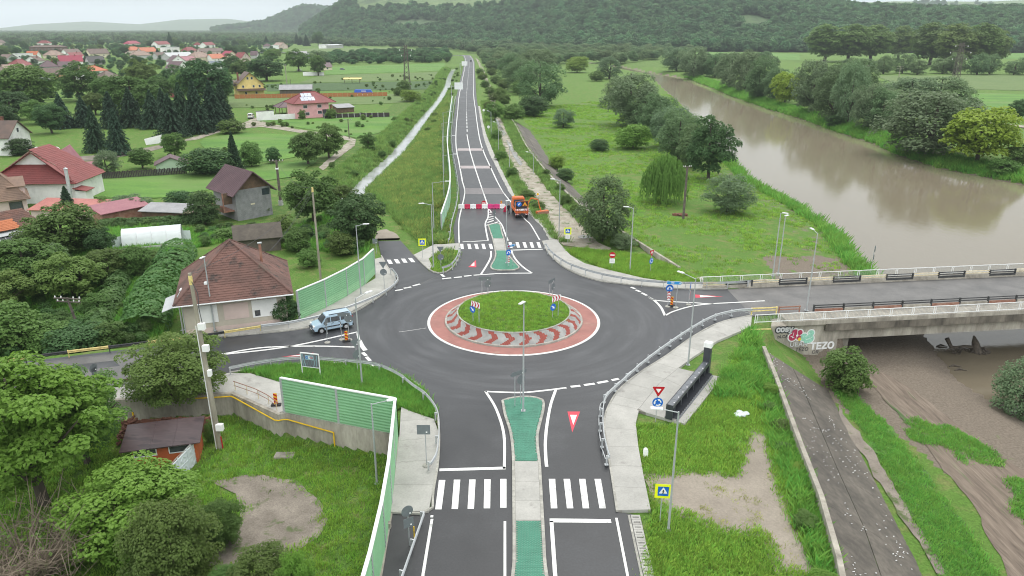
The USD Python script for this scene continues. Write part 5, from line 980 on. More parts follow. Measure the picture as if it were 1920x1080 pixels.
def conifer(seed, n=17, w=.36):
    rng = np.random.default_rng(seed); P, N = [], []
    for i in range(n):
        t = i / (n - 1); z = .08 + .90 * t; R_ = w * (1 - t) ** .85 + .012; m = int(7 + 9 * (1 - t)); a0 = rng.uniform(0, 7)
        for k in range(m):
            a = a0 + k * 2 * PI / m + rng.uniform(-.2, .2); L = R_ * rng.uniform(.75, 1.15); q = np.repeat(np.linspace(.15, 1, 9), 4); h = z - .32 * L * q ** 1.4 + .02
            p = np.stack([math.cos(a) * L * q, math.sin(a) * L * q, h], 1) + rng.normal(size=(36, 3)) * .010; P.append(p); N.append(np.tile([math.cos(a) * .3, math.sin(a) * .3, 1.0], (36, 1)) + rng.normal(size=(36, 3)) * .4)
    return leaves(np.vstack(P), np.vstack(N), .032, rng, 2.2)
for i in range(2): tree_kind('spruce_%d' % i, conifer(80 + i, 19, .5 + .1 * i), 'leaf_conifer', tube([(0, 0, -.02), (0, 0, .95)], [.02, .003], 6))
def weeping(seed):
    rng = np.random.default_rng(seed); P, N = [], []
    for i in range(420):
        a = rng.uniform(0, 2 * PI); r = .5 * math.sqrt(rng.uniform(.02, 1)); top = .97 - .42 * (r / .5) ** 2.2 + rng.uniform(-.05, .03); L = top * rng.uniform(.35, .9); m = int(28 * L) + 5; q = np.linspace(0, 1, m)
        lx = r * (1 + .10 * q) * math.cos(a) + rng.normal(size=m) * .006; ly = r * (1 + .10 * q) * math.sin(a) + rng.normal(size=m) * .006
        P.append(np.stack([lx, ly, top - L * q], 1)); N.append(np.tile([math.cos(a), math.sin(a), .35], (m, 1)) + rng.normal(size=(m, 3)) * .3)
    P, N = np.vstack(P), np.vstack(N); n = N / np.linalg.norm(N, axis=1, keepdims=True); s = (.012 * rng.uniform(.7, 1.4, len(P)))[:, None]; b = np.cross(n, [0, 0, 1.0]); b /= np.linalg.norm(b, axis=1, keepdims=True) + 1e-9
    v = np.stack([P - b*s - [0, 0, .02], P + b*s - [0, 0, .02], P + b*s*.8 + [0, 0, .025], P - b*s*.8 + [0, 0, .025]], 1).reshape(-1, 3); k = (np.arange(len(P)) * 4)[:, None]
    return v, np.concatenate([k + [0, 1, 2], k + [0, 2, 3]])
tree_kind('weeping_willow', weeping(90), 'leaf_weep', trunk_mesh(47, .4, .03, 6, .3))
def twigs(seed, n=150):
    rng = np.random.default_rng(seed); out = []
    for i in range(n):
        a = rng.uniform(0, 2 * PI); r = .12 * rng.random(); s = np.array([r * math.cos(a), r * math.sin(a), 0]); a2 = a + rng.uniform(-.5, .5); L = rng.uniform(.3, .75); e = s + [math.cos(a2) * L * .7, math.sin(a2) * L * .7, L * rng.uniform(.5, 1.2)]; m = (s + e) / 2 + rng.normal(size=3) * .04
        out.append(tube([s, m, e], [.007, .005, .0015], 3, False))
        for k in range(5):
            q = rng.uniform(.35, .95); b = s + (e - s) * q; d = rng.normal(size=3) * .12 + [0, 0, .05]; out.append(tube([b, b + d * .6 + rng.normal(size=3) * .015, b + d], [.003, .0022, .001], 3, False))
    return cat_(out)
tree_kind('bare_brush', lumps_crown(92, 20, 10, .02, c=(0, 0, .3), rad=(.5, .5, .35)), 'leaf_mid', twigs(91), 'twig')

rngT = np.random.default_rng(7)
ORD = ('first second third fourth fifth sixth seventh eighth ninth tenth eleventh twelfth thirteenth fourteenth fifteenth sixteenth seventeenth eighteenth nineteenth twentieth'.split())
def nth(L, i): return ORD[sorted(range(len(L)), key=lambda k: L[k][0]).index(i)]
def plant(kind, u, vb, hpx, wpx, label=None, name='tree', cat='tree', group=None, z=None, dz=0.0):
    x, y, zg = WG(u, vb) if z is None else (*W(u, vb, z), z)
    s = scale_at(x, y, zg); h = hpx * s / .96; w = wpx * s
    n = kind if kind in KINDS else kind + '_%d' % rngT.integers(sum(k.startswith(kind + '_') for k in KINDS))
    return copy(KINDS[n], name, label, cat, (x, y, zg + dz), rngT.uniform(0, 6.28), group, (w, w, h))
# near left
for a in (('walnut', 84, 945, 300, 300, 'large bright green walnut tree at the lower left beside the brick shed', 'walnut_tree'), ('near_dark_tree', 165, 868, 190, 170, 'deeper green tree between walnut tree and stained retaining wall', 'tree'),
          ('near_bright_bush', 262, 1010, 150, 240, 'bright green spreading bush in front of the white metal gate', 'bush'), ('near_dark_bush', 335, 1100, 190, 170, 'dense dark green bush at the edge of the gravel patch', 'bush'), ('near_dark_bush', 418, 1020, 95, 90, 'small dark bush adjoining the dense bush by the gravel', 'bush'),
          ('near_dark_bush', 500, 1135, 125, 130, 'dark shrub cut off by the bottom edge of the yard', 'bush'), ('near_bright_bush', 560, 1145, 130, 75, 'bright leafy shoot at the bottom edge of the yard', 'bush'), ('near_dark_bush', 430, 1130, 75, 90, 'low shrub by the wooden stump at the bottom edge', 'bush'),
          ('bare_brush', 60, 1085, 190, 260, 'tangle of bare grey twigs at the bottom left corner', 'brushwood'), ('bare_brush', 215, 1010, 90, 120, 'smaller heap of bare twigs under the bright bush', 'brushwood'), ('bush', 170, 975, 60, 80, 'low green shrub among the bare twigs', 'bush'),
          ('near_dark_tree', 338, 776, 148, 186, 'leafy tree leaning over the pavement beside the concrete utility pole', 'tree'), ('bush', 398, 828, 45, 26, 'climbing green bush at the foot of the concrete pole', 'bush')):
    plant(*a, cat='tree' if 'tree' in a[6] else a[6])
# gardens north of the west street
GARD = [('broadleaf', 128, 478, 95, 135, 'leafy tree in front of the orange tiled roof'), ('broadleaf', 50, 540, 95, 140, None), ('broadleaf', 10, 590, 85, 120, None), ('broadleaf', 140, 560, 90, 130, None), ('broadleaf', 205, 525, 62, 86, None), ('broadleaf', 258, 520, 60, 70, None), ('bush', 20, 655, 90, 130, None), ('bush', 95, 650, 48, 90, None), ('silver_willow', 85, 520, 70, 90, None),
        ('dark_bush', 150, 658, 55, 110, None), ('bush', 205, 648, 50, 70, None), ('bush', 190, 590, 45, 60, None), ('bush', 236, 494, 28, 50, None), ('bush', 290, 492, 24, 50, None), ('bush', 335, 490, 22, 44, None), ('bush', 310, 508, 30, 50, None), ('bush', 60, 470, 45, 70, None), ('darkleaf', 190, 480, 55, 60, None)]
for i, k in enumerate(GARD): plant(k[0], k[1], k[2], k[3], k[4], k[5] or nth(GARD, i) + ' leafy growth from the left in the gardens beside the hipped roof house', 'tree' if 'bush' not in k[0] else 'bush', 'tree' if 'bush' not in k[0] else 'bush', None if k[5] else 'garden trees and shrubs left of the hipped roof house')
for a in (('dark_bush', 537, 605, 52, 56, 'dark shrub squeezed between hipped roof house and green noise wall'), ('darkleaf', 672, 460, 98, 108, 'round green tree beside the gravel side lane'), ('broadleaf', 590, 420, 100, 110, 'large green tree to the right of the brick house'), ('broadleaf', 645, 400, 55, 65, 'green tree by the lower end of the canal'),
          ('bush', 560, 470, 45, 55, 'green garden bush below the wooden pole'), ('bush', 580, 500, 35, 45, 'garden bush behind the curved noise wall'), ('dark_bush', 575, 450, 30, 30, 'dark shrub in the plot behind the hipped roof house'), ('bush', 640, 478, 45, 55, 'bush at the end of the curved noise wall'),
          ('dark_bush', 385, 420, 62, 62, 'dark tree at the left corner of the brick house'), ('bush', 490, 452, 30, 60, 'low bush in front of the grey brick house'), ('bush', 433, 448, 22, 60, 'low green shrub row before the brick house'), ('bush', 497, 402, 18, 22, 'small bush growing against the grey brick wall', ), ('bush', 530, 440, 40, 50, 'bush at the right foot of the brick house'),
          ('silver_willow', 245, 402, 40, 78, 'pale grey-green shrub behind the dark red shed'), ('dark_bush', 340, 392, 34, 60, 'dark shrub behind the grey shed roof'), ('bush', 200, 398, 30, 40, 'small shrub beside the pink flat roof'),
          ('silver_willow', 203, 326, 46, 52, 'fluffy grey-green tree beside the dark plank fence'), ('broadleaf', 268, 316, 38, 50, 'small tree by the green gabled hut'), ('broadleaf', 328, 294, 45, 50, 'round tree by the bent white panel'), ('dark_bush', 390, 326, 48, 95, 'broad dark bush right of the plank fence'), ('spruce', 441, 318, 66, 36, 'slim conifer in the field hedge'),
          ('bush', 472, 312, 46, 44, 'loose shrub in the field hedge'), ('dark_bush', 513, 306, 30, 28, 'small round dark bush near the thick wooden pole'), ('broadleaf', 578, 308, 58, 72, 'leafy tree left of the muddy track'), ('broadleaf', 617, 296, 62, 60, 'taller leafy tree beside the muddy track'), ('broadleaf', 690, 280, 32, 34, 'single small tree on the canal bank'),
          ('bush', 435, 250, 26, 50, 'scrub at the bend of the farm track'), ('bush', 567, 224, 18, 16, 'small bush at the end of the white garden wall'), ('bush', 622, 222, 18, 22, 'small bush beside the pink house'), ('spruce', 130, 402, 50, 42, 'dark conifer standing in front of the pink flat roof'), ('dark_bush', 40, 290, 30, 50, 'dark bush below the white gabled house')):
    nm = 'tree' if any(w in a[5] for w in ('tree', 'conifer')) else 'bush'; plant(*a, name=nm, cat=nm)
GR = 'dark conifers in the grove left of the farm track'
CG = ((183, 285, 78, 46), (225, 290, 78, 52), (120, 240, 58, 52), (325, 258, 74, 60), (372, 250, 90, 62), (402, 244, 84, 62), (290, 240, 64, 52), (250, 238, 66, 56), (212, 240, 62, 52), (345, 246, 82, 56), (310, 232, 60, 50), (420, 232, 70, 50), (160, 238, 52, 44))
for i, (u, v, h, w) in enumerate(CG): plant('spruce', u, v, h, w, nth(CG, i) + ' dark conifer from the left in the grove beside the farm track', 'conifer', 'conifer', GR)
GR = 'broad trees behind the conifer grove'
CG = ((55, 205, 80, 115, 'broadleaf'), (150, 190, 70, 85, 'broadleaf'), (250, 220, 76, 105, 'broadleaf'), (392, 200, 86, 100, 'darkleaf'), (330, 172, 48, 60, 'darkleaf'), (272, 168, 54, 66, 'broadleaf'), (20, 225, 55, 85, 'darkleaf'), (0, 252, 62, 75, 'darkleaf'), (75, 232, 44, 62, 'broadleaf'), (98, 250, 56, 60, 'darkleaf'), (355, 190, 60, 60, 'broadleaf'), (420, 195, 60, 45, 'darkleaf'), (205, 200, 55, 60, 'broadleaf'), (300, 195, 50, 60, 'broadleaf'), (180, 215, 40, 50, 'broadleaf'))
for i, (u, v, h, w, k) in enumerate(CG): plant(k, u, v, h, w, nth(CG, i) + ' from the left of the broad green trees behind the conifer grove', 'tree', 'tree', GR)
for u, v, h, w, k, lab in ((500, 152, 44, 76, 'darkleaf', 'dark tree right above the yellow house'), (455, 148, 36, 50, 'broadleaf', 'green tree behind the yellow house'), (436, 138, 36, 40, 'darkleaf', 'tree left behind the yellow house'), (597, 142, 36, 34, 'broadleaf', 'tree beside the distant street'), (560, 134, 40, 50, 'broadleaf', 'grey-green tree beside the pale barn'), (598, 122, 28, 50, 'willow', 'tree right of the long roofed barn'), (770, 190, 22, 40, 'bright_bush', 'bright bush below the lattice pylon'), (758, 172, 20, 26, 'bush', 'bush at the foot of the lattice pylon'), (748, 180, 16, 20, 'bush', 'small bush left of the lattice pylon')):
    plant(k, u, v, h, w, lab, 'tree' if 'tree' in lab else 'bush', 'tree' if 'tree' in lab else 'bush')
# meadow and riverside
for a in (('willow', 1132, 452, 128, 112, 'large grey-green willow beside the gravel path end', 'tree'), ('silver_willow', 1168, 466, 32, 46, 'pale shrub at the foot of the large willow', 'bush'), ('willow', 1015, 200, 86, 98, 'large round willow on the meadow edge', 'tree'), ('willow', 978, 172, 62, 72, 'willow behind the large round willow', 'tree'), ('willow', 1006, 142, 48, 78, 'farther willow in the meadow clump', 'tree'), ('willow', 958, 150, 50, 56, 'willow nearest the far path', 'tree'),
          ('silver_willow', 1056, 239, 38, 43, 'single round grey bush alone on the meadow', 'bush'), ('dark_bush', 1123, 283, 22, 38, 'low dark bush on the open meadow', 'bush'), ('bright_bush', 1186, 278, 46, 66, 'bright green bush below the riverside willows', 'bush'), ('silver_willow', 1184, 236, 106, 114, 'tall willow at the river edge of the meadow', 'tree'), ('willow', 1232, 256, 80, 90, 'willow between tall willow and river', 'tree'), ('willow', 1272, 300, 96, 96, 'broad willow overhanging the river', 'tree'), ('willow', 1205, 242, 70, 80, 'willow half hidden behind the tall riverside willow', 'tree'), ('silver_willow', 1258, 276, 84, 80, 'grey willow in the middle of the riverside clump', 'tree'), ('willow', 1300, 312, 84, 70, 'lower willow beside the dark leafy tree', 'tree'), ('silver_willow', 1160, 200, 56, 60, 'small willow at the upper end of the riverside clump', 'tree'), ('darkleaf', 1328, 335, 116, 98, 'dark leafy tree at the river bank', 'tree'),
          ('weeping_willow', 1244, 379, 86, 84, 'weeping willow with hanging yellow-green strands', 'tree'), ('silver_willow', 1364, 398, 78, 90, 'round olive grey tree at the river bank', 'tree'), ('bright_bush', 1045, 318, 30, 32, 'leafy bush at the dike foot', 'bush'), ('dark_bush', 1060, 338, 24, 36, 'low dark bush at the dike foot', 'bush'), ('bright_bush', 1082, 136, 30, 44, 'bright round tree on the far meadow', 'tree'), ('silver_willow', 1142, 148, 42, 50, 'grey willow at the far meadow end', 'tree'), ('bush', 1118, 152, 18, 30, 'small bush at the far meadow end', 'bush'),
          ('dark_bush', 1000, 218, 38, 58, 'dark bush over the top of the dike', 'bush'), ('bush', 962, 226, 30, 44, 'green bush beside the upper dike', 'bush'), ('bush', 985, 214, 26, 30, 'bush between dike and meadow', 'bush'), ('broadleaf', 928, 228, 36, 40, 'green bush on the right verge of the north road', 'bush'), ('bush', 975, 178, 26, 34, 'bush at the near edge of the willow clump', 'bush'),
          ('bush', 1582, 728, 80, 92, 'leafy green bush under the bridge end', 'bush'), ('silver_willow', 1915, 775, 122, 120, 'grey-green willow at the right edge below the bridge', 'tree')): plant(*a, cat=a[6])
GR = 'trees lining the far river bank'
CG = ((1300, 152, 62, 62, 'silver_willow'), (1340, 145, 46, 50, 'willow'), (1368, 168, 68, 60, 'silver_willow'), (1396, 172, 78, 62, 'silver_willow'), (1427, 186, 80, 66, 'willow'), (1420, 196, 56, 58, 'willow'), (1520, 220, 104, 82, 'silver_willow'), (1557, 232, 104, 84, 'willow'), (1588, 234, 118, 66, 'silver_willow'), (1626, 245, 92, 70, 'silver_willow'), (1648, 246, 80, 72, 'willow'), (1600, 206, 92, 82, 'willow'), (1560, 192, 72, 70, 'silver_willow'), (1700, 214, 74, 112, 'silver_willow'), (1758, 212, 66, 112, 'willow'), (1662, 226, 60, 60, 'silver_willow'), (1500, 196, 66, 60, 'willow'), (1800, 244, 60, 80, 'willow'), (1455, 190, 60, 56, 'willow'), (1268, 140, 46, 56, 'silver_willow'))
for i, (u, v, h, w, k) in enumerate(CG): plant(k, u, v, h, w, nth(CG, i) + ' from the left of the grey-green trees lining the far river bank', 'tree', 'tree', GR)
for a in (('silver_willow', 1730, 308, 128, 186, 'largest pale willow dipping over the far river bank', 'tree'), ('yellow_tree', 1826, 330, 104, 134, 'yellow-green bush at the water right of the largest willow', 'bush'), ('yellow_tree', 1470, 198, 60, 52, 'yellow tree in the row on the far river bank', 'tree'), ('darkleaf', 1908, 226, 40, 44, 'dark round tree beside the pale path beyond the river', 'tree'), ('dark_bush', 1562, 250, 24, 38, 'low bush at the water edge of the far bank', 'bush'), ('bush', 1900, 332, 40, 50, 'bush at the right frame edge on the far bank', 'bush'), ('bush', 1685, 262, 40, 40, 'bush left of the largest willow', 'bush'), ('bush', 1875, 345, 30, 50, 'low growth at the water right of the yellow bush', 'bush')): plant(*a, cat=a[6])
GR = 'tall poplars behind the field beyond the river'
CG = ((1545, 116, 62, 80), (1590, 116, 62, 84), (1632, 115, 60, 78), (1684, 112, 56, 60), (1742, 122, 70, 84), (1786, 126, 72, 84), (1828, 126, 72, 84), (1862, 122, 60, 56))
for i, (u, v, h, w) in enumerate(CG): plant('poplar', u, v, h, w * 1.35, nth(CG, i) + ' tall poplar from the left behind the field beyond the river', 'poplar', 'tree', GR)
GR = 'hedge trees along the field beyond the river'
for u in range(1590, 1960, 34): plant('willow', u + rngT.uniform(-8, 8), 139 + rngT.uniform(-2, 2), rngT.uniform(26, 42), rngT.uniform(34, 52), 'grey hedge tree along the field beyond the river', 'tree', 'tree', GR)
# shrubs along dike path, verge and canal
GR = 'shrubs along the dike path'
for u, v, h, w in ((905, 150, 14, 20), (910, 165, 14, 18), (918, 178, 16, 22), (925, 190, 16, 22), (938, 182, 18, 24), (945, 196, 20, 28), (900, 140, 12, 18), (915, 205, 16, 20), (922, 215, 14, 18), (930, 262, 18, 24), (940, 300, 18, 26), (960, 330, 16, 26), (990, 372, 16, 30), (1010, 392, 14, 26), (1062, 384, 20, 26), (1080, 400, 18, 22), (1050, 360, 16, 20), (1025, 330, 14, 16), (930, 158, 16, 22), (922, 142, 14, 20), (945, 168, 18, 26)): plant('bush', u, v, h, w, 'low green shrub along the dike path', 'shrub', 'shrub', GR)
GR = 'shrubs on the canal banks'
for k in range(46):
    s = CANAL[int(rngT.uniform(.0, .98) * len(CANAL))]; o = rngT.choice([-1, 1]) * rngT.uniform(2.6, 6.5); x, y = s[0] + o, s[1]; w = rngT.uniform(1.2, 2.8)
    copy(KINDS['bush_%d' % rngT.integers(3)], 'shrub', 'low shrub on the canal bank', 'shrub', (x, y, gz(x, y)), rngT.uniform(0, 6), GR, (w, w, w * rngT.uniform(.5, .8)))
GR = 'thick shrubs at the inner foot of the dike'
for k in range(11):
    y = 34 + k * 2.9 + rngT.uniform(-.5, .5); x = float(np.interp(y, CREST[:, 1], CREST[:, 0])) - rngT.uniform(.5, 1.6); w = rngT.uniform(1.0, 1.9)
    copy(KINDS['bright_bush_%d' % rngT.integers(2)] if k % 4 == 0 else KINDS['bush_%d' % rngT.integers(3)], 'shrub', 'leafy shrub at the inner foot of the near dike', 'shrub', (x, y, gz(x, y) - .1), rngT.uniform(0, 6), GR, (w, w, w * rngT.uniform(.45, .75)))
# ivy hedges
def vine(label, pts, w0, w1, h0, h1, seed, n=2600, z=None):
    rng = np.random.default_rng(seed); p = np.array([WG(u, v)[:2] for u, v in pts]); g = LineString(p); t = rng.random(n); q = np.array([g.interpolate(a, True).coords[0] for a in np.linspace(0, 1, 200)])[(t * 199).astype(int)]
    w, h = w0 + (w1 - w0) * t, h0 + (h1 - h0) * t; a = rng.uniform(0, PI, n); d = (q[0] * 0 + p[-1] - p[0]); d = d / np.linalg.norm(d); nr = np.array([-d[1], d[0]])
    bump = .82 + .36 * fbm(np.c_[t * 14, a * 1.2, 0 * t], 3, seed); x = np.cos(a) * w * bump; zz = np.abs(np.sin(a)) ** .7 * h * bump
    P = np.c_[q + nr * x[:, None], zz + ground(q[:, 0], q[:, 1], False)]; N = np.c_[nr * np.cos(a)[:, None], np.sin(a) + .4] + rng.normal(size=(n, 3)) * .35
    return obj('ivy_hedge', leaves(P, N, .34, rng, 1.2, .12), 'leaf_ivy', None, label, 'hedge')
vine('long ivy covered mound beside the hipped roof house', [(338, 480), (318, 520), (290, 570), (268, 632)], 2.4, 2.6, 2.8, 2.6, 1, 5200)
vine('narrow ivy covered hedge between the overgrown gardens', [(232, 520), (212, 560), (190, 600), (172, 640)], 1.4, 1.5, 1.9, 1.6, 2, 3200)
vine('leafy hedge behind the plastic greenhouse', [(188, 428), (260, 425), (330, 420), (372, 416)], 1.2, 1.3, 1.5, 1.3, 3, 3200)
vine('green climbing hedge at the left edge above the west street', [(-60, 640), (30, 640), (120, 648), (160, 648)], 2.0, 1.6, 2.2, 1.5, 4, 3200)
# ------------------------------------------------------------------ houses
for n_, c in (('wall_white', (.72, .72, .70)), ('wall_cream', (.60, .54, .40)), ('wall_yellow', (.72, .55, .22)), ('wall_pink', (.62, .33, .34)), ('wall_beige', (.44, .40, .33)), ('wall_grey', (.40, .40, .39)), ('wall_orange', (.40, .095, .03)), ('wall_rose', (.55, .44, .40)), ('wall_palegreen', (.36, .48, .34))):
    mat(n_, c, rough=.85, var=.10, scale=.4, extra=[(.5, .66, .1, tuple(x * .8 for x in c))])
for n_, c, c2 in (('roof_red', (.26, .045, .045), (.19, .03, .032)), ('roof_crimson', (.36, .035, .075), (.28, .03, .06)), ('roof_orange', (.55, .16, .06), (.42, .11, .05)), ('roof_brown', (.17, .105, .08), (.10, .07, .058)), ('roof_dark', (.06, .055, .055), (.04, .038, .04)), ('roof_grey', (.38, .38, .39), (.28, .28, .29)), ('roof_salmon', (.52, .20, .165), (.42, .15, .13)), ('roof_violet', (.15, .09, .10), (.11, .065, .075)), ('roof_slate', (.16, .20, .25), (.12, .15, .19)), ('roof_tan', (.36, .25, .19), (.22, .15, .12)), ('roof_rose', (.36, .15, .17), (.3, .11, .14)), ('roof_pale', (.55, .57, .58), (.45, .47, .48))):
    mat(n_, c, rough=.6, col2=c2, scale=.5, fine=(3.0, .12), island=.12)
mat('tile_old', (.40, .205, .165), rough=.85, col2=(.20, .115, .095), scale=.35, island=.5, extra=[(.7, .6, .08, (.11, .085, .075)), (.35, .66, .06, (.20, .16, .12))])
mat('tile_tan', (.36, .235, .17), rough=.85, col2=(.22, .15, .115), scale=.5, island=.25); mat('tile_mixed', (.30, .14, .10), rough=.85, col2=(.16, .10, .085), scale=.6, island=.4); mat('tile_orange', (.52, .17, .07), rough=.75, var=.1, scale=.6, island=.12); mat('tile_red', (.24, .05, .045), rough=.6, var=.12, scale=.5, island=.14)
mat('raw_block', (.46, .465, .47), rough=.9, col2=(.30, .305, .31), scale=1.2, island=.38); mat('mortar', (.25, .25, .25), rough=.95, var=.1); mat('planks', (.24, .15, .09), rough=.9, col2=(.12, .08, .055), scale=1.2, island=.35); mat('grey_planks', (.17, .145, .115), rough=.9, col2=(.10, .085, .07), scale=1.0, island=.3); mat('black_planks', (.05, .042, .04), rough=.9, var=.3, scale=1.0, island=.3); mat('orange_fence', (.40, .17, .06), rough=.8, var=.15, island=.15); mat('solar', (.14, .20, .30), rough=.15, var=.1, spec=.6); mat('brick', (.30, .12, .075), rough=.9, col2=(.2, .1, .07), scale=2.0, island=.35); mat('film', (.70, .74, .74), rough=.35, var=.05, scale=.8); mat('film_grey', (.52, .58, .56), rough=.4, var=.08); mat('tarp_blue', (.02, .09, .42), rough=.4, var=.1)

def face_tiles(P, tu, tv, lift=.03, th=.035):
    """courses of tiles on a planar roof face; P: 3-d polygon whose first edge is the eave."""
    P = np.asarray(P, float); e = P[1] - P[0]; e /= np.linalg.norm(e); n = np.cross(e, P[-1] - P[0]); n /= np.linalg.norm(n); n = n if n[2] > 0 else -n; s = np.cross(n, e); s = s if s[2] > 0 else -s
    q = np.c_[(P - P[0]) @ e, (P - P[0]) @ s]; g = Polygon(q); x0, y0, x1, y1 = g.bounds; nu, nv = int((x1 - x0) / tu) + 1, int((y1 - y0) / tv) + 1
    j, i = np.meshgrid(np.arange(nv), np.arange(nu), indexing='ij'); cu, cv = (x0 + (i + .5 * (j % 2)) * tu).ravel(), (y0 + (j + .5) * tv).ravel(); k = shapely.contains_xy(g.buffer(tu * .2), cu, cv); cu, cv = cu[k], cv[k]; N = len(cu)
    rng = np.random.default_rng(N); jit = rng.normal(size=N) * .006
    cor = [(-.5 * tu + .004, -.6 * tv, lift), (.5 * tu - .004, -.6 * tv, lift), (.5 * tu - .004, .5 * tv, .0), (-.5 * tu + .004, .5 * tv, .0)]
    top = np.stack([P[0] + np.outer(cu + a, e) + np.outer(cv + b + jit, s) + np.outer(jit + c + th, n) for a, b, c in cor], 1); v = np.concatenate([top - n * th, top], 1).reshape(-1, 3)
    return v, (_BF[2:][None] + (np.arange(N) * 8)[:, None, None]).reshape(-1, 3)
def slab3(P, th):                    # a planar polygon given thickness downwards
    P = np.asarray(P, float); k = len(P); n = np.cross(P[1] - P[0], P[2] - P[0]); n /= np.linalg.norm(n); n = n if n[2] > 0 else -n; Q = P - n * th; v = np.vstack([P, Q]); f = []
    for i in range(1, k - 1): f += [[0, i, i + 1], [k, k + i + 1, k + i]]
    for i in range(k): j = (i + 1) % k; f += [[i, k + i, k + j], [i, k + j, j]]
    f = np.array(f); nn = np.cross(v[f[0, 1]] - v[f[0, 0]], v[f[0, 2]] - v[f[0, 0]]); return v, (f if nn @ n > 0 else f[:, ::-1])
def window(t, x, z, w, h, y=0.0, m='white_metal', rz=0.0, loc=(0, 0, 0)):
    f = obj('window', [mv(box(*b), loc, rz) for b in ((x - w/2 - .07, x + w/2 + .07, y - .05, y + .03, z - h/2 - .07, z - h/2), (x - w/2 - .07, x + w/2 + .07, y - .05, y + .03, z + h/2, z + h/2 + .07), (x - w/2 - .07, x - w/2, y - .05, y + .03, z - h/2, z + h/2), (x + w/2, x + w/2 + .07, y - .05, y + .03, z - h/2, z + h/2))], m, t)
    obj('pane', mv(box(x - w/2, x + w/2, y - .02, y + .01, z - h/2, z + h/2), loc, rz), 'window_glass', f)
def gable_roof(t, w, d, he, hr, m, axis='x', ov=.4, tiles=None, y0=0.0, name='roof'):
    """local house: x 0..w, y y0..y0+d. axis x: ridge along x, slopes face front and back."""
    if axis == 'x':
        yr = y0 + d / 2; k = (hr - he) / (d / 2); ze = he - k * ov
        faces = [[(-ov, y0 - ov, ze), (w + ov, y0 - ov, ze), (w + ov, yr, hr), (-ov, yr, hr)], [(w + ov, y0 + d + ov, ze), (-ov, y0 + d + ov, ze), (-ov, yr, hr), (w + ov, yr, hr)]]
        gab = [[(0.01, y0, he), (0.01, y0 + d, he), (0.01, yr, hr - .1)], [(w - .01, y0 + d, he), (w - .01, y0, he), (w - .01, yr, hr - .1)]]
    else:
        xr = w / 2; k = (hr - he) / (w / 2); ze = he - k * ov
        faces = [[(-ov, y0 + d + ov, ze), (-ov, y0 - ov, ze), (xr, y0 - ov, hr), (xr, y0 + d + ov, hr)], [(w + ov, y0 - ov, ze), (w + ov, y0 + d + ov, ze), (xr, y0 + d + ov, hr), (xr, y0 - ov, hr)]]
        gab = [[(0, y0 + .01, he), (w, y0 + .01, he), (xr, y0 + .01, hr - .1)], [(w, y0 + d - .01, he), (0, y0 + d - .01, he), (xr, y0 + d - .01, hr - .1)]]
    r = obj(name, [slab3(F, .12) for F in faces], m, t)
    if tiles: obj('roof_tiles', [face_tiles(F, *tiles) for F in faces], m, r, kind='stuff')
    return gab, r
def hip_roof(t, w, d, he, hr, m, ov=.5, tiles=None, ridge=None, tm_=None):
    L = max(w - d, 0) * .9 if ridge is None else ridge; D = max(d - w, 0); a, b = -ov, w + ov; c, e = -ov, d + ov; xm, ym = w / 2, d / 2
    r0, r1 = (xm - L/2, ym - D/2, hr), (xm + L/2, ym + D/2, hr)
    if D > 0: r0, r1 = (xm, ym - D/2, hr), (xm, ym + D/2, hr)
    ze = he - .18
    if D == 0: faces = [[(a, c, ze), (b, c, ze), r1, r0], [(b, c, ze), (b, e, ze), r1], [(b, e, ze), (a, e, ze), r0, r1], [(a, e, ze), (a, c, ze), r0]]
    else: faces = [[(a, c, ze), (b, c, ze), r0], [(b, c, ze), (b, e, ze), r1, r0], [(b, e, ze), (a, e, ze), r1], [(a, e, ze), (a, c, ze), r0, r1]]
    if L == 0 and D == 0: faces = [[F[0], F[1], r0] for F in faces]
    r = obj('roof', [slab3(F, .14) for F in faces], m, t)
    if tiles: obj('roof_tiles', [face_tiles(F, *tiles) for F in faces], tm_ or m, r, kind='stuff')
    hips = [(p, q) for p, q in (((a, c, ze), r0), ((b, c, ze), r1 if D == 0 else r0), ((b, e, ze), r1), ((a, e, ze), r0 if D == 0 else r1), (r0, r1))]
    obj('ridge_tiles', [tube(resample([np.array(p) + [0, 0, .05], np.array(q) + [0, 0, .05]], .5), .11, 6) for p, q in hips if np.linalg.norm(np.array(p) - q) > .3], tm_ or m, r, kind='stuff')
    return r
def place(pl, pr, z=None):           # photo pixels of the front wall's lower corners -> place, angle, width
    if z is None: z = WG(*(np.array(pl) + pr) / 2)[2]
    a, b = np.array(W(*pl, z)), np.array(W(*pr, z)); d = b - a; return (a[0], a[1], z), math.atan2(d[1], d[0]), float(np.linalg.norm(d))
def slab3_any(P, th):
    P = np.asarray(P, float); n = np.cross(P[1] - P[0], P[2] - P[0]); n /= np.linalg.norm(n); v = np.vstack([P + n * th / 2, P - n * th / 2]); k = len(P); f = [[0, i, i + 1] for i in range(1, k - 1)] + [[k, k + i + 1, k + i] for i in range(1, k - 1)]
    for i in range(k): j = (i + 1) % k; f += [[i, k + i, k + j], [i, k + j, j]]
    return v, np.array(f)
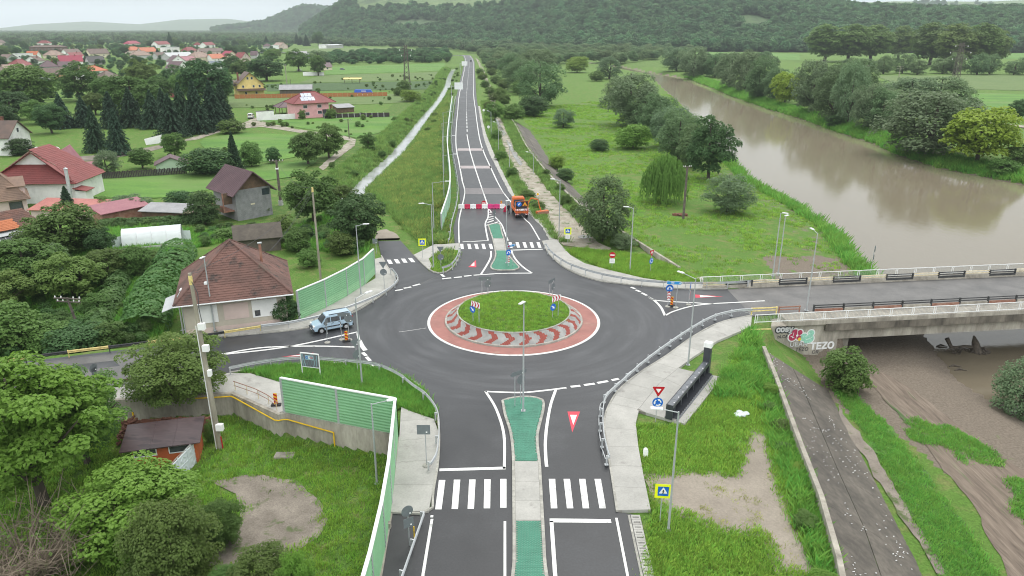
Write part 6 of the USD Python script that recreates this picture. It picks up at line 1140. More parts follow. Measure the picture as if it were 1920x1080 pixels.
def house(label, pl, pr, d, he, hr, wall, roof, kind='hip', axis='x', wins=2, name='house', chim=True, tiles=None, gable_m=None, z=None, cat='house', ov=.4, wz=None, win_m='white_metal', yaw=None):
    loc, a, w = place(pl, pr, z); t = thing(name, label, cat, loc, a if yaw is None else yaw)
    obj('wall', box(0, w, 0, d, -1.0, he), wall, t)
    if kind == 'hip': hip_roof(t, w, d, he, hr, roof, ov, tiles)
    elif kind == 'flat': obj('roof', box(-.2, w + .2, -.2, d + .2, he, he + .25), roof, t)
    elif kind == 'shed': obj('roof', slab3([(-ov, -ov, he), (w + ov, -ov, he), (w + ov, d + ov, hr), (-ov, d + ov, hr)], .12), roof, t); obj('upper_wall', [slab3_any([(0, .02, he - .1), (0, d, he - .1), (0, d, hr - .15)], .04), slab3_any([(w, d, he - .1), (w, .02, he - .1), (w, d, hr - .15)], .04)], wall, t)
    else:
        gab, r = gable_roof(t, w, d, he, hr, roof, axis, ov, tiles)
        for G in gab: obj('gable', slab3_any(G, .03), gable_m or wall, t)
    zc = wz or he * .55
    for k in range(wins): window(t, w * (k + .7) / (wins + .4), zc, min(1.2, w / (wins * 2.2)), min(1.3, he * .4), 0.0, win_m)
    if axis == 'y' and kind == 'gable' and wins: window(t, w / 2, he + (hr - he) * .3, .9, min(1.0, (hr - he) * .35), 0.0, win_m)
    if chim: obj('chimney', [box(w * .7, w * .7 + .6, d * .45, d * .45 + .6, he, hr + .6), box(w * .7 - .06, w * .7 + .66, d * .45 - .06, d * .45 + .66, hr + .6, hr + .7)], 'brick', t)
    return t, w
# the hipped roof house by the west street
loc, a, w = place((350, 627), (541, 604), -.1); t = thing('house', 'cream house with old red-brown hipped tile roof beside the west street', 'house', loc, a); dH = 10.6
obj('wall', box(0, w, 0, dH, -1.2, 3.5), 'wall_beige', t); obj('plinth', box(-.05, w + .05, -.06, dH, -1.2, .45), 'wall_rose', t)
hip_roof(t, w, dH, 3.65, 8.3, 'tile_old', .75, (.24, .30, .03), ridge=1.2, tm_='tile_old')
obj('gutter', tube([(-.8, -.82, 3.4), (w + .8, -.82, 3.4)], .08, 6), 'white_metal', t); obj('downpipe', tube([(-.05, -.1, 3.3), (-.05, -.1, -.3)], .05, 6), 'pole_grey', t)
for x, ww, rl in ((w * .22, 1.9, 1), (w * .78, 2.4, 1)):
    f = obj('window', [box(x - ww/2 - .08, x + ww/2 + .08, -.05, .05, 1.0, 1.1), box(x - ww/2 - .08, x + ww/2 + .08, -.05, .05, 2.85, 2.95), box(x - ww/2 - .08, x - ww/2, -.05, .05, 1.1, 2.85), box(x + ww/2, x + ww/2 + .08, -.05, .05, 1.1, 2.85)], 'wall_white', t)
    obj('shutter', [box(x - ww/2, x + ww/2, -.03, .01, 1.1 + k * .125, 1.22 + k * .125) for k in range(14)], 'wall_white', f)
obj('pane', box(w * .78 - 1.05, w * .78 - .5, -.045, .0, 1.15, 1.8), 'window_glass', t); obj('panel_band', box(w * .38, w * .62, -.03, .02, 1.1, 2.85), 'wall_rose', t)
obj('chimney', tube([(w * .80, dH * .42, 5.5), (w * .80, dH * .42, 7.9)], .14, 8), 'rust', t); obj('chimney_cap', cbox(w * .80, dH * .42, 7.95, .45, .45, .08), 'pole_grey', t)
obj('awning', slab3([(-2.2, 1.5, 2.2), (-.1, 1.5, 2.9), (-.1, 6.0, 2.9), (-2.2, 6.0, 2.2)], .05), 'roof_pale', t)
t, _ = house('low grey plank shed with old pitched roof behind the hipped roof house', (446, 478), (528, 470), 5.0, 2.4, 3.8, 'grey_planks', 'grey_planks', 'gable', 'x', 0, 'shed', False, cat='shed', z=-.9)
# grey block house
loc, a, w = place((447, 415), (512, 403)); t = thing('house', 'unplastered grey block house with violet brown metal roof', 'house', loc, a); dB = 9.0; he, hr = 5.4, 8.4
obj('wall', box(0.06, w - .06, 0.06, dB, -1, he), 'mortar', t); rng = np.random.default_rng(5); bl = []
for j in range(27):
    z0 = j * .2; x = -(.25 if j % 2 else 0)
    while x < w:
        x1 = min(x + .5, w); x0 = max(x, 0)
        if x1 - x0 > .08: y = rng.uniform(-.02, .02); bl.append(box(x0 + .012, x1 - .012, y, .2, z0 + .01, z0 + .19))
        x += .5
obj('front_blocks', bl, 'raw_block', t, kind='stuff'); bl = []
for j in range(27):
    for k in range(int(dB / .5)): bl.append(box(w - .2, w + .01 + .02 * rng.random(), k * .5 + .01, k * .5 + .49, j * .2 + .01, j * .2 + .19))
obj('side_blocks', bl, 'raw_block', t, kind='stuff')
gab, r = gable_roof(t, w, dB, he, hr, 'roof_violet', 'y', .9)
for s in (-1, 1): obj('roof_seams', [bar((w/2 + s * .05, y, hr + .03), (w/2 + s * (w/2 + .9), y, he - (hr - he) / (w/2) * .9 + .03), .04, .05) for y in np.arange(-.8, dB + .8, .55)], 'roof_violet', r, kind='stuff')
obj('gable', slab3_any(gab[0], .04), 'planks', t); obj('gable', slab3_any(gab[1], .04), 'planks', t); obj('upper_opening', box(w - 1.6, w - .25, -.03, .1, he - 1.5, he - .35), 'glass', t)
obj('balcony', [box(-1.9, 0, 1.0, 6, 1.6, 1.8), box(-1.9, -1.8, 1.0, 6, 1.8, 2.6), box(-1.9, -1.75, .9, 1.05, 1.6, 5.0)], 'rust', t); obj('balcony_wall', box(-1.75, -.02, 1.4, 1.5, 2.9, 4.9), 'planks', t); obj('lintel', box(w * .4, w * .52, -.05, .05, 2.5, 2.75), 'wall_cream', t)
# red roofed house with gablet
loc, a, w = place((-14, 383), (146, 381)); t = thing('house', 'large white house with dark red gabled hip roof at the left edge', 'house', loc, a); he, hr = 4.2, 9.6; d = 11.0
obj('wall', box(0, w, 0, d, -1, he), 'wall_white', t); o = .6; q = .52; zg = he + (hr - he) * q; xa, xb = w/2 * q - o * .4, w - w/2 * q + o * .4; yg = 2.6
F = [[(-o, -o, he - .3), (w + o, -o, he - .3), (xb, yg, zg), (xa, yg, zg)], [(w + o, -o, he - .3), (w + o, d + o, he - .3), (w/2, d - 2, hr), (w/2, yg - .8, hr), (xb + .1, yg - .8, zg)], [(-o, d + o, he - .3), (-o, -o, he - .3), (xa - .1, yg - .8, zg), (w/2, yg - .8, hr), (w/2, d - 2, hr)]]
r = obj('roof', [slab3(f_, .14) for f_ in F], 'tile_red', t); obj('roof_tiles', [face_tiles(f_, .35, .42, .04) for f_ in F], 'tile_red', r, kind='stuff'); obj('gable', slab3_any([(xa, yg, zg), (xb, yg, zg), (w/2, yg, hr - .15)], .05), 'wall_white', t)
obj('verge_board', [bar((xa - .3, yg - .8, zg - .15), (w/2, yg - .8, hr + .05), .12, .2), bar((xb + .3, yg - .8, zg - .15), (w/2, yg - .8, hr + .05), .12, .2)], 'roof_tan', t); obj('chimney', tube([(w - .6, -.9, 0), (w - .5, -.9, 6.6)], .32, 10), 'galvanised', t, smooth=True); obj('chimney_cap', mv(lathe([(.0, 0), (.42, 0), (.42, .1), (.05, .35), (0, .35)], 10), (w - .5, -.9, 6.7)), 'pole_grey', t)
window(t, w - 1.6, 2.2, .8, 1.3); obj('porch_roof', slab3([(w - .2, -.6, 3.0), (w + 2.4, -.6, 2.5), (w + 2.4, 2.6, 2.5), (w - .2, 2.6, 3.0)], .12), 'tile_red', t); obj('porch_wall', box(w, w + 2.0, -.2, 2.2, -1, 2.4), 'wall_white', t)
house('salmon pink flat roofed annex with two skylights', (60, 408), (188, 412), 4.6, 1.5, 2.5, 'wall_rose', 'roof_salmon', 'shed', wins=0, name='annex', chim=False, cat='annex')
loc, a, w = place((-20, 412), (56, 403)); t = thing('house', 'old house with beige tiled hip roof and dormer at the left edge', 'house', loc, a); obj('wall', box(0, w, 0, 8, -1, 3.2), 'wall_rose', t); hip_roof(t, w, 8.5, 3.2, 7.2, 'tile_tan', .6, (.3, .34, .03)); window(t, w * .72, 1.9, 1.9, 1.4, 0, 'planks'); window(t, w * .2, 1.6, .9, .6)
obj('dormer', [box(w * .62, w * 1.02, 1.2, 4.5, 3.1, 5.2)], 'wall_rose', t); obj('dormer_roof', slab3([(w * .58, .8, 5.15), (w * 1.06, .8, 5.15), (w * 1.06, 5, 6.3), (w * .58, 5, 6.3)], .12), 'tile_tan', t)
loc, a, w = place((-12, 470), (84, 449)); t = thing('outbuilding', 'low building with mixed old and orange tiles above a glazed lean-to', 'outbuilding', loc, a); obj('wall', box(0, w, 1.2, 6, -1, 2.6), 'wall_grey', t); F = [(-.4, .6, 2.4), (w + .3, .6, 2.4), (w - .6, 3.8, 4.6), (-.4, 3.8, 4.6)]; r = obj('roof', slab3(F, .12), 'tile_mixed', t)
F2 = [(w * .0, .6, 2.4), (w * .62, .6, 2.4), (w * .58, 2.4, 3.64), (0, 2.4, 3.64)]; obj('roof_tiles', face_tiles(F, .3, .36, .03), 'tile_mixed', r, kind='stuff'); obj('new_tiles', mv(face_tiles(F2, .3, .3, .03), (0, -.02, .05)), 'tile_orange', r, kind='stuff'); obj('awning', slab3([(-.4, -.5, 1.9), (w * .8, -.5, 1.9), (w * .8, .9, 2.2), (-.4, .9, 2.2)], .06), 'roof_pale', t)
for k in range(5): obj('glazing_bar', bar((w * .02 + k * w * .11, -1.8, .2), (w * .02 + k * w * .11, -.3, 1.8), .06, .06), 'wall_white', t)
obj('glazing', slab3([(0, -1.75, .2), (w * .5, -1.75, .2), (w * .5, -.35, 1.75), (0, -.35, 1.75)], .03), 'window_glass', t)
house('dark red metal roofed shed with plank walls', (196, 426), (280, 408), 3.2, 2.3, 3.3, 'rust', 'roof_rose', 'shed', wins=0, name='shed', chim=False, cat='shed'); house('long shed with grey fibre roof beside the dark red shed', (268, 415), (344, 418), 3.2, 1.9, 2.6, 'planks', 'roof_grey', 'shed', wins=0, name='shed', chim=False, cat='shed'); house('small lean-to with worn brown-grey roof at the end of the sheds', (346, 418), (374, 417), 2.8, 1.8, 2.4, 'grey_planks', 'roof_tan', 'shed', wins=0, name='shed', chim=False, cat='shed')
# greenhouse
loc, a, w = place((231, 469), (342, 459)); t = thing('greenhouse', 'long white plastic tunnel greenhouse with open end panels', 'greenhouse', loc, a); nseg = 4; an = np.linspace(0, PI, 15)
for k in range(nseg):
    x0, x1 = k * w / nseg + .03, (k + 1) * w / nseg - .03; v = np.array([(x, 1.9 - 1.9 * math.cos(q), .5 + 2.2 * math.sin(q) ** .8) for x in (x0, x1) for q in an]); i = np.arange(14); obj('film_panel', (v, np.vstack([np.c_[i, 15 + i, 16 + i], np.c_[i, 16 + i, i + 1]])), 'film', t, smooth=True)
for k in range(nseg + 1): obj('hoop', tube([(k * w / nseg, 1.9 - 1.92 * math.cos(q), .5 + 2.22 * math.sin(q) ** .8) for q in an], .04, 5), 'white_metal', t)
obj('side_wall', box(0, w, -.02, .02, -.5, .55), 'film_grey', t); obj('end_panel', [mv(box(-1.5, 0, -.02, .02, 0, 2.0), (0, .6, 0), .5)], 'film_grey', t); obj('end_panel', [mv(box(0, 1.4, -.02, .02, 0, 2.0), (w, 1.0, 0), -.35)], 'film_grey', t)
loc2, a2, w2 = place((218, 478), (346, 464)); t = thing('plot_fence', 'low grey concrete slab fence in front of the greenhouse', 'fence', loc2, a2)
for k in range(6): obj('slab', box(k * w2 / 6 + .04, (k + 1) * w2 / 6 - .04, -.04, .04, -.4, .8), 'wall_grey', t); obj('post', box(k * w2 / 6 - .06, k * w2 / 6 + .06, -.08, .08, -.4, .95), 'pole_concrete', t)
house('small house with crimson roof and white gable behind the red roofed house', (108, 332), (146, 330), 7, 2.6, 6.2, 'wall_rose', 'roof_rose', 'gable', 'y', 0, chim=False, gable_m='wall_white'); house('low outhouse with crimson sheet roof beside the plank fence', (148, 332), (184, 329), 4.5, 2.0, 2.6, 'grey_planks', 'roof_rose', 'shed', wins=0, name='outhouse', chim=False, cat='outhouse')
house('white gabled house with brown-red roof cut by the left frame edge', (22, 292), (62, 281), 10, 5.0, 8.6, 'wall_white', 'roof_brown', 'gable', 'y', 2, ov=.6); house('white house wing with brown-red roof at the far left edge', (-30, 294), (26, 290), 8, 4.0, 7.0, 'wall_white', 'roof_brown', 'gable', 'x', 1)
house('pale green hut with grey sheet roof behind the plank fence', (294, 324), (352, 320), 5, 1.9, 3.4, 'wall_palegreen', 'roof_violet', 'gable', 'y', 0, 'hut', False, cat='hut')
loc, a, w = place((150, 339), (352, 326)); t = thing('plank_fence', 'dark brown plank fence along the mown plot', 'fence', loc, a)
for k in range(int(w / .34)): obj('plank', box(k * .34, k * .34 + .3, 0, .04, -.2, 1.55 + .1 * math.sin(k * 2.3)), 'black_planks', t)
# pink house, garden wall, gazebo
loc, a, w = place((555, 223), (618, 219)); t = thing('house', 'pink house with red hip roof and solar panels at the field edge', 'house', loc, a); obj('wall', box(0, w, 0, 10, -1, 5.6), 'wall_pink', t); hip_roof(t, w + 2, 10, 5.6, 9.2, 'roof_red', .8)
for k in range(7):
    x = w * .22 + (k % 4) * 1.35 + (0 if k < 4 else .7); z = 0 if k < 4 else 1; y0 = .6 + z * 1.75; obj('solar_panel', slab3([(x, y0, 6.35 + z * 1.25), (x + 1.25, y0, 6.35 + z * 1.25), (x + 1.25, y0 + 1.6, 7.5 + z * 1.25), (x, y0 + 1.6, 7.5 + z * 1.25)], .06), 'solar', t)
for x, z in ((w * .3, 4.2), (w * .72, 4.2), (w * .72, 1.9), (w * .35, 1.6)): window(t, x, z, 1.5, 1.1)
obj('garage_door', box(w - 2.6, w - .3, -.06, .02, 0, 2.9), 'car_trim', t); obj('chimney', box(w + .6, w + 1.4, -.2, .7, -.5, 4.5), 'brick', t)
loc, a, w = place((482, 227), (567, 222)); t = thing('garden_wall', 'white rendered garden wall in front of the pink house', 'wall', loc, a); obj('high_wall', box(0, w * .38, 0, .35, -.5, 3.4), 'wall_white', t); obj('low_wall', box(w * .38 + .003, w, 0, .3, -.5, 1.9), 'wall_white', t); obj('coping', box(-.1, w * .38 + .1, -.1, .45, 3.4, 3.55), 'roof_dark', t)
loc, a, w = place((520, 217), (572, 214)); t = thing('gazebo', 'open gazebo with dark hipped roof beside the white garden wall', 'gazebo', (loc[0], loc[1] + 3, loc[2]), a); hip_roof(t, w, 7, 2.9, 5.0, 'roof_violet', .5)
for x in np.linspace(.2, w - .2, 5):
    for y in (.2, 6.8): obj('post', box(x - .1, x + .1, y - .1, y + .1, -.3, 2.75), 'planks', t)
loc, a, w = place((608, 222), (736, 219)); t = thing('plank_fence', 'dark plank fence with concrete posts right of the pink house', 'fence', loc, a)
for k in range(int(w / 2.2)): obj('panel', box(k * 2.2 + .12, k * 2.2 + 2.1, 0, .06, -.2, 1.6), 'black_planks', t); obj('post', box(k * 2.2 - .1, k * 2.2 + .1, -.05, .12, -.2, 1.75), 'wall_grey', t)
house('low hut with grey roof behind the dark plank fence', (634, 212), (664, 210), 5, 2.0, 3.0, 'planks', 'roof_grey', 'shed', wins=0, name='hut', chim=False, cat='hut')
loc, a, w = place((447, 180), (496, 178)); t = thing('house', 'yellow gabled house with brown roof beside the conifer grove', 'house', loc, a); obj('wall', box(0, w, 0, 11, -1, 5.8), 'wall_yellow', t); gab, r = gable_roof(t, w, 11, 5.6, 11.2, 'roof_brown', 'y', 1.0); obj('gable', slab3_any(gab[0], .04), 'wall_yellow', t); obj('gable', slab3_any(gab[1], .04), 'wall_yellow', t)
obj('porch_roof', slab3([(-.5, -2.2, 2.5), (w + .8, -2.2, 2.5), (w + .8, .1, 3.4), (-.5, .1, 3.4)], .15), 'roof_brown', t); obj('side_roof', slab3([(-6, 0, 4.6), (0, 0, 7.2), (0, 10, 7.2), (-6, 10, 4.6)], .15), 'roof_brown', t); obj('solar_panel', slab3([(-5.6, -.02, 4.95), (-1.6, -.02, 6.7), (-1.6, 5, 6.75), (-5.6, 5, 5.0)], .06), 'solar', t)
for x, z in ((w * .22, 4.4), (w * .62, 4.4), (w * .85, 4.4), (w * .42, 8.3), (w * .58, 8.3), (w * .3, 1.3), (w * .7, 1.3)): window(t, x, z, .9, 1.1)
obj('chimney', box(w * .1, w * .1 + .8, 5, 5.8, 6, 11), 'brick', t)
loc, a, w = place((440, 185), (735, 180)); t = thing('board_fence', 'long orange brown board fence across the fields', 'fence', loc, a)
for k in range(int(w / 2.4)): obj('panel', box(k * 2.4 + .06, k * 2.4 + 2.36, 0, .06, -.2, 1.9), 'orange_fence', t)
house('long low barn with grey roof behind the orange fence', (525, 176), (585, 175), 9, 2.2, 4.2, 'grey_planks', 'roof_grey', 'gable', 'x', 0, 'barn', False, cat='barn')
# red shed, brick pile, gate in the near yard
loc, a, w = place((254, 884), (374, 868), -2.0); t = thing('shed', 'terracotta painted shed with wet brown sheet roof in the near yard', 'shed', loc, a); obj('wall', box(0, w, 0, 2.6, -.3, 2.05), 'wall_orange', t)
mat('wet_sheet', (.075, .048, .05), rough=.32, col2=(.05, .032, .035), scale=.7, fine=(3, .2), extra=[(.9, .58, .04, (.035, .022, .025))], stretch=(.4, 1.6, 1)); r = obj('roof', slab3([(-.75, -.35, 2.0), (w + .35, -.35, 2.0), (w + .35, 2.9, 2.55), (-.75, 2.9, 2.55)], .08), 'wet_sheet', t)
obj('roof_seam', [bar((x, -.35, 2.02), (x, 2.9, 2.57), .05, .03) for x in (w * .3, w * .65)], 'wet_sheet', r, kind='stuff'); window(t, w * .2, 1.5, 1.5, .5); window(t, w * .74, 1.5, 1.5, .5)
loc, a, w = place((226, 792), (399, 784), -.6); t = thing('brick_wall', 'crumbling low brick wall with loose bricks behind the brown roofed shed', 'wall', loc, a); rng = np.random.default_rng(3)
obj('wall_core', box(0, w, .05, .33, -2.2, -.02), 'brick', t)
for k in range(int(w / .27)):
    if rng.random() < .8: obj('brick', mv(cbox(0, 0, 0, .25, .13 + .1 * rng.random(), .075), (k * .27 + .1, .18 + rng.uniform(-.05, .05), .03 + .08 * (rng.random() < .3)), rng.uniform(-.25, .25)), 'brick', t)
x, y = W(240, 835, -2.0); t = thing('brick_stack', 'rough stack of old bricks and tiles left of the terracotta shed', 'bricks', (x, y + .9, -2.0), .2); bs = []
for k in range(260):
    p = (rng.uniform(-1.0, .9), rng.uniform(-.9, 1.2)); h = 1.7 * max(.15, 1 - (abs(p[0]) / 1.25) ** 2) * rng.uniform(.1, 1); bs.append(mv(cbox(0, 0, 0, .27, .13, .07), (*p, h), rng.uniform(0, 3.1), rng.uniform(-.3, .3)))
obj('bricks', bs, 'brick', t, kind='stuff')
g0, g1 = np.array(W(322, 918, -2.0)), np.array(W(373, 864, -2.0)); ga = math.atan2(*(g1 - g0)[::-1]); Lg = float(np.linalg.norm(g1 - g0)); t = thing('gate', 'pale blue-white sheet metal gate leaf with spiked top edge', 'gate', (g0[0], g0[1], -2.0), ga)
mat('gate_paint', (.62, .66, .70), rough=.5, var=.06); obj('sheet', box(0, Lg, -.015, .015, .08, 1.75), 'gate_paint', t); obj('frame', [box(0, Lg, -.04, .04, z, z + .06) for z in (.05, .9, 1.7)] + [box(x - .03, x + .03, -.041, .041, .05, 1.9) for x in (0.03, Lg * .33, Lg * .66, Lg - .03)], 'gate_paint', t)
for k in range(3):
    c = Lg * (k + .5) / 3
    for zc_ in (.5, 1.32):
        obj('diamond', [bar((c - .35, -.03, zc_), (c, -.03, zc_ + .25), .03, .02), bar((c, -.03, zc_ + .25), (c + .35, -.03, zc_), .03, .02), bar((c + .35, -.03, zc_), (c, -.03, zc_ - .25), .03, .02), bar((c, -.03, zc_ - .25), (c - .35, -.03, zc_), .03, .02)], 'gate_paint', t)
for k in range(26): obj('spike', box(k * Lg / 26 + .02, k * Lg / 26 + .055, -.012, .012, 1.76, 1.98), 'wall_white', t)
# ------------------------------------------------------------------ the village
VIL = [((33, 113), (64, 112), 9, 6.5, 7, 'wall_white', 'roof_pale', 'flat', 'x', 4, 'white flat roofed modern house'), ((46, 121), (74, 121), 10, 3.5, 7.5, 'wall_white', 'roof_brown', 'gable', 'y', 2, 'white gable with brown roof'), ((50, 111), (70, 111), 8, 5, 8.5, 'wall_white', 'roof_orange', 'gable', 'x', 1, 'orange roof above the white gable'), ((36, 131), (65, 129), 11, 3.5, 8, 'wall_cream', 'roof_red', 'hip', 'x', 1, 'dark red hipped roof'), ((113, 124), (157, 123), 12, 4, 9, 'wall_white', 'roof_crimson', 'gable', 'x', 2, 'long magenta roof over white walls'), ((168, 122), (198, 121), 10, 3, 7.5, 'wall_grey', 'roof_dark', 'gable', 'x', 0, 'charcoal grey roof'), ((170, 109), (206, 108), 12, 5, 10, 'wall_cream', 'roof_brown', 'gable', 'x', 2, 'pale yellow house with brown roof'), ((166, 150), (204, 147), 10, 5.5, 8.5, 'wall_white', 'roof_orange', 'hip', 'x', 2, 'bright orange hipped roof on white walls'), ((56, 98), (128, 97), 14, 7, 9, 'roof_brown', 'roof_brown', 'hip', 'x', 9, 'long brown building with a row of windows'), ((70, 86), (92, 86), 12, 5, 10, 'wall_white', 'roof_red', 'hip', 'x', 2, 'distant red roofed house at upper left'), ((-8, 146), (22, 143), 12, 3.5, 8.5, 'wall_rose', 'roof_brown', 'hip', 'x', 1, 'brown hipped roof at the left edge'), ((14, 140), (54, 138), 9, 3.2, 7, 'wall_rose', 'roof_tan', 'gable', 'x', 1, 'rusty tan roof'), ((78, 134), (112, 133), 11, 3.5, 8, 'wall_grey', 'roof_violet', 'hip', 'x', 1, 'violet grey hipped roof'), ((112, 133), (150, 132), 9, 3.5, 7, 'wall_rose', 'roof_violet', 'gable', 'x', 1, 'mauve long roof'), ((82, 151), (128, 149), 10, 3.5, 7.5, 'wall_grey', 'roof_brown', 'gable', 'x', 0, 'old dark brown long roof'), ((100, 157), (112, 157), 6, 2.6, 4.5, 'wall_grey', 'roof_orange', 'shed', 'x', 0, 'tiny bright orange roof'), ((198, 154), (226, 152), 9, 3, 6.5, 'wall_grey', 'roof_brown', 'hip', 'x', 0, 'grey brown hipped roof by the tall tree'), ((90, 110), (124, 109), 12, 3.5, 8.5, 'wall_cream', 'roof_tan', 'hip', 'x', 1, 'beige hipped roof'), ((127, 106), (154, 105), 11, 4, 8.5, 'wall_white', 'roof_brown', 'gable', 'x', 1, 'brown roof behind the magenta roof'), ((134, 111), (158, 110), 9, 3.5, 7, 'wall_white', 'roof_red', 'gable', 'x', 1, 'small red roof beside the magenta roof'), ((-10, 86), (12, 85), 14, 6, 11, 'wall_rose', 'roof_brown', 'gable', 'x', 2, 'distant brown roof at the left edge'), ((14, 116), (34, 114), 8, 3.5, 7, 'wall_grey', 'roof_brown', 'gable', 'y', 1, 'grey gabled house left of the modern house'),
       ((243, 86), (265, 85), 12, 4, 9, 'wall_rose', 'roof_crimson', 'hip', 'x', 2, 'distant crimson roof above the orange roofs'), ((297, 90), (320, 89), 12, 6, 11, 'wall_white', 'roof_red', 'gable', 'x', 2, 'red roofed white house behind the modern block'), ((246, 100), (268, 99), 11, 4, 8.5, 'wall_rose', 'roof_orange', 'hip', 'x', 1, 'orange roof left of the orange tiled house'), ((268, 102), (296, 101), 12, 3.5, 8.5, 'wall_rose', 'roof_orange', 'gable', 'x', 1, 'wide orange tiled roof'), ((312, 101), (338, 100), 10, 8, 9, 'wall_white', 'roof_pale', 'flat', 'x', 3, 'white flat modern block'), ((318, 114), (364, 112), 12, 4.5, 8, 'wall_grey', 'roof_pale', 'gable', 'x', 0, 'long pale blue-grey warehouse roof'), ((368, 117), (399, 115), 12, 4.5, 9.5, 'wall_cream', 'roof_tan', 'hip', 'x', 2, 'cream house with tan hipped roof'), ((344, 121), (371, 120), 9, 3.5, 7, 'wall_white', 'roof_rose', 'shed', 'x', 0, 'flat pink roof'), ((321, 124), (350, 123), 10, 4, 9, 'wall_white', 'roof_violet', 'gable', 'y', 1, 'white gable with dark violet roof'), ((333, 136), (356, 134), 10, 3.5, 8, 'wall_white', 'roof_violet', 'gable', 'y', 0, 'lower white gable with violet roof'), ((402, 135), (422, 134), 10, 4.5, 8, 'wall_white', 'roof_slate', 'gable', 'x', 0, 'blue slate roof on white walls'), ((399, 116), (422, 115), 10, 3.5, 7.5, 'wall_white', 'roof_orange', 'gable', 'x', 1, 'rust orange roof right of the cream house'), ((425, 115), (449, 114), 11, 5, 10, 'wall_cream', 'roof_crimson', 'gable', 'y', 1, 'cream gable with crimson roof'), ((453, 116), (470, 115), 9, 4, 9, 'wall_rose', 'roof_red', 'gable', 'y', 1, 'pink gable with red roof'), ((470, 110), (482, 110), 9, 4, 8, 'wall_grey', 'roof_violet', 'gable', 'x', 0, 'small violet roof behind the pink gable'), ((363, 88), (375, 88), 9, 3.5, 8, 'wall_white', 'roof_red', 'hip', 'x', 1, 'tiny distant red roof in the trees'), ((387, 90), (404, 89), 11, 5, 9.5, 'wall_white', 'roof_red', 'gable', 'x', 2, 'distant white house with red roof'), ((352, 101), (372, 100), 10, 4, 8.5, 'wall_rose', 'roof_red', 'hip', 'x', 1, 'red roof behind the warehouse'), ((376, 103), (420, 102), 12, 4, 8, 'wall_rose', 'roof_brown', 'gable', 'x', 2, 'long brown roof behind the cream house'), ((250, 110), (285, 109), 10, 3.5, 8, 'wall_grey', 'roof_tan', 'hip', 'x', 0, 'tan roof left of the dark conifer'), ((298, 112), (316, 111), 9, 3.5, 7.5, 'wall_grey', 'roof_brown', 'gable', 'x', 0, 'brown roof beside the modern block'), ((329, 184), (346, 183), 7, 3.2, 6.0, 'roof_red', 'roof_brown', 'gable', 'y', 0, 'red hut with white gable in front of the trees'), ((301, 168), (314, 167), 5, 3, 4, 'wall_white', 'roof_grey', 'shed', 'x', 0, 'small white hut beside the concrete pole'),
       ((593, 133), (623, 132), 9, 3, 6, 'wall_cream', 'roof_violet', 'gable', 'x', 2, 'long cream house with grey-violet roof in the fields'), ((553, 111), (581, 110), 12, 4.5, 8, 'wall_grey', 'roof_grey', 'gable', 'x', 0, 'long dark barn with grey roof across the fields'), ((598, 91), (612, 91), 12, 6, 7, 'wall_white', 'roof_pale', 'flat', 'x', 0, 'white shed at the far field edge'), ((612, 91), (644, 90), 14, 5, 6.5, 'wall_grey', 'roof_pale', 'shed', 'x', 0, 'long open pale shed at the far field edge'), ((509, 92), (523, 92), 12, 6, 7, 'wall_white', 'roof_pale', 'flat', 'x', 0, 'white hall behind the distant trees'), ((525, 92), (540, 91), 12, 5, 10, 'wall_rose', 'roof_tan', 'gable', 'y', 1, 'pink gabled house behind the distant trees'), ((493, 91), (507, 91), 10, 4, 8, 'wall_grey', 'roof_violet', 'hip', 'x', 0, 'distant dark hipped roof beside the white hall')]
for pl, pr, d, he, hr, wl, rf, k, ax, wn, lab in VIL:
    house(lab + ' in the village' if len(lab.split()) < 7 else lab, pl, pr, d, he, hr, wl, rf, k, ax, wn, 'village_house' if 'barn' not in lab and 'shed' not in lab else 'barn', k in ('hip', 'gable') and wn > 0, gable_m='wall_white' if 'white gable' in lab else None, z=-1.7, ov=.5)
GV = 'garden trees between the village houses'; rv = np.random.default_rng(12); nt = 0
boxes = [(min(a[0][0], a[1][0]) - 3, max(a[0][0], a[1][0]) + 3, a[0][1]) for a in VIL]
while nt < 150:
    u, v = rv.uniform(-30, 520), 74 + 80 * rv.random() ** 1.5
    h = (v - 53) * .30 * rv.uniform(.7, 1.3); w = h * rv.uniform(.9, 1.4)
    if v > 118 and u > 380 or (v > 140 and u > 230): continue
    if any(b0 - w * .3 < u < b1 + w * .3 and 0 < v - vb < h * .85 for b0, b1, vb in boxes) or any(b0 < u < b1 and abs(v - vb) < 7 for b0, b1, vb in boxes): continue
    plant(['broadleaf', 'darkleaf', 'darkleaf', 'willow'][rv.integers(4)], u, v, h, w, 'green garden tree between the village roofs', 'tree', 'tree', GV, z=-1.8); nt += 1
for u, v, h, w, lab in ((320, 88, 24, 11, 'dark columnar conifer behind the white modern block'), (297, 108, 16, 9, 'small dark conifer by the orange roofs'), (325, 172, 24, 10, 'slender dark cypress beside the concrete pole'), (557, 82, 17, 8, 'leftmost dark spire tree on the far field edge'), (564, 84, 14, 9, 'middle dark spire tree on the far field edge'), (575, 86, 19, 11, 'rightmost dark spire tree on the far field edge'), (500, 84, 14, 10, 'dark conifer behind the white hall'), (165, 118, 18, 12, 'dark conifer between magenta and charcoal roofs')): plant('spruce', u, v, h, w * 1.5, lab, 'conifer', 'conifer', z=-1.8)
plant('darkleaf', 597, 86, 26, 24, 'big dark tree on the far field edge', 'tree', 'tree', z=-1.8)
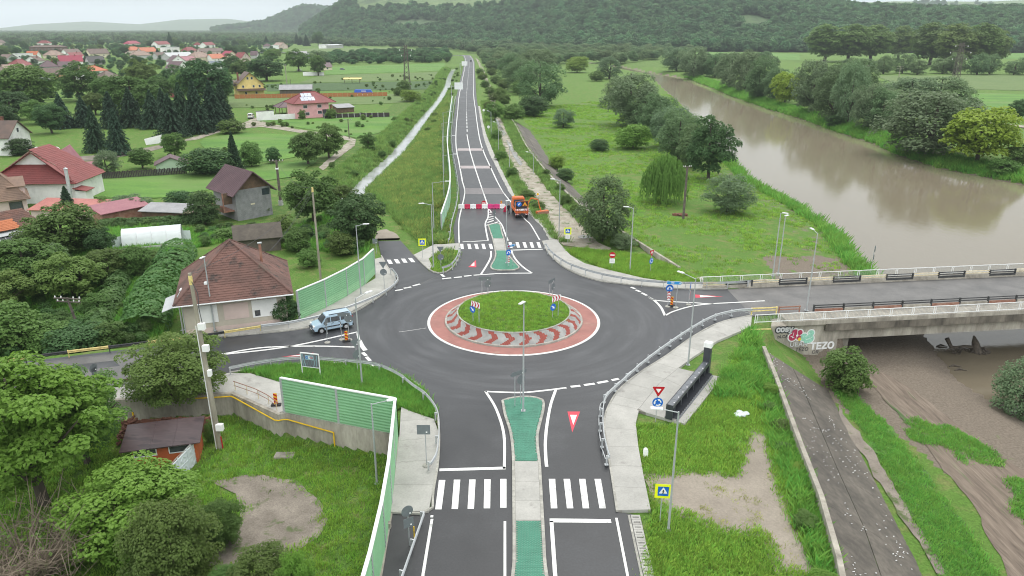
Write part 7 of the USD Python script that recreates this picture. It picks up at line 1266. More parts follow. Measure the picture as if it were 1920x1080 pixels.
# ------------------------------------------------------------------ vehicles
def wheel(t, x, y, r=.32, w=.2, ry=0.0):
    s = 1 if y > 0 else -1; k = sub('wheel', t); tor = lathe([(r * .62, -w/2), (r * .92, -w/2), (r, -w * .3), (r, w * .3), (r * .92, w/2), (r * .62, w/2)], 20); rm = lathe([(0, w * .42), (r * .3, w * .46), (r * .6, w * .36), (r * .63, w * .5), (r * .63, -w * .4), (0, -w * .4)], 20)
    obj('tyre', mv(tor, (x, y, r), 0, -PI/2 * s), 'rubber', k, smooth=40); obj('rim', mv(rm, (x, y, r), 0, -PI/2 * s), 'alloy', k, smooth=40)
def rounded(P, r=.05): return Polygon(P).buffer(-r).buffer(r)
def side_extrude(P, w0, w1, zt):     # profile in (x, z) extruded across y with rounded rims, narrowing from half width w0 to w1 above height zt
    out, top = [], max(p[1] for p in P)
    for ins, hw_ in ((0, .88), (.03, .95), (.07, 1.0)):
        m = trimesh.creation.extrude_polygon(max(polys(Polygon(P).buffer(-ins)), key=lambda g: g.area), 2.0 * hw_, engine='earcut'); m = m.subdivide_to_size(.4); v = np.array(m.vertices); s, z = v[:, 2] - hw_, v[:, 1]
        hw = np.where(z > zt, w0 + (w1 - w0) * (z - zt) / (top - zt), w0 * (1 - .04 * np.clip((zt - .3 - z), 0, 1))); out.append((np.c_[v[:, 0], s * hw, z], np.array(m.faces)))
    return cat_(out)
def van(label, loc, rz, paint, windows_rear=True, s=1.0):
    t = thing('van', label, 'van', loc, rz, scale=(s, s, s)); L = 4.2                           # front towards +x
    body = rounded([(-2.08, .28), (2.05, .28), (2.1, .55), (2.02, .88), (1.25, 1.06), (.62, 1.76), (.2, 1.84), (-1.85, 1.84), (-2.02, 1.72), (-2.1, 1.0)], .06)
    for wx in (-1.32, 1.28): body = body.difference(Point(wx, .30).buffer(.37))
    b = side_extrude(list(body.exterior.coords)[:-1], .86, .70, 1.05); obj('body', b, paint, t, smooth=35)
    hw = lambda z: .86 + (.70 - .86) * max(0, (z - 1.05)) / .79
    def side_glass(P, s):
        v = [(x, s * (hw(z) + .006), z) for x, z in P]; return slab3_any(v, .012)
    for s_ in (-1, 1):
        for P in ([(.62, 1.10), (1.06, 1.10), (.60, 1.62), (.28, 1.64), (.28, 1.10)][1:] , [(.2, 1.12), (.2, 1.62), (-.72, 1.62), (-.72, 1.12)], [(-.84, 1.14), (-.84, 1.6), (-1.7, 1.6), (-1.78, 1.14)]): obj('side_window', side_glass(P, s_), 'window_glass', t)
        obj('side_strip', mv(cbox(-.05, s_ * .868, .66, 2.0, .03, .1), (0, 0, 0)), 'car_trim', t)
        for x in (.05, -.62): obj('door_handle', cbox(x, s_ * .872, 1.0, .2, .03, .05), 'car_trim', t)
        for x in (.24, -.78): obj('door_seam', cbox(x, s_ * .861, .8, .012, .012, .72), 'car_trim', t)
        obj('mirror', cbox(.92, s_ * .98, 1.12, .1, .2, .2), 'car_trim', t); obj('headlight', mv(cbox(2.0, s_ * .62, .82, .16, .36, .2), (0, 0, 0)), 'lamp_clear', t); obj('tail_light', cbox(-2.07, s_ * .76, 1.15, .06, .12, .5), 'lamp_red', t); obj('roof_rail', cbox(-.7, s_ * .62, 1.87, 2.1, .05, .05), 'car_trim', t)
        for wx in (-1.32, 1.28): wheel(t, wx, s_ * .76, .31, .2)
    obj('windscreen', slab3_any([(1.21, -.76, 1.12), (1.21, .76, 1.12), (.70, .66, 1.71), (.70, -.66, 1.71)], .014), 'window_glass', t); obj('rear_window', slab3_any([(-2.125, -.6, 1.2), (-2.125, .6, 1.2), (-2.065, .56, 1.66), (-2.065, -.56, 1.66)], .014), 'window_glass', t)
    obj('front_bumper', box(1.98, 2.16, -.82, .82, .3, .56), 'car_trim', t); obj('rear_bumper', box(-2.18, -2.02, -.82, .82, .3, .55), 'car_trim', t); obj('grille', box(2.06, 2.12, -.4, .4, .66, .80), 'car_trim', t); obj('number_plate', box(2.155, 2.17, -.26, .26, .38, .49), 'sign_white', t); obj('underbody', box(-1.95, 1.95, -.7, .7, .2, .5), 'car_trim', t)
    return t
f, r = np.array(W(594, 626.5)), np.array(W(643.5, 617)); d = f - r; va = math.atan2(d[1], d[0])
c = (f + r) / 2 + np.array([0.0, .78])
van('light blue van driving away on the west street beside the green noise wall', (c[0], c[1], 0), va, 'car_blue', s=1.0)
x, y, z = WG(471, 222); van('white van parked on the farm track beside the white garden wall', (x, y, z + .05), math.radians(100), 'car_white', s=1.05)
def small_car(label, u, v, yaw, paint, h=1.45, z=None):
    x, y, zz = WG(u, v) if z is None else (*W(u, v, z), z); t = thing('car', label, 'car', (x, y, zz), yaw); body = rounded([(-2.0, .25), (2.0, .25), (2.05, .7), (1.1, .88), (.5, h), (-1.2, h), (-1.95, .95)], .06); obj('body', side_extrude(list(body.exterior.coords)[:-1], .85, .62, .88), paint, t, smooth=35)
    for s_ in (-1, 1):
        obj('side_window', slab3_any([(.85, s_ * .83, .95), (.42, s_ * .70, h - .1), (-1.1, s_ * .70, h - .1), (-1.5, s_ * .83, .95)], .02), 'window_glass', t)
        for wx in (-1.25, 1.25): wheel(t, wx, s_ * .76, .3, .18)
    obj('windscreen', slab3_any([(1.12, -.7, .93), (1.12, .7, .93), (.56, .6, h - .05), (.56, -.6, h - .05)], .02), 'window_glass', t); obj('rear_window', slab3_any([(-1.9, .66, 1.0), (-1.9, -.66, 1.0), (-1.3, -.58, h - .06), (-1.3, .58, h - .06)], .02), 'window_glass', t); return t
small_car('blue and white small car in front of the orange board fence', 537, 182, .0, 'car_blue_dark'); small_car('white car beside the grey village street', 561, 133, .2, 'car_white'); small_car('grey car on the far field track', 642, 131, .1, 'slate_steel'); small_car('tiny dark car far up the road near the bend', 883, 115.5, PI / 2, 'car_trim', z=0.0)
x, y, z = WG(683, 180); t = thing('covered_trailer', 'trailer under a bright blue cover in the field by the orange fence', 'trailer', (x, y, z), .05)
obj('cover', side_extrude([(-4.6, 1.0), (4.4, 1.0), (4.2, 1.6), (3.4, 3.1), (-4.2, 3.2), (-4.6, 2.6)], 1.2, 1.0, 2.0), 'tarp_blue', t); obj('base', box(-4.6, 5.6, -1.25, 1.25, .45, 1.0), 'wall_white', t); obj('stripe', box(-1.2, 1.2, -1.2, -1.17, 2.3, 2.6), 'wall_white', t)
for wx in (-2, 2):
    for s_ in (-1, 1): wheel(t, wx, s_ * 1.1, .4, .25)
x, y, z = WG(663, 156); t = thing('canopy', 'open wooden canopy with pale orange roof in the field', 'canopy', (x, y, z), 0); obj('roof', slab3([(-6, -2, 2.6), (5, -2, 2.6), (5, 2, 3.1), (-6, 2, 3.1)], .2), 'wall_yellow', t)
for px_ in (-5, -.5, 4): obj('post', box(px_ - .12, px_ + .12, -1.9, -1.6, 0, 2.6), 'bark', t)
# ---- orange road maintenance truck seen from behind
xb, yb = W(979, 409.5); t = thing('maintenance_truck', 'orange road maintenance truck with arrow board and boom mower, seen from behind', 'truck', (xb, yb, 0), math.radians(8))     # front towards +y
for x in (-.88, .88):
    for y in (.75, 4.6): k = sub('wheel', t); obj('tyre', mv(lathe([(.28, -.18), (.46, -.18), (.5, -.1), (.5, .1), (.46, .18), (.28, .18)], 18), (x, y, .5), 0, 0, PI / 2), 'rubber', k, smooth=40); obj('rim', mv(lathe([(0, .15), (.28, .12), (.28, -.15), (0, -.15)], 18), (x, y, .5), 0, 0, PI / 2), 'truck_orange', k)
obj('chassis', box(-.5, .5, .1, 5.6, .5, .85), 'black_steel', t); obj('cab', [box(-1.1, 1.1, 3.7, 5.6, .75, 1.75), box(-1.0, 1.0, 3.75, 5.35, 1.75, 2.6), box(-.9, .9, 3.9, 5.2, 2.6, 2.7)], 'truck_orange', t); obj('cab_window', box(-.85, .85, 3.735, 3.75, 1.8, 2.4), 'window_glass', t)
obj('load_bed', [box(-1.1, 1.1, .2, 3.6, .85, 1.0), box(-1.12, -1.05, .2, 3.6, 1.0, 1.5), box(1.05, 1.12, .2, 3.6, 1.0, 1.5)], 'truck_orange', t); obj('engine_box', box(-.95, .95, 1.0, 3.4, 1.0, 2.0), 'black_steel', t); obj('rear_frame', [box(-1.1, -1.0, .3, .4, .85, 2.9), box(1.0, 1.1, .3, .4, .85, 2.9), box(-1.1, 1.1, .3, .4, 2.8, 2.9)], 'truck_orange', t)
obj('sign_panel', box(-1.0, 1.0, .28, .34, 1.95, 2.85), 'sign_black', t)
for g, m_, nm, px_ in ((disc(.42), 'sign_blue', 'blue_disc', -.48), (rot(arrow(.6, .16), 140, origin=(0, 0)), 'sign_white', 'arrow', -.48), (tri(.95, False), 'truck_orange', 'warning_triangle', .5), (tri(.6, False), 'amber', 'triangle_centre', .5), (unary_union([disc(.07), LineString([(0, 0), (-.12, -.2)]).buffer(.04), LineString([(-.02, -.05), (.14, -.16)]).buffer(.03)]), 'sign_black', 'figure', .5)):
    z_ = {'sign_blue': 0, 'sign_white': 1, 'truck_orange': 0, 'amber': 1, 'sign_black': 2}[m_]; obj(nm, mv(plate(g, -.272 + .008 * z_, .006), (px_, 0, 2.38 - (.08 if px_ > 0 else 0))), m_, t)
for zc_, hh in ((1.45, .3), (.68, .22)):
    bd = obj('striped_board', box(-1.08, 1.08, .12, .16, zc_ - hh / 2, zc_ + hh / 2), 'sign_white', t)
    for q in (-.95, -.65, -.35, .35, .65, .95): obj('stripe', mv(plate(Polygon([(-.1, -hh/2), (.02, -hh/2), (.1, hh/2), (-.02, hh/2)]), -.118, .006), (q, 0, zc_)), 'sign_red', bd)
obj('tool_rack', [box(x - .05, x + .05, .0, .15, .75, 1.3) for x in (-.8, -.35, .35, .8)] + [box(-1.0, 1.0, .02, .12, 1.0, 1.06)], 'truck_orange', t)
for s_ in (-1, 1): obj('tail_light', box(s_ * .9 - .12, s_ * .9 + .12, .08, .13, .82, .96), 'lamp_red', t); obj('mirror', cbox(s_ * 1.3, 5.4, 2.2, .2, .1, .4), 'car_trim', t)
obj('beacon', mv(lathe([(0, 0), (.1, 0), (.1, .18), (0, .2)], 10), (-.7, 4.2, 2.9)), 'amber', t)
bm = obj('boom', [bar((1.1, 2.6, 1.6), (1.9, 2.4, 2.9), .18, .2), bar((1.9, 2.4, 2.9), (3.0, 2.0, 2.7), .16, .18), bar((3.0, 2.0, 2.7), (3.25, 1.8, 1.5), .14, .16), bar((3.25, 1.8, 1.5), (3.5, 1.6, .8), .14, .14)], 'truck_orange', t); obj('hydraulic_ram', bar((1.5, 2.5, 1.9), (2.6, 2.15, 2.6), .08, .08), 'black_steel', bm); obj('mower_head', mv(box(-1.0, 1.2, -.3, .3, 0, .4), (3.6, 1.5, .45), .35), 'truck_orange', t); obj('mower_guard', mv(box(-1.0, 1.2, -.42, -.31, -.15, .3), (3.6, 1.5, .45), .35), 'rust', t)
# ---- plastic barriers, person
def barrier(label, u, v, m, yaw=0.0):
    x, y = W(u, v); t = thing('road_barrier', label, 'barrier', (x, y, 0), yaw)
    pr = [(-.24, 0), (.24, 0), (.24, .12), (.15, .32), (.11, .72), (.08, .80), (-.08, .80), (-.11, .72), (-.15, .32), (-.24, .12)]
    obj('body', sweep(pr, [(-.52, 0, 0), (.52, 0, 0)], True), m, t); obj('lug', box(-.60, -.52, -.07, .07, .25, .6), m, t); obj('lug', box(.52, .60, -.05, .05, .25, .6), m, t); obj('recess', [box(x_ - .12, x_ + .12, -.245, -.15, .02, .11) for x_ in (-.26, .26)], 'rubber', t); obj('filler_cap', mv(lathe([(0, 0), (.07, 0), (.07, .04), (0, .04)], 10), (0, 0, .80)), m, t)
for i, (u, m_, lab) in enumerate(((865.4, 'plastic_white', 'white plastic barrier at the left end of the row across the road'), (876, 'plastic_red', 'red plastic barrier second from the left end'), (887.2, 'plastic_white', 'white plastic barrier third from the left end'), (898, 'plastic_red', 'red plastic barrier left of the no-entry sign'), (909, 'plastic_white', 'white plastic barrier under the no-entry sign'), (920, 'plastic_pink', 'faded pink-red barrier right of the no-entry sign'), (931.6, 'plastic_pink', 'faded pink-red barrier in front of the striped marker'), (941.5, 'plastic_white', 'white plastic barrier near the person in black'))): barrier(lab, u, 391.2 + i * -.05, m_)
barrier('red plastic barrier turned crosswise at the right end of the row', 947.3, 396, 'plastic_red', 1.35)
sign('red no-entry disc standing behind the row of plastic barriers', (907.5, 390), [(face_noentry(.85), -380.5, 0)], 0, .0); delineator('orange striped marker behind the plastic barriers', (940, 389), 0, 0, 1.05)
sign('grey back of a narrow disc sign at the hatched tip of the far island', (926.5, 419), [(face_back(disc(.4)), -398, .05), (face_back(sbox(-.12, -.5, .12, .5)), -408, 0)], 1.0, .0)
import manifold3d as m3
def figure(joints, bones, step=.035):
    S = lambda k: m3.Manifold.sphere(joints[k][3], 14).translate(joints[k][:3]); M = None
    for a, b in bones:
        h = m3.Manifold.batch_hull([S(a), S(b)]); M = h if M is None else M + h
    mm = M.refine_to_length(step).to_mesh(); q = trimesh.Trimesh(mm.vert_properties[:, :3], mm.tri_verts); trimesh.smoothing.filter_taubin(q, iterations=8); return q
J = {'pel': (0, 0, .95, .13), 'wst': (0, 0, 1.08, .125), 'chs': (0, .01, 1.3, .145), 'sl': (-.17, 0, 1.42, .065), 'sr': (.17, 0, 1.42, .065), 'nk': (0, 0, 1.5, .055), 'hd': (0, -.01, 1.62, .09), 'top': (0, .01, 1.68, .085), 'chin': (0, -.05, 1.57, .055), 'el': (-.25, .03, 1.15, .048), 'er': (.25, .03, 1.15, .048), 'wl': (-.27, -.03, .9, .035), 'wr': (.27, -.06, .9, .035), 'hl': (-.1, 0, .9, .095), 'hr': (.1, 0, .9, .095), 'kl': (-.11, -.01, .5, .062), 'kr': (.12, -.03, .5, .062), 'al': (-.11, .03, .09, .045), 'ar': (.14, .0, .09, .045), 'tl': (-.12, -.14, .045, .042), 'tr': (.17, -.16, .045, .042)}
BN = [('pel', 'wst'), ('wst', 'chs'), ('chs', 'sl'), ('chs', 'sr'), ('sl', 'sr'), ('chs', 'nk'), ('nk', 'hd'), ('hd', 'top'), ('hd', 'chin'), ('sl', 'el'), ('el', 'wl'), ('sr', 'er'), ('er', 'wr'), ('pel', 'hl'), ('pel', 'hr'), ('hl', 'kl'), ('kl', 'al'), ('hr', 'kr'), ('kr', 'ar'), ('al', 'tl'), ('ar', 'tr')]
for s_, p in (('l', -1), ('r', 1)):
    wx, wy, wz, _ = J['w' + s_]; J['p' + s_] = (wx, wy - .01, wz - .07, .032); BN.append(('w' + s_, 'p' + s_))
    for i, (dx, L_) in enumerate(((-.024, .07), (-.008, .082), (.008, .078), (.024, .06))):
        a, b, c_ = 'f%s%da' % (s_, i), 'f%s%db' % (s_, i), 'f%s%dc' % (s_, i); J[a] = (wx + .004 * p, wy - .01 + dx, wz - .10, .011); J[b] = (wx, wy - .012 + dx, wz - .10 - L_ * .55, .010); J[c_] = (wx - .014 * p, wy - .014 + dx, wz - .10 - L_, .008); BN += [('p' + s_, a), (a, b), (b, c_)]
    J['t%sa' % s_] = (wx - .012 * p, wy - .045, wz - .07, .012); J['t%sb' % s_] = (wx - .018 * p, wy - .055, wz - .115, .010); BN += [('w' + s_, 't%sa' % s_), ('t%sa' % s_, 't%sb' % s_)]
x, y = W(953.5, 401); t = thing('person', 'person in black clothes standing at the end of the plastic barriers', 'person', (x, y, 0.0), .5); fig = figure(J, BN, .03); obj('body', tm(fig), 'skin', t, smooth=True)
v = np.array(fig.vertices); cl = v + fig.vertex_normals * .014; fc = np.array(fig.faces); zz = v[fc][:, :, 2].mean(1); ax = np.abs(v[fc][:, :, 0]).mean(1)
obj('jacket', (cl, fc[(zz > .92) & (zz < 1.5) & ~((ax > .21) & (zz < .93))]), 'cloth_black', t, smooth=True); obj('trousers', (v + fig.vertex_normals * .011, fc[(zz < .98) & (zz > .07) & (ax < .215)]), 'cloth_black', t, smooth=True); obj('shoes', (v + fig.vertex_normals * .016, fc[zz < .10]), 'rubber', t, smooth=True); obj('hair', (cl + [0, .012, .008], fc[(zz > 1.63) & (v[fc][:, :, 1].mean(1) > -.05)]), 'cloth_black', t, smooth=True)
for s_ in (-1, 1): obj('eye', tm(trimesh.creation.icosphere(1, .012).apply_translation((s_ * .035, -.098, 1.625))), 'sign_black', t)
obj('nose', tm(figure({'a': (0, -.092, 1.63, .012), 'b': (0, -.115, 1.595, .016)}, [('a', 'b')], .02)), 'skin', t)
# ------------------------------------------------------------------ black steel structure
p0, p1 = np.array(W(1258, 787, KH)), np.array(W(1326, 703, KH)); ma = math.atan2(*(p1 - p0)[::-1]); ML = float(np.linalg.norm(p1 - p0)); t = thing('steel_structure', 'black and slate steel frame with tall white capped pillar on the concrete pad', 'steel structure', (p0[0], p0[1], KH), ma)
obj('base_rail', [box(0, ML, -.55, -.45, 0, .12), box(0, ML, .45, .55, 0, .12)], 'slate_steel', t); TH = 1.3
nb = 9
for k in range(nb): obj('cover_panel', box(k * ML / nb + .02, (k + 1) * ML / nb - .02, -.05, .42, TH - .05, TH), 'slate_steel', t); obj('bolt', mv(lathe([(0, 0), (.05, 0), (.05, .04), (0, .05)], 8), ((k + .5) * ML / nb, .02, TH)), 'sign_white', t)
obj('edge_rail', box(0, ML, -.12, -.055, TH - .26, TH + .02), 'black_steel', t); obj('edge_rail', box(0, ML, .425, .47, TH - .2, TH + .02), 'black_steel', t); obj('end_plate', box(-.06, 0, -.12, .47, 0, TH + .02), 'black_steel', t)
for k in range(6): obj('upright', box((k + .5) * ML / 6 - .1, (k + .5) * ML / 6 + .1, .0, .4, .0, TH - .06), 'black_steel', t)
for k in range(24): obj('slat', mv(box(-.02, .02, -.44, .42, .03, .26), ((k + .5) * ML / 24, 0, .05), 0, 0, .6), 'black_steel', t)
obj('back_sheet', box(0, ML, .43, .46, .0, TH - .22), 'black_steel', t); hp = height_to(*(p1), 652) - KH; obj('pillar', box(ML - .1, ML + .38, -.12, .5, 0, hp), 'black_steel', t); obj('pillar_cap', box(ML - .14, ML + .42, -.16, .54, hp, hp + .45), 'sign_white', t)
# ------------------------------------------------------------------ poles and wires
def pole(label, base, vtop, m, r0, r1, arms=(), z=None, tip=0.0, name='utility_pole', boxes=()):
    x, y, zg = WG(*base) if z is None else (*W(*base, z), z); zt = height_to(x, y, vtop); t = thing(name, label, 'utility pole', (x, y, zg)); H = zt - zg
    obj('pole', tube([(0, 0, -.5), (tip * .5, 0, H * .5), (tip, 0, H)], [r0, (r0 + r1) / 2, r1], 8), m, t, smooth=40)
    for zf, L, a in arms:
        c, s = math.cos(a) * L / 2, math.sin(a) * L / 2; obj('crossarm', bar((tip * zf - c, -s, H * zf), (tip * zf + c, s, H * zf), .12, .12), m, t)
        for q in (-.9, -.45, .45, .9): obj('insulator', mv(lathe([(0, 0), (.07, 0), (.08, .08), (.04, .2), (0, .22)], 8), (tip * zf + c * q, s * q, H * zf + .06)), 'lamp_clear', t)
    return t, (x + tip, y, zt), H
t, topA, H = pole('tall concrete utility pole with white boxes beside the terracotta shed', (413, 841), 512, 'pole_concrete', .24, .13, z=-2.0, tip=-.25)
for zf, w_, h_, dx in ((.72, .5, .5, .3), (.60, .45, .5, .33), (.46, .25, .5, .3), (.14, .55, .55, .35)):
    obj('meter_box', cbox(dx - .25 * zf, -.2, H * zf, w_, .35, h_), 'sign_white', t); obj('bracket', cbox(.1 - .25 * zf, -.1, H * zf, .3, .1, .08), 'pole_grey', t)
obj('cable_duct', tube([(-.26, -.1, 0), (-.3, -.1, H * .35), (-.36, -.1, H * .72)], .045, 6), 'sign_white', t); obj('red_duct', tube([(.3, -.15, -.2), (.26, -.15, 1.2)], .05, 6), 'sign_red', t); obj('yellow_band', tube([(-.25, 0, H - .9), (-.25, 0, H - .2)], .15, 8), 'yellow_rail', t); obj('loose_cable', tube(resample([(-.1, -.2, H * .96), (.25, -.25, H * .9), (.15, -.25, H * .82), (.2, -.2, H * .74)], .3), .03, 5), 'cable', t)
t, topB, _ = pole('bare wooden utility pole standing behind the curved noise wall', (602, 530), 352, 'pole_concrete', .16, .11, z=-.7); obj('yellow_band', tube([(0, 0, height_to(topB[0], topB[1], 360) + .7), (0, 0, topB[2] + .72)], .13, 8), 'yellow_rail', t)
t, topC, Hc = pole('dark twin wooden pole with crossarm right of the grey block house', (527, 385), 300, 'pole_wood', .3, .2, arms=((.98, 2.6, .1),)); obj('white_band', tube([(0, 0, Hc * .80), (0, 0, Hc * .83)], .33, 8), 'sign_white', t); obj('footing', cbox(0, 0, .4, .7, .7, 1.2), 'wall_grey', t)
t, topD, _ = pole('dark wooden pole with insulator crossarms in the overgrown garden', (146, 612), 558, 'pole_wood', .16, .12, arms=((.97, 3.2, -.12), (.86, 2.8, -.12)), z=-.9, tip=-.5)
pole('concrete pole leaning in the village behind the conifers', (312, 168), 128, 'pole_concrete', .3, .18, arms=((.95, 2.0, .3), (.75, 2.0, .3))); pole('thin pole with crossarms left of the leaning village pole', (289, 160), 139, 'pole_concrete', .2, .15, arms=((.9, 4, 0),)); pole('pale concrete pole beside the village street', (538, 158), 121, 'pole_concrete', .28, .18, arms=((.97, 2, .2),)); pole('thin dark pole beyond the long grey barn', (546, 166), 149, 'pole_wood', .14, .1)
pole('short pole with crossarm at the near end of the canal fields', (655, 260), 224, 'pole_wood', .16, .12, arms=((.98, 2.6, 0),)); pole('old twin pole standing at the meadow edge below the weeping willow', (1281, 410), 312, 'pole_wood', .26, .18, arms=((.99, 1.6, .2),)); pole('white cross shaped pole in the field beyond the river', (1685, 146), 124, 'pole_concrete', .25, .2, arms=((.95, 5, 0), (.8, 5, 0))); pole('pale pole in the trees beyond the river', (1626, 140), 122, 'pole_concrete', .25, .2, arms=((.95, 4, 0),))
x, y, z = WG(1275, 404); t = thing('rubble_heap', 'small heap of red-brown rubble at the foot of the old twin pole', 'rubble', (x, y, z)); obj('lump', [mv(cbox(0, 0, .15, .5, .4, .4), (rngT.uniform(-1.2, 1.2), rngT.uniform(-.5, .5), 0), rngT.uniform(0, 3), rngT.uniform(-.4, .4)) for _ in range(24)], 'brick', t, kind='stuff')
def wire(label, a, b, sag=.5, r=.018, n=14):
    q = np.linspace(0, 1, n)[:, None]; p = np.asarray(a) * (1 - q) + np.asarray(b) * q; p[:, 2] -= 4 * sag * (q * (1 - q))[:, 0]; obj('overhead_wire', tube(p, r, 4, False), 'cable', None, label, 'cable')
hx, hy = W(505, 470, 6.5)
wire('black overhead wire from the tall concrete pole to the wooden pole', topA, topB, 1.2); wire('second overhead wire between wooden pole and hipped house roof', topB, (hx, hy, 6.5), .6); wire('third overhead wire from wooden pole towards the lower house gutter', (topB[0], topB[1], topB[2] - .6), (hx - 1, hy - 3, 5.6), .8); wire('overhead wire from the concrete pole to the house roof', topA, (hx - 6, hy - 1, 6.0), .5); wire('overhead wire from the twin wooden pole to the wooden pole', topC, topB, 1.5); wire('slack wire between grey block house and wooden pole', (topC[0] + 1, topC[1], topC[2] - 4), (topB[0], topB[1], topB[2] - 1), 1.4)
def pylon(label, base, vtop, w0, w1, arms, m='steel_lattice'):
    x, y, z = WG(*base); H = height_to(x, y, vtop) - z; t = thing('lattice_pylon', label, 'pylon', (x, y, z)); b = []
    cor = [(-1, -1), (1, -1), (1, 1), (-1, 1)]; wz = lambda q: (w0 + (w1 - w0) * q) / 2
    for k, (cx, cy) in enumerate(cor): obj('leg', bar((cx * w0/2, cy * w0/2, -.3), (cx * w1/2, cy * w1/2, H), .22, .22), m, t)
    for i in range(9):
        a, c_ = i / 9, (i + 1) / 9
        for k in range(4):
            p, q = cor[k], cor[(k + 1) % 4]; b.append(bar((p[0] * wz(a), p[1] * wz(a), H * a), (q[0] * wz(c_), q[1] * wz(c_), H * c_), .1, .1)); b.append(bar((q[0] * wz(a), q[1] * wz(a), H * a), (p[0] * wz(c_), p[1] * wz(c_), H * c_), .1, .1))
    obj('bracing', b, m, t, kind='stuff')
    for zf, L in arms:
        obj('crossarm', [bar((-L, 0, H * zf), (L, 0, H * zf), .2, .2), bar((-L, 0, H * zf), (0, 0, H * zf + L * .25), .12, .12), bar((L, 0, H * zf), (0, 0, H * zf + L * .25), .12, .12)], m, t)
        for s_ in (-1, 1): obj('insulator', mv(lathe([(0, 0), (.2, .05), (.2, .7), (0, .75)], 8), (s_ * L, 0, H * zf - .75)), 'sign_white', t)
    return (x, y, z + H)
pylon('dark lattice pylon in the fields left of the far road', (764, 168), 84, 3.4, 1.2, ((.78, 2.4), (.9, 3.2))); pylon('tall rusty lattice pylon with white insulators beyond the river', (1788, 166), 80, 3.6, 1.6, ((.66, 4.0), (.80, 6.0), (.94, 3.6)))
# ------------------------------------------------------------------ loose things
x, y = W(1808, 662, -6); t = thing('driftwood', 'dark stranded tree with roots lying in the shallow river', 'driftwood', (x, y, -6.0), .1); rng = np.random.default_rng(8)
obj('root_plate', tm(figure({'a': (1.6, 0, .1, .55), 'b': (1.3, .2, 1.1, .4), 'c': (1.1, .4, 1.9, .12), 'd': (2.4, -.3, .2, .3), 'e': (3.0, -.2, .1, .15)}, [('a', 'b'), ('b', 'c'), ('a', 'd'), ('d', 'e')], .2)), 'bark', t)
obj('trunk', tube([(1.3, .2, .6), (0, .3, .75), (-1.4, .3, .6), (-2.4, .2, .3)], [.22, .16, .13, .06], 7), 'bark', t); obj('stump', tube([(-1.4, .4, .5), (-1.9, .9, 1.6)], [.2, .26], 8), 'bark', t)
for k in range(16):
    s = np.array([rng.uniform(-2.0, .8), rng.uniform(-.2, .4), rng.uniform(.2, .8)]); e = s + [rng.uniform(-.9, .9), rng.uniform(-.9, .7), rng.uniform(-.7, .4)]; obj('branch', tube([s, (s + e) / 2 + rng.normal(size=3) * .12, e], [.07, .05, .015], 5), 'bark', t)
for k in range(14):
    a = rng.uniform(0, 6.28); obj('root', tube([(1.7, 0, .3), (1.7 + .7 * math.cos(a), .5 * math.sin(a), .3 + rng.uniform(-.2, .6)), (1.9 + 1.3 * math.cos(a), .9 * math.sin(a), rng.uniform(-.1, .5))], [.14, .09, .02], 5), 'bark', t)
for u, v, k in ((1765, 652, 0), (1790, 690, 1), (1800, 697, 2)): x, y = W(u, v - 2, -6); obj('drift_branch', tube([(x - .6, y, -5.95), (x, y + .2, -5.85), (x + .7, y - .1, -5.95)], [.06, .12, .03], 6), 'bark', None, ('dark stick floating at the mud edge', 'first dark log along the muddy bank', 'second dark log along the muddy bank')[k], 'driftwood')
x, y, z = WG(1391, 779); t = thing('rubbish_heap', 'heap of crumpled white plastic rubbish in the grass', 'rubbish', (x, y, z))
for k in range(9): m = trimesh.creation.icosphere(2, .28); m.vertices *= 1 + .5 * (noise(np.array(m.vertices) * 6 + k * 7, 3)[:, None] - .5); obj('bag', mv(tm(m), (rng.uniform(-.5, .5), rng.uniform(-.35, .35), .1 + rng.uniform(0, .1)), rng.uniform(0, 6), s=(1, 1, .5)), 'film_grey', t)
x, y = W(1210, 856, -.1); t = thing('marker_post', 'small white kilometre stone at the edge of the curved pavement', 'post', (x, y, -.2)); obj('stone', prism(sbox(-.14, -.1, .14, .1).buffer(.03), 0, .62), 'sign_white', t); obj('rounded_top', mv(tm(trimesh.creation.cylinder(.16, .24)), (0, 0, .64), 0, PI / 2), 'sign_white', t)
x, y, z = WG(1304, 530); obj('manhole_block', box(x - 1.0, x + .9, y - .5, y + .5, z - .1, z + .3), 'stained_concrete', None, 'weathered concrete block in the grass behind the meadow guardrail', 'concrete block')
for k, u in enumerate((68, 77, 85, 95, 106)):
    x, y, z = WG(u, 286); obj('bale', mv(tm(trimesh.creation.cylinder(.75, 1.3)), (x, y, z + .7), 0, PI / 2, 0), 'sign_white', None, '%s white wrapped bale in the row behind the white house' % ('first', 'second', 'third', 'fourth', 'fifth')[k], 'bale')
x0, y0, z0 = WG(274, 272); x1, y1, z1 = WG(304, 268); obj('white_panel', slab3_any([(x0, y0, z0), (x1, y1, z1), (x1 + .3, y1, z1 + 2.4), (x0 - .3, y0, z0 + 1.7)], .06), 'sign_white', None, 'bent white metal panel leaning by the round tree', 'panel'); x, y, z = WG(592, 142); obj('white_panel', box(x - 9, x + 6, y, y + .2, z, z + 2.6), 'sign_white', None, 'long white panel wall in the far fields', 'wall')
x, y, z = WG(388, 1050); obj('tree_stump', tube([(x, y, z - .2), (x + .03, y, z + 1.5)], [.12, .1], 8), 'pole_wood', None, 'short grey wooden post at the bottom edge of the yard', 'post'); x, y, z = WG(537, 855); obj('yard_slab', box(x - .9, x + .6, y - .4, y + .4, z - .1, z + .13), 'stained_concrete', None, 'worn concrete slab lying in the yard grass', 'slab')
x, y, z = WG(200, 455); t = thing('woodpile', 'small pile of pale boards beside the greenhouse', 'woodpile', (x, y, z));
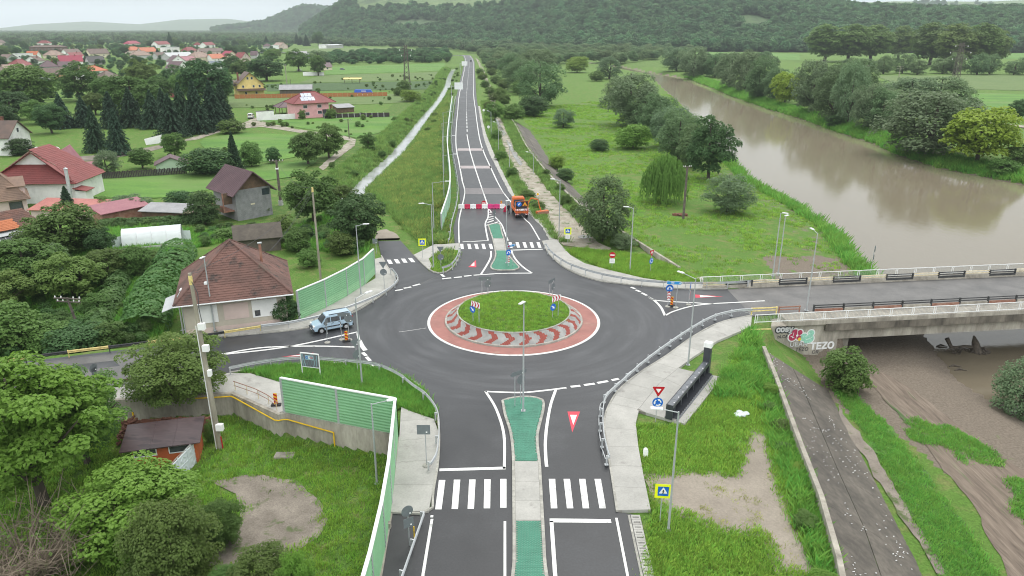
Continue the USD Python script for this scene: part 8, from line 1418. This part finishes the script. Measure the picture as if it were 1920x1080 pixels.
for k in range(9): obj('board', mv(cbox(0, 0, .1 + k * .08, 1.8, .2, .05), (rng.uniform(-.2, .2), rng.uniform(-.3, .3), 0), rng.uniform(-.3, .3)), 'film_grey', t)
x, y = W(728, 987, .1); obj('lamp_base', cbox(x, y, .2, .35, .3, .4), 'stained_concrete', None, 'small concrete block at the foot of the near noise wall', 'concrete block'); x, y = W(777, 1010, 0); obj('yellow_post', tube([(x, y, 0), (x, y, .9)], .04, 6), 'yellow_pipe', None, 'thin yellow stake behind the bottom guardrail', 'stake')
# drain channel with slotted covers
dc_ = PXY([(1191, 966), (1202, 1015), (1217, 1080), (1229, 1135)]); t = thing('drain', 'concrete drain channel with slotted covers at the bottom right road edge', kind='structure'); g = LineString(dc_); n = int(g.length / .5)
for k in range(n):
    a, b = g.interpolate(k * .5), g.interpolate(k * .5 + .48); an = math.atan2(b.y - a.y, b.x - a.x); c = ((a.x + b.x) / 2, (a.y + b.y) / 2, 0); obj('cover', mv(prism(sbox(-.235, -.3, .235, .3).difference(sbox(-.06, -.2, .06, .2)), -.1, .03), c, an), 'concrete', t)
obj('channel', prism(g.buffer(.34, cap_style=2), -.4, -.09), 'rubber', t); kerbs(dc_ + [-.42, 0], t, .14, .8, .03)
# ------------------------------------------------------------------ hills and woods
mat('hill_ground', (0.07, 0.125, 0.04), rough=.95, col2=(0.04, 0.08, 0.028), scale=0.012, fine=(.08, .3))
mat('hill_meadow', (0.135, 0.20, 0.07), rough=.95, col2=(0.085, 0.145, 0.045), scale=0.010, fine=(.06, .2), extra=[(.006, .6, .05, (.05, .09, .03))])
def gdist(v, z=-3.0):                # ground distance (along y) seen at photo row v
    return W(960, v, z)[1]
class Hill:
    def __init__(s, us, vtop, r0, r1, seed, name, label, m='hill_ground', rough=1.0, depth=1.5):
        s.us, s.vt, s.r0, s.r1, s.seed, s.rough = np.array(us, float), np.array(vtop, float), np.array(r0, float), np.array(r1, float), seed, rough
        U = np.linspace(us[0], us[-1], 150); T = np.linspace(-.03, depth, 60); X, Y, Z = s.at(*np.meshgrid(U, T, indexing='ij'))
        n, m_ = X.shape; i, j = np.meshgrid(np.arange(n - 1), np.arange(m_ - 1), indexing='ij'); i, j = i.ravel(), j.ravel()
        f = np.vstack([np.c_[i*m_+j, (i+1)*m_+j, (i+1)*m_+j+1], np.c_[i*m_+j, (i+1)*m_+j+1, i*m_+j+1]])
        obj(name, (np.c_[X.ravel(), Y.ravel(), Z.ravel()], f), m, None, label, kind='structure', smooth=True)
    def at(s, u, t):
        r0, r1, vt = np.interp(u, s.us, s.r0), np.interp(u, s.us, s.r1), np.interp(u, s.us, s.vt)
        y = r0 + (r1 - r0) * t; x = (u - 960) / FOC * y / math.cos(PITCH) * .98
        b = (540 - vt) / FOC; c, q = math.cos(PITCH), math.sin(PITCH); H = HCAM + r1 * (b * c - q) / (c + b * q) + 4
        tt = np.clip(t, 0, None); prof = np.where(tt < 1, .5 - .5 * np.cos(PI * tt ** .85), 1 - .35 * (tt - 1))
        nz = (fbm(np.stack([x / 260, y / 260, 0 * x], -1), 4, s.seed) - .5) * s.rough
        return x, y, -4 + (H + 4) * prof * (1 + .55 * nz * np.clip(1.15 - tt, 0, 1) * (tt > 0)) - (t < 0) * 6
H1 = Hill([590, 640, 690, 760, 850, 960, 1100, 1300, 1450, 1560, 1680, 1800, 1920, 2200], [66, 34, 2, -14, -10, -12, -30, -22, 6, 27, 31, 28, 30, 33], [2300, 2000, 1800, 1650, 1500, 1400, 1250, 1180, 1150, 1130, 1120, 1120, 1150, 1150], [3000, 2900, 2800, 2800, 2700, 2600, 2300, 2100, 1900, 1750, 1650, 1650, 1650, 1650], 3, 'hill', 'long wooded hillside filling the right background with a pale meadow on its left shoulder')
H2 = Hill([440, 500, 540, 580, 606, 640, 680, 760, 900], [60, 52, 46, 28, 17, 20, 24, 30, 40], [3900] * 9, [4600] * 9, 5, 'hill', 'blue green conical hill behind the village plain')
H3 = Hill([-300, 60, 150, 240, 330, 400, 480, 540, 640], [62, 57, 46, 41, 46, 37, 36, 44, 58], [8200] * 9, [9400] * 9, 8, 'hill', 'faint misty mountains at the far left horizon', rough=.4)
H4 = Hill([1380, 1500, 1600, 1720, 1850, 2000, 2200], [20, 9, 5, 4, 2, 6, 10], [3600] * 7, [4400] * 7, 11, 'hill', 'far green ridge under the sky at the upper right', 'hill_meadow', .6)

def wood(name, label, pts, scl, m, seed, meshes, flat=1.0):
    pts = np.asarray(pts); pi = UsdGeom.PointInstancer.Define(stage, numbered('/World', name)); rng = np.random.default_rng(seed)
    meta(pi.GetPrim(), label, 'woodland' if 'wood' in name or 'forest' in name else 'grass', None, 'stuff'); ps = []
    for k, me in enumerate(meshes):
        q = usdkit.mesh(stage, '%s/kinds/plant_%d' % (pi.GetPath(), k), me, MATS[m]); ps.append(q.GetPath())
    pi.CreatePrototypesRel().SetTargets(ps); N = len(pts)
    pi.CreateProtoIndicesAttr(Vt.IntArray.FromNumpy(rng.integers(0, len(meshes), N).astype(np.int32)))
    pi.CreatePositionsAttr(Vt.Vec3fArray.FromNumpy(pts.astype(np.float32)))
    scl = np.asarray(scl); scl = scl if scl.ndim == 2 else np.c_[scl, scl, scl * flat]
    pi.CreateScalesAttr(Vt.Vec3fArray.FromNumpy(scl.astype(np.float32)))
    a = rng.uniform(0, 2 * PI, N) / 2; pi.CreateOrientationsAttr(Vt.QuathArray([Gf.Quath(float(math.cos(t)), 0, 0, float(math.sin(t))) for t in a]))
    return pi
LOWS = [lumps_crown(200 + i, 13, 22, .13, c=(0, 0, .5), rad=(.5, .5, .5), lr=(.17, .27)) for i in range(4)]
MIDS = [lumps_crown(210 + i, 26, 60, .06, c=(0, 0, .5), rad=(.5, .5, .48), lr=(.13, .22)) for i in range(4)]
def hill_trees(h, n, u0, u1, t0, t1, keep, seed, size):
    rng = np.random.default_rng(seed); u, t = rng.uniform(u0, u1, n), rng.uniform(t0, t1, n); x, y, z = h.at(u, t); k = keep(u, t, x, y); s = rng.uniform(*size, k.sum())
    return np.c_[x[k], y[k], z[k] - .6], np.c_[s, s, s * rng.uniform(.8, 1.25, len(s))]
def keep1(u, t, x, y):
    m = fbm(np.stack([x / 330, y / 200, 0 * x], -1), 3, 21)
    clear = (u > 700) & (u < 950) & (t > .5) & (t < .96) & (m > .42); quarry = ((u - 800) / 45) ** 2 + ((t - .30) / .07) ** 2 < 1; bare = ((u - 1370) / 40) ** 2 + ((t - .35) / .1) ** 2 < .6
    return ~clear & ~quarry & ~bare
P1, S1 = hill_trees(H1, 30000, 600, 2150, .0, 1.12, keep1, 31, (7, 19))
wood('forest', 'dense dark green forest covering the long hillside', P1, S1, 'leaf_forest', 1, LOWS)
x, y, z = H1.at(*np.meshgrid(np.linspace(690, 955, 60), np.linspace(.45, .99, 40), indexing='ij')); i, j = np.meshgrid(np.arange(59), np.arange(39), indexing='ij'); i, j = i.ravel(), j.ravel()
obj('hill_meadow', (np.c_[x.ravel(), y.ravel(), z.ravel() + 1.2], np.vstack([np.c_[i*40+j, (i+1)*40+j, (i+1)*40+j+1], np.c_[i*40+j, (i+1)*40+j+1, i*40+j+1]])), 'hill_meadow', None, 'pale open meadow on the shoulder of the wooded hill', kind='structure', smooth=True)
P2, S2 = hill_trees(H2, 5000, 450, 880, 0, 1.1, lambda u, t, x, y: fbm(np.stack([x / 300, y / 300, 0 * x], -1), 3, 4) < .58, 32, (14, 26)); P4, S4 = hill_trees(H4, 2500, 1390, 2180, .2, 1.1, lambda u, t, x, y: fbm(np.stack([x / 400, y / 400, 0 * x], -1), 3, 6) > .5, 33, (14, 26))
wood('forest', 'trees on the conical hill behind the plain', P2, S2, 'leaf_forest', 2, LOWS); wood('forest', 'scattered woods on the far right ridge', P4, S4, 'leaf_forest', 3, LOWS)
def scatter_px(n, polys_px, z, seed, size, minv=0):
    rng = np.random.default_rng(seed); out = []
    for poly, n_ in polys_px:
        g = Polygon(PXY(poly, z)).buffer(0); x0, y0, x1, y1 = g.bounds; k = int(n_ * (x1 - x0) * (y1 - y0) / g.area); x, y = rng.uniform(x0, x1, k), rng.uniform(y0, y1, k); s = shapely.contains_xy(g, x, y); out.append(np.c_[x[s], y[s]])
    p = np.vstack(out); s = rng.uniform(*size, len(p)); return np.c_[p, np.full(len(p), z - .4)], np.c_[s, s, s * rng.uniform(.75, 1.1, len(s))]
p, s = scatter_px(0, [([(-200, 66.5), (640, 66.5), (640, 74), (420, 78), (300, 76), (-200, 78)], 9000), ([(-300, 60.5), (640, 60.5), (640, 67), (-300, 67)], 9000), ([(-100, 72), (520, 72), (520, 80), (-100, 84)], 900)], -2.5, 41, (12, 20))
wood('plain_wood', 'grey green woods on the plain beyond the village', p, s, 'leaf_farwood', 4, LOWS)
p, s = scatter_px(0, [([(480, 74), (960, 76), (960, 99), (885, 99), (840, 92), (700, 88), (640, 88), (600, 82), (480, 84)], 2600), ([(600, 66), (1000, 66), (1000, 80), (600, 80)], 2600)], -2.5, 42, (9, 16))
wood('plain_wood', 'grey willows filling the plain before the hill', p, s, 'leaf_farwood', 5, LOWS + MIDS[:1])
p, s = scatter_px(0, [([(898, 98), (960, 80), (1300, 80), (1300, 104), (1160, 120), (1100, 118), (1070, 124), (985, 120), (940, 130), (925, 140), (912, 132)], 1500), ([(1000, 76), (1500, 88), (1500, 96), (1000, 92)], 900), ([(1240, 126), (1300, 120), (1420, 118), (1460, 128), (1400, 140), (1300, 146)], 60)], -3.8, 43, (8, 14))
wood('riverside_wood', 'rounded grey green willows massed between road and river', p, s, 'leaf_willow', 6, MIDS)
p, s = scatter_px(0, [([(620, 104), (720, 100), (835, 97), (845, 104), (840, 118), (720, 120), (610, 122)], 420)], -1.8, 44, (5, 9))
wood('hedge_wood', 'dark hedge belt across the far fields', p, s, 'leaf_forest', 7, MIDS)
# ------------------------------------------------------------------ grass tufts and undergrowth
def tuft(seed, n, h, spread, w=.02, lean=.9):
    rng = np.random.default_rng(seed); v = []
    for i in range(n):
        b = rng.normal(size=2) * spread * .5; a = rng.uniform(0, 6.28); L = h * rng.uniform(.5, 1.1); d = np.array([math.cos(a), math.sin(a)]) * L * lean * rng.random(); q = np.array([-math.sin(a), math.cos(a)]) * w * rng.uniform(.7, 1.5)
        v.append([(*(b - q), -.05), (*(b + q), -.05), (*(b + d * .45 + q * .8), L * .6), (*(b + d), L)])
    v = np.array(v).reshape(-1, 3); k = (np.arange(n) * 4)[:, None]; return v, np.concatenate([k + [0, 1, 2], k + [0, 2, 3]])
TUFT = [tuft(i, 16, .22, .34, .022) for i in range(3)]; TALL = [tuft(i + 5, 22, .75, .5, 0.03, .8) for i in range(3)]
def grow(label, poly, n, meshes, m, size, seed, keep=None, off=0.0, zf=None):
    rng = np.random.default_rng(seed); poly = poly.buffer(0); x0, y0, x1, y1 = poly.bounds; k = int(n * (x1 - x0) * (y1 - y0) / poly.area); x, y = rng.uniform(x0, x1, k), rng.uniform(y0, y1, k); s = shapely.contains_xy(poly, x, y)
    if keep is not None: s &= keep(x, y, rng.random(k))
    x, y = x[s], y[s]; z = (zf or ground)(x, y) + off; wood('grass_tufts' if meshes is not MIDS else 'undergrowth', label, np.c_[x, y, z], rng.uniform(*size, len(x)), m, seed, meshes)
clump = lambda sc, t, sd: (lambda x, y, r: fbm(np.stack([x / sc, y / sc, 0 * x], -1), 3, sd) + .25 * (r - .5) > t)
NOGO = unary_union([ROAD_ALL, SE_PAVE, MON_PAD, SW_PAVE, NE_PAVE, NW_PAVE, NI_PAVE]).buffer(.1)
LOT = Polygon(PXY([(1205, 897), (1300, 890), (1370, 892), (1400, 800), (1445, 818), (1460, 880), (1475, 940), (1530, 1040), (1545, 1085), (1450, 1085), (1425, 1010), (1350, 1010), (1290, 985), (1222, 958)], -.6)).buffer(-.5)
SEG = SE_LAND.difference(NOGO)
grow('grass tufts on the land between pavement and near dike', SEG.difference(LOT), 9000, TUFT, 'grass_blade', (.8, 1.8), 301); grow('sparse tufts creeping over the bare dirt lot', SEG, 2500, TUFT, 'dry_blade', (.5, 1.1), 302, clump(1.6, .58, 3))
grow('tall lush weeds beside the black structure and along the dike', SEG.difference(LOT), 5200, TALL, 'lush_blade', (.6, 1.25), 303, lambda x, y, r: (np.abs(crest_side(x, y)) < 1.2 + .9 * r) | ((x > 17.5) & (y > 56) & (fbm(np.stack([x / 3, y / 3, 0 * x], -1), 2, 5) > .42)))
grow('tall mixed weeds on the embankment left of the north road', Polygon(np.vstack([CANAL[8:150:4] + [2.1, 0], NR[NR[:, 1] < 400][::-3] - [8.0, 0]])).difference(NOGO.buffer(.5)), 11000, TALL, 'weed_blade', (.6, 1.5), 304); grow('dry yellow grass on the embankment left of the north road', Polygon(np.vstack([CANAL[8:150:4] + [3.5, 0], NR[NR[:, 1] < 300][::-3] - [8.0, 0]])).difference(NOGO.buffer(.5)), 9000, TALL, 'dry_blade', (.6, 1.3), 305, clump(9, .44, 6))
grow('weeds on the field side bank of the canal', LineString(CANAL).buffer(9, single_sided=True), 7000, TALL, 'weed_blade', (.6, 1.4), 306, lambda x, y, r: KT.query(np.c_[x, y])[0] > 2.0)
VER = Polygon(np.vstack([NR[(NR[:, 1] > 104) & (NR[:, 1] < 330)][::3] + [6.6, 0], CREST[(CREST[:, 1] > 100) & (CREST[:, 1] < 330)][::-3]])).difference(NOGO.buffer(.4)); PATHP = Polygon(PXY([(1045, 450), (1110, 468), (1147, 466), (1092, 425), (1040, 372), (1002, 322), (968, 285), (940, 222), (917, 150), (895, 108), (891, 108), (908, 150), (925, 222), (945, 285), (975, 340), (1010, 385), (1041, 440)], -.3))
grow('rough grass and weeds between north road and dike', VER.difference(PATHP), 8000, TALL, 'weed_blade', (.4, 1.2), 307); grow('low tufts on the gravel path', PATHP, 900, TUFT, 'weed_blade', (.7, 1.5), 308, clump(2.5, .55, 8))
grow('mown tufts on the roundabout mound', Point(*RC).buffer(6.0), 3000, TUFT, 'grass_blade', (.5, 1.0), 309, None, 0.0, lambda x, y: 1.02 + .38 * (1 - ((x - RC[0]) ** 2 + (y - RC[1]) ** 2) / 36.7)); grow('tall tufts on the verge inside the south-west guardrail', SW_VERGE.buffer(-.15), 2600, TALL, 'lush_blade', (.35, .85), 310, None, .1); grow('tufts on the small grass island', NI_GRASS.buffer(-.15), 500, TUFT, 'grass_blade', (.9, 1.7), 311, None, .1)
grow('grass tufts in the near left yard', YARD.intersection(sbox(-45, 30, 0, 60)).difference(Polygon(PXY([(385, 905), (470, 888), (560, 905), (610, 950), (600, 1010), (480, 1060), (380, 1060), (460, 960)], -2.0)).buffer(-.3)), 9000, TUFT, 'grass_blade', (.7, 1.5), 312); grow('sparse tufts on the gravel patch', YARD.intersection(sbox(-20, 30, -9, 50)), 900, TUFT, 'weed_blade', (.5, 1.1), 313, clump(2, .6, 9))
MEAD = Polygon(np.vstack([CREST[(CREST[:, 1] > 90) & (CREST[:, 1] < 330)][::3] + [7.5, 0], NEAR_BANK[5:14][::-1]])); grow('tufts on the riverside meadow', MEAD, 26000, TUFT, 'grass_blade', (1.0, 2.2), 314, clump(7, .5, 2)); grow('verge grass on the meadow side of the roundabout', Polygon(PXY([(1060, 470), (1150, 512), (1290, 533), (1330, 520), (1205, 478), (1100, 465)])).difference(NOGO), 3200, TALL, 'grass_blade', (.35, .8), 315)
grow('lush growth along the river edges', unary_union([LineString(FAR_BANK[3:13]).buffer(7), LineString(NEAR_BANK[5:11]).buffer(3)]).difference(RIVER), 6500, TALL, 'lush_blade', (1.0, 2.4), 316); grow('grass on the flood plain below the bridge', unary_union([GREENSTRIP, PLOW.buffer(2)]), 9000, TUFT, 'lush_blade', (.8, 1.6), 317, lambda x, y, r: shapely.contains_xy(GREENSTRIP, x, y) | (fbm(np.stack([x / 4, y / 9, 0 * x], -1), 3, 12) > .57), .03)
GARDP = Polygon(PXY([(-80, 668), (20, 664), (300, 628), (345, 560), (345, 470), (440, 450), (560, 470), (690, 480), (700, 440), (640, 380), (560, 420), (500, 420), (380, 430), (250, 415), (-80, 480)], -.9)); grow('overgrown garden greenery left of and behind the hipped roof house', GARDP.difference(unary_union([Polygon([(-38, 70), (-22, 75), (-26, 90), (-42, 86)]), Polygon(PXY([(195, 430), (372, 425), (372, 490), (205, 500)], -.9))])), 800, MIDS, 'leaf_ivy', (.5, 1.9), 320, clump(9, .46, 3), -.1); grow('tall grass in the overgrown gardens', GARDP, 9000, TALL, 'lush_blade', (.5, 1.3), 321)
VILP = Polygon(PXY([(-60, 74), (560, 76), (500, 130), (430, 140), (300, 210), (160, 260), (-60, 250)], -1.7)).buffer(-2); grow('garden greenery and hedges filling the village', VILP, 3800, MIDS, 'leaf_forest', (2.0, 6.5), 322, clump(40, .42, 5), -.3); grow('field scrub between canal and village', Polygon(PXY([(430, 160), (840, 135), (800, 200), (650, 330), (560, 350), (400, 330)], -1.7)), 350, MIDS, 'leaf_mid', (.8, 2.4), 323, clump(20, .55, 7), -.2)
rng = np.random.default_rng(55); fl = []
for k in range(430):
    a = rng.uniform(.4, 6.2); y = rng.uniform(34, 66); c = float(np.interp(y, CREST[:, 1], CREST[:, 0]))
    if noise(np.array([a * .6 + y * .35, y * .22 - a * .5, 0]), 4) > .5: fl.append(mv(cbox(0, 0, 0, rng.uniform(.04, .13), rng.uniform(.04, .09), .03), (c + a, y - a * .13, -.02 - 3.9 * a / SLOPE_W), rng.uniform(0, 3), 0, .54))
obj('pale_flecks', fl, 'spray_white', None, 'pale scraps scattered over the near concrete dike slope', 'litter', kind='stuff')
# ------------------------------------------------------------------ haze
HZ = 15000.0
MATS['haze'] = usdkit.material(stage, '/World/Looks/haze_air', {'v': ('principled_volume', {'color': (0.86, 0.93, 0.97), 'density': 0.00007, 'anisotropy': 0.1})}, [], volume='v.volume')
obj('haze', box(-HZ, HZ, -2000, HZ, -11.0, 420.0), 'haze', None, 'thin pale mist over the whole valley', 'haze', kind='stuff')
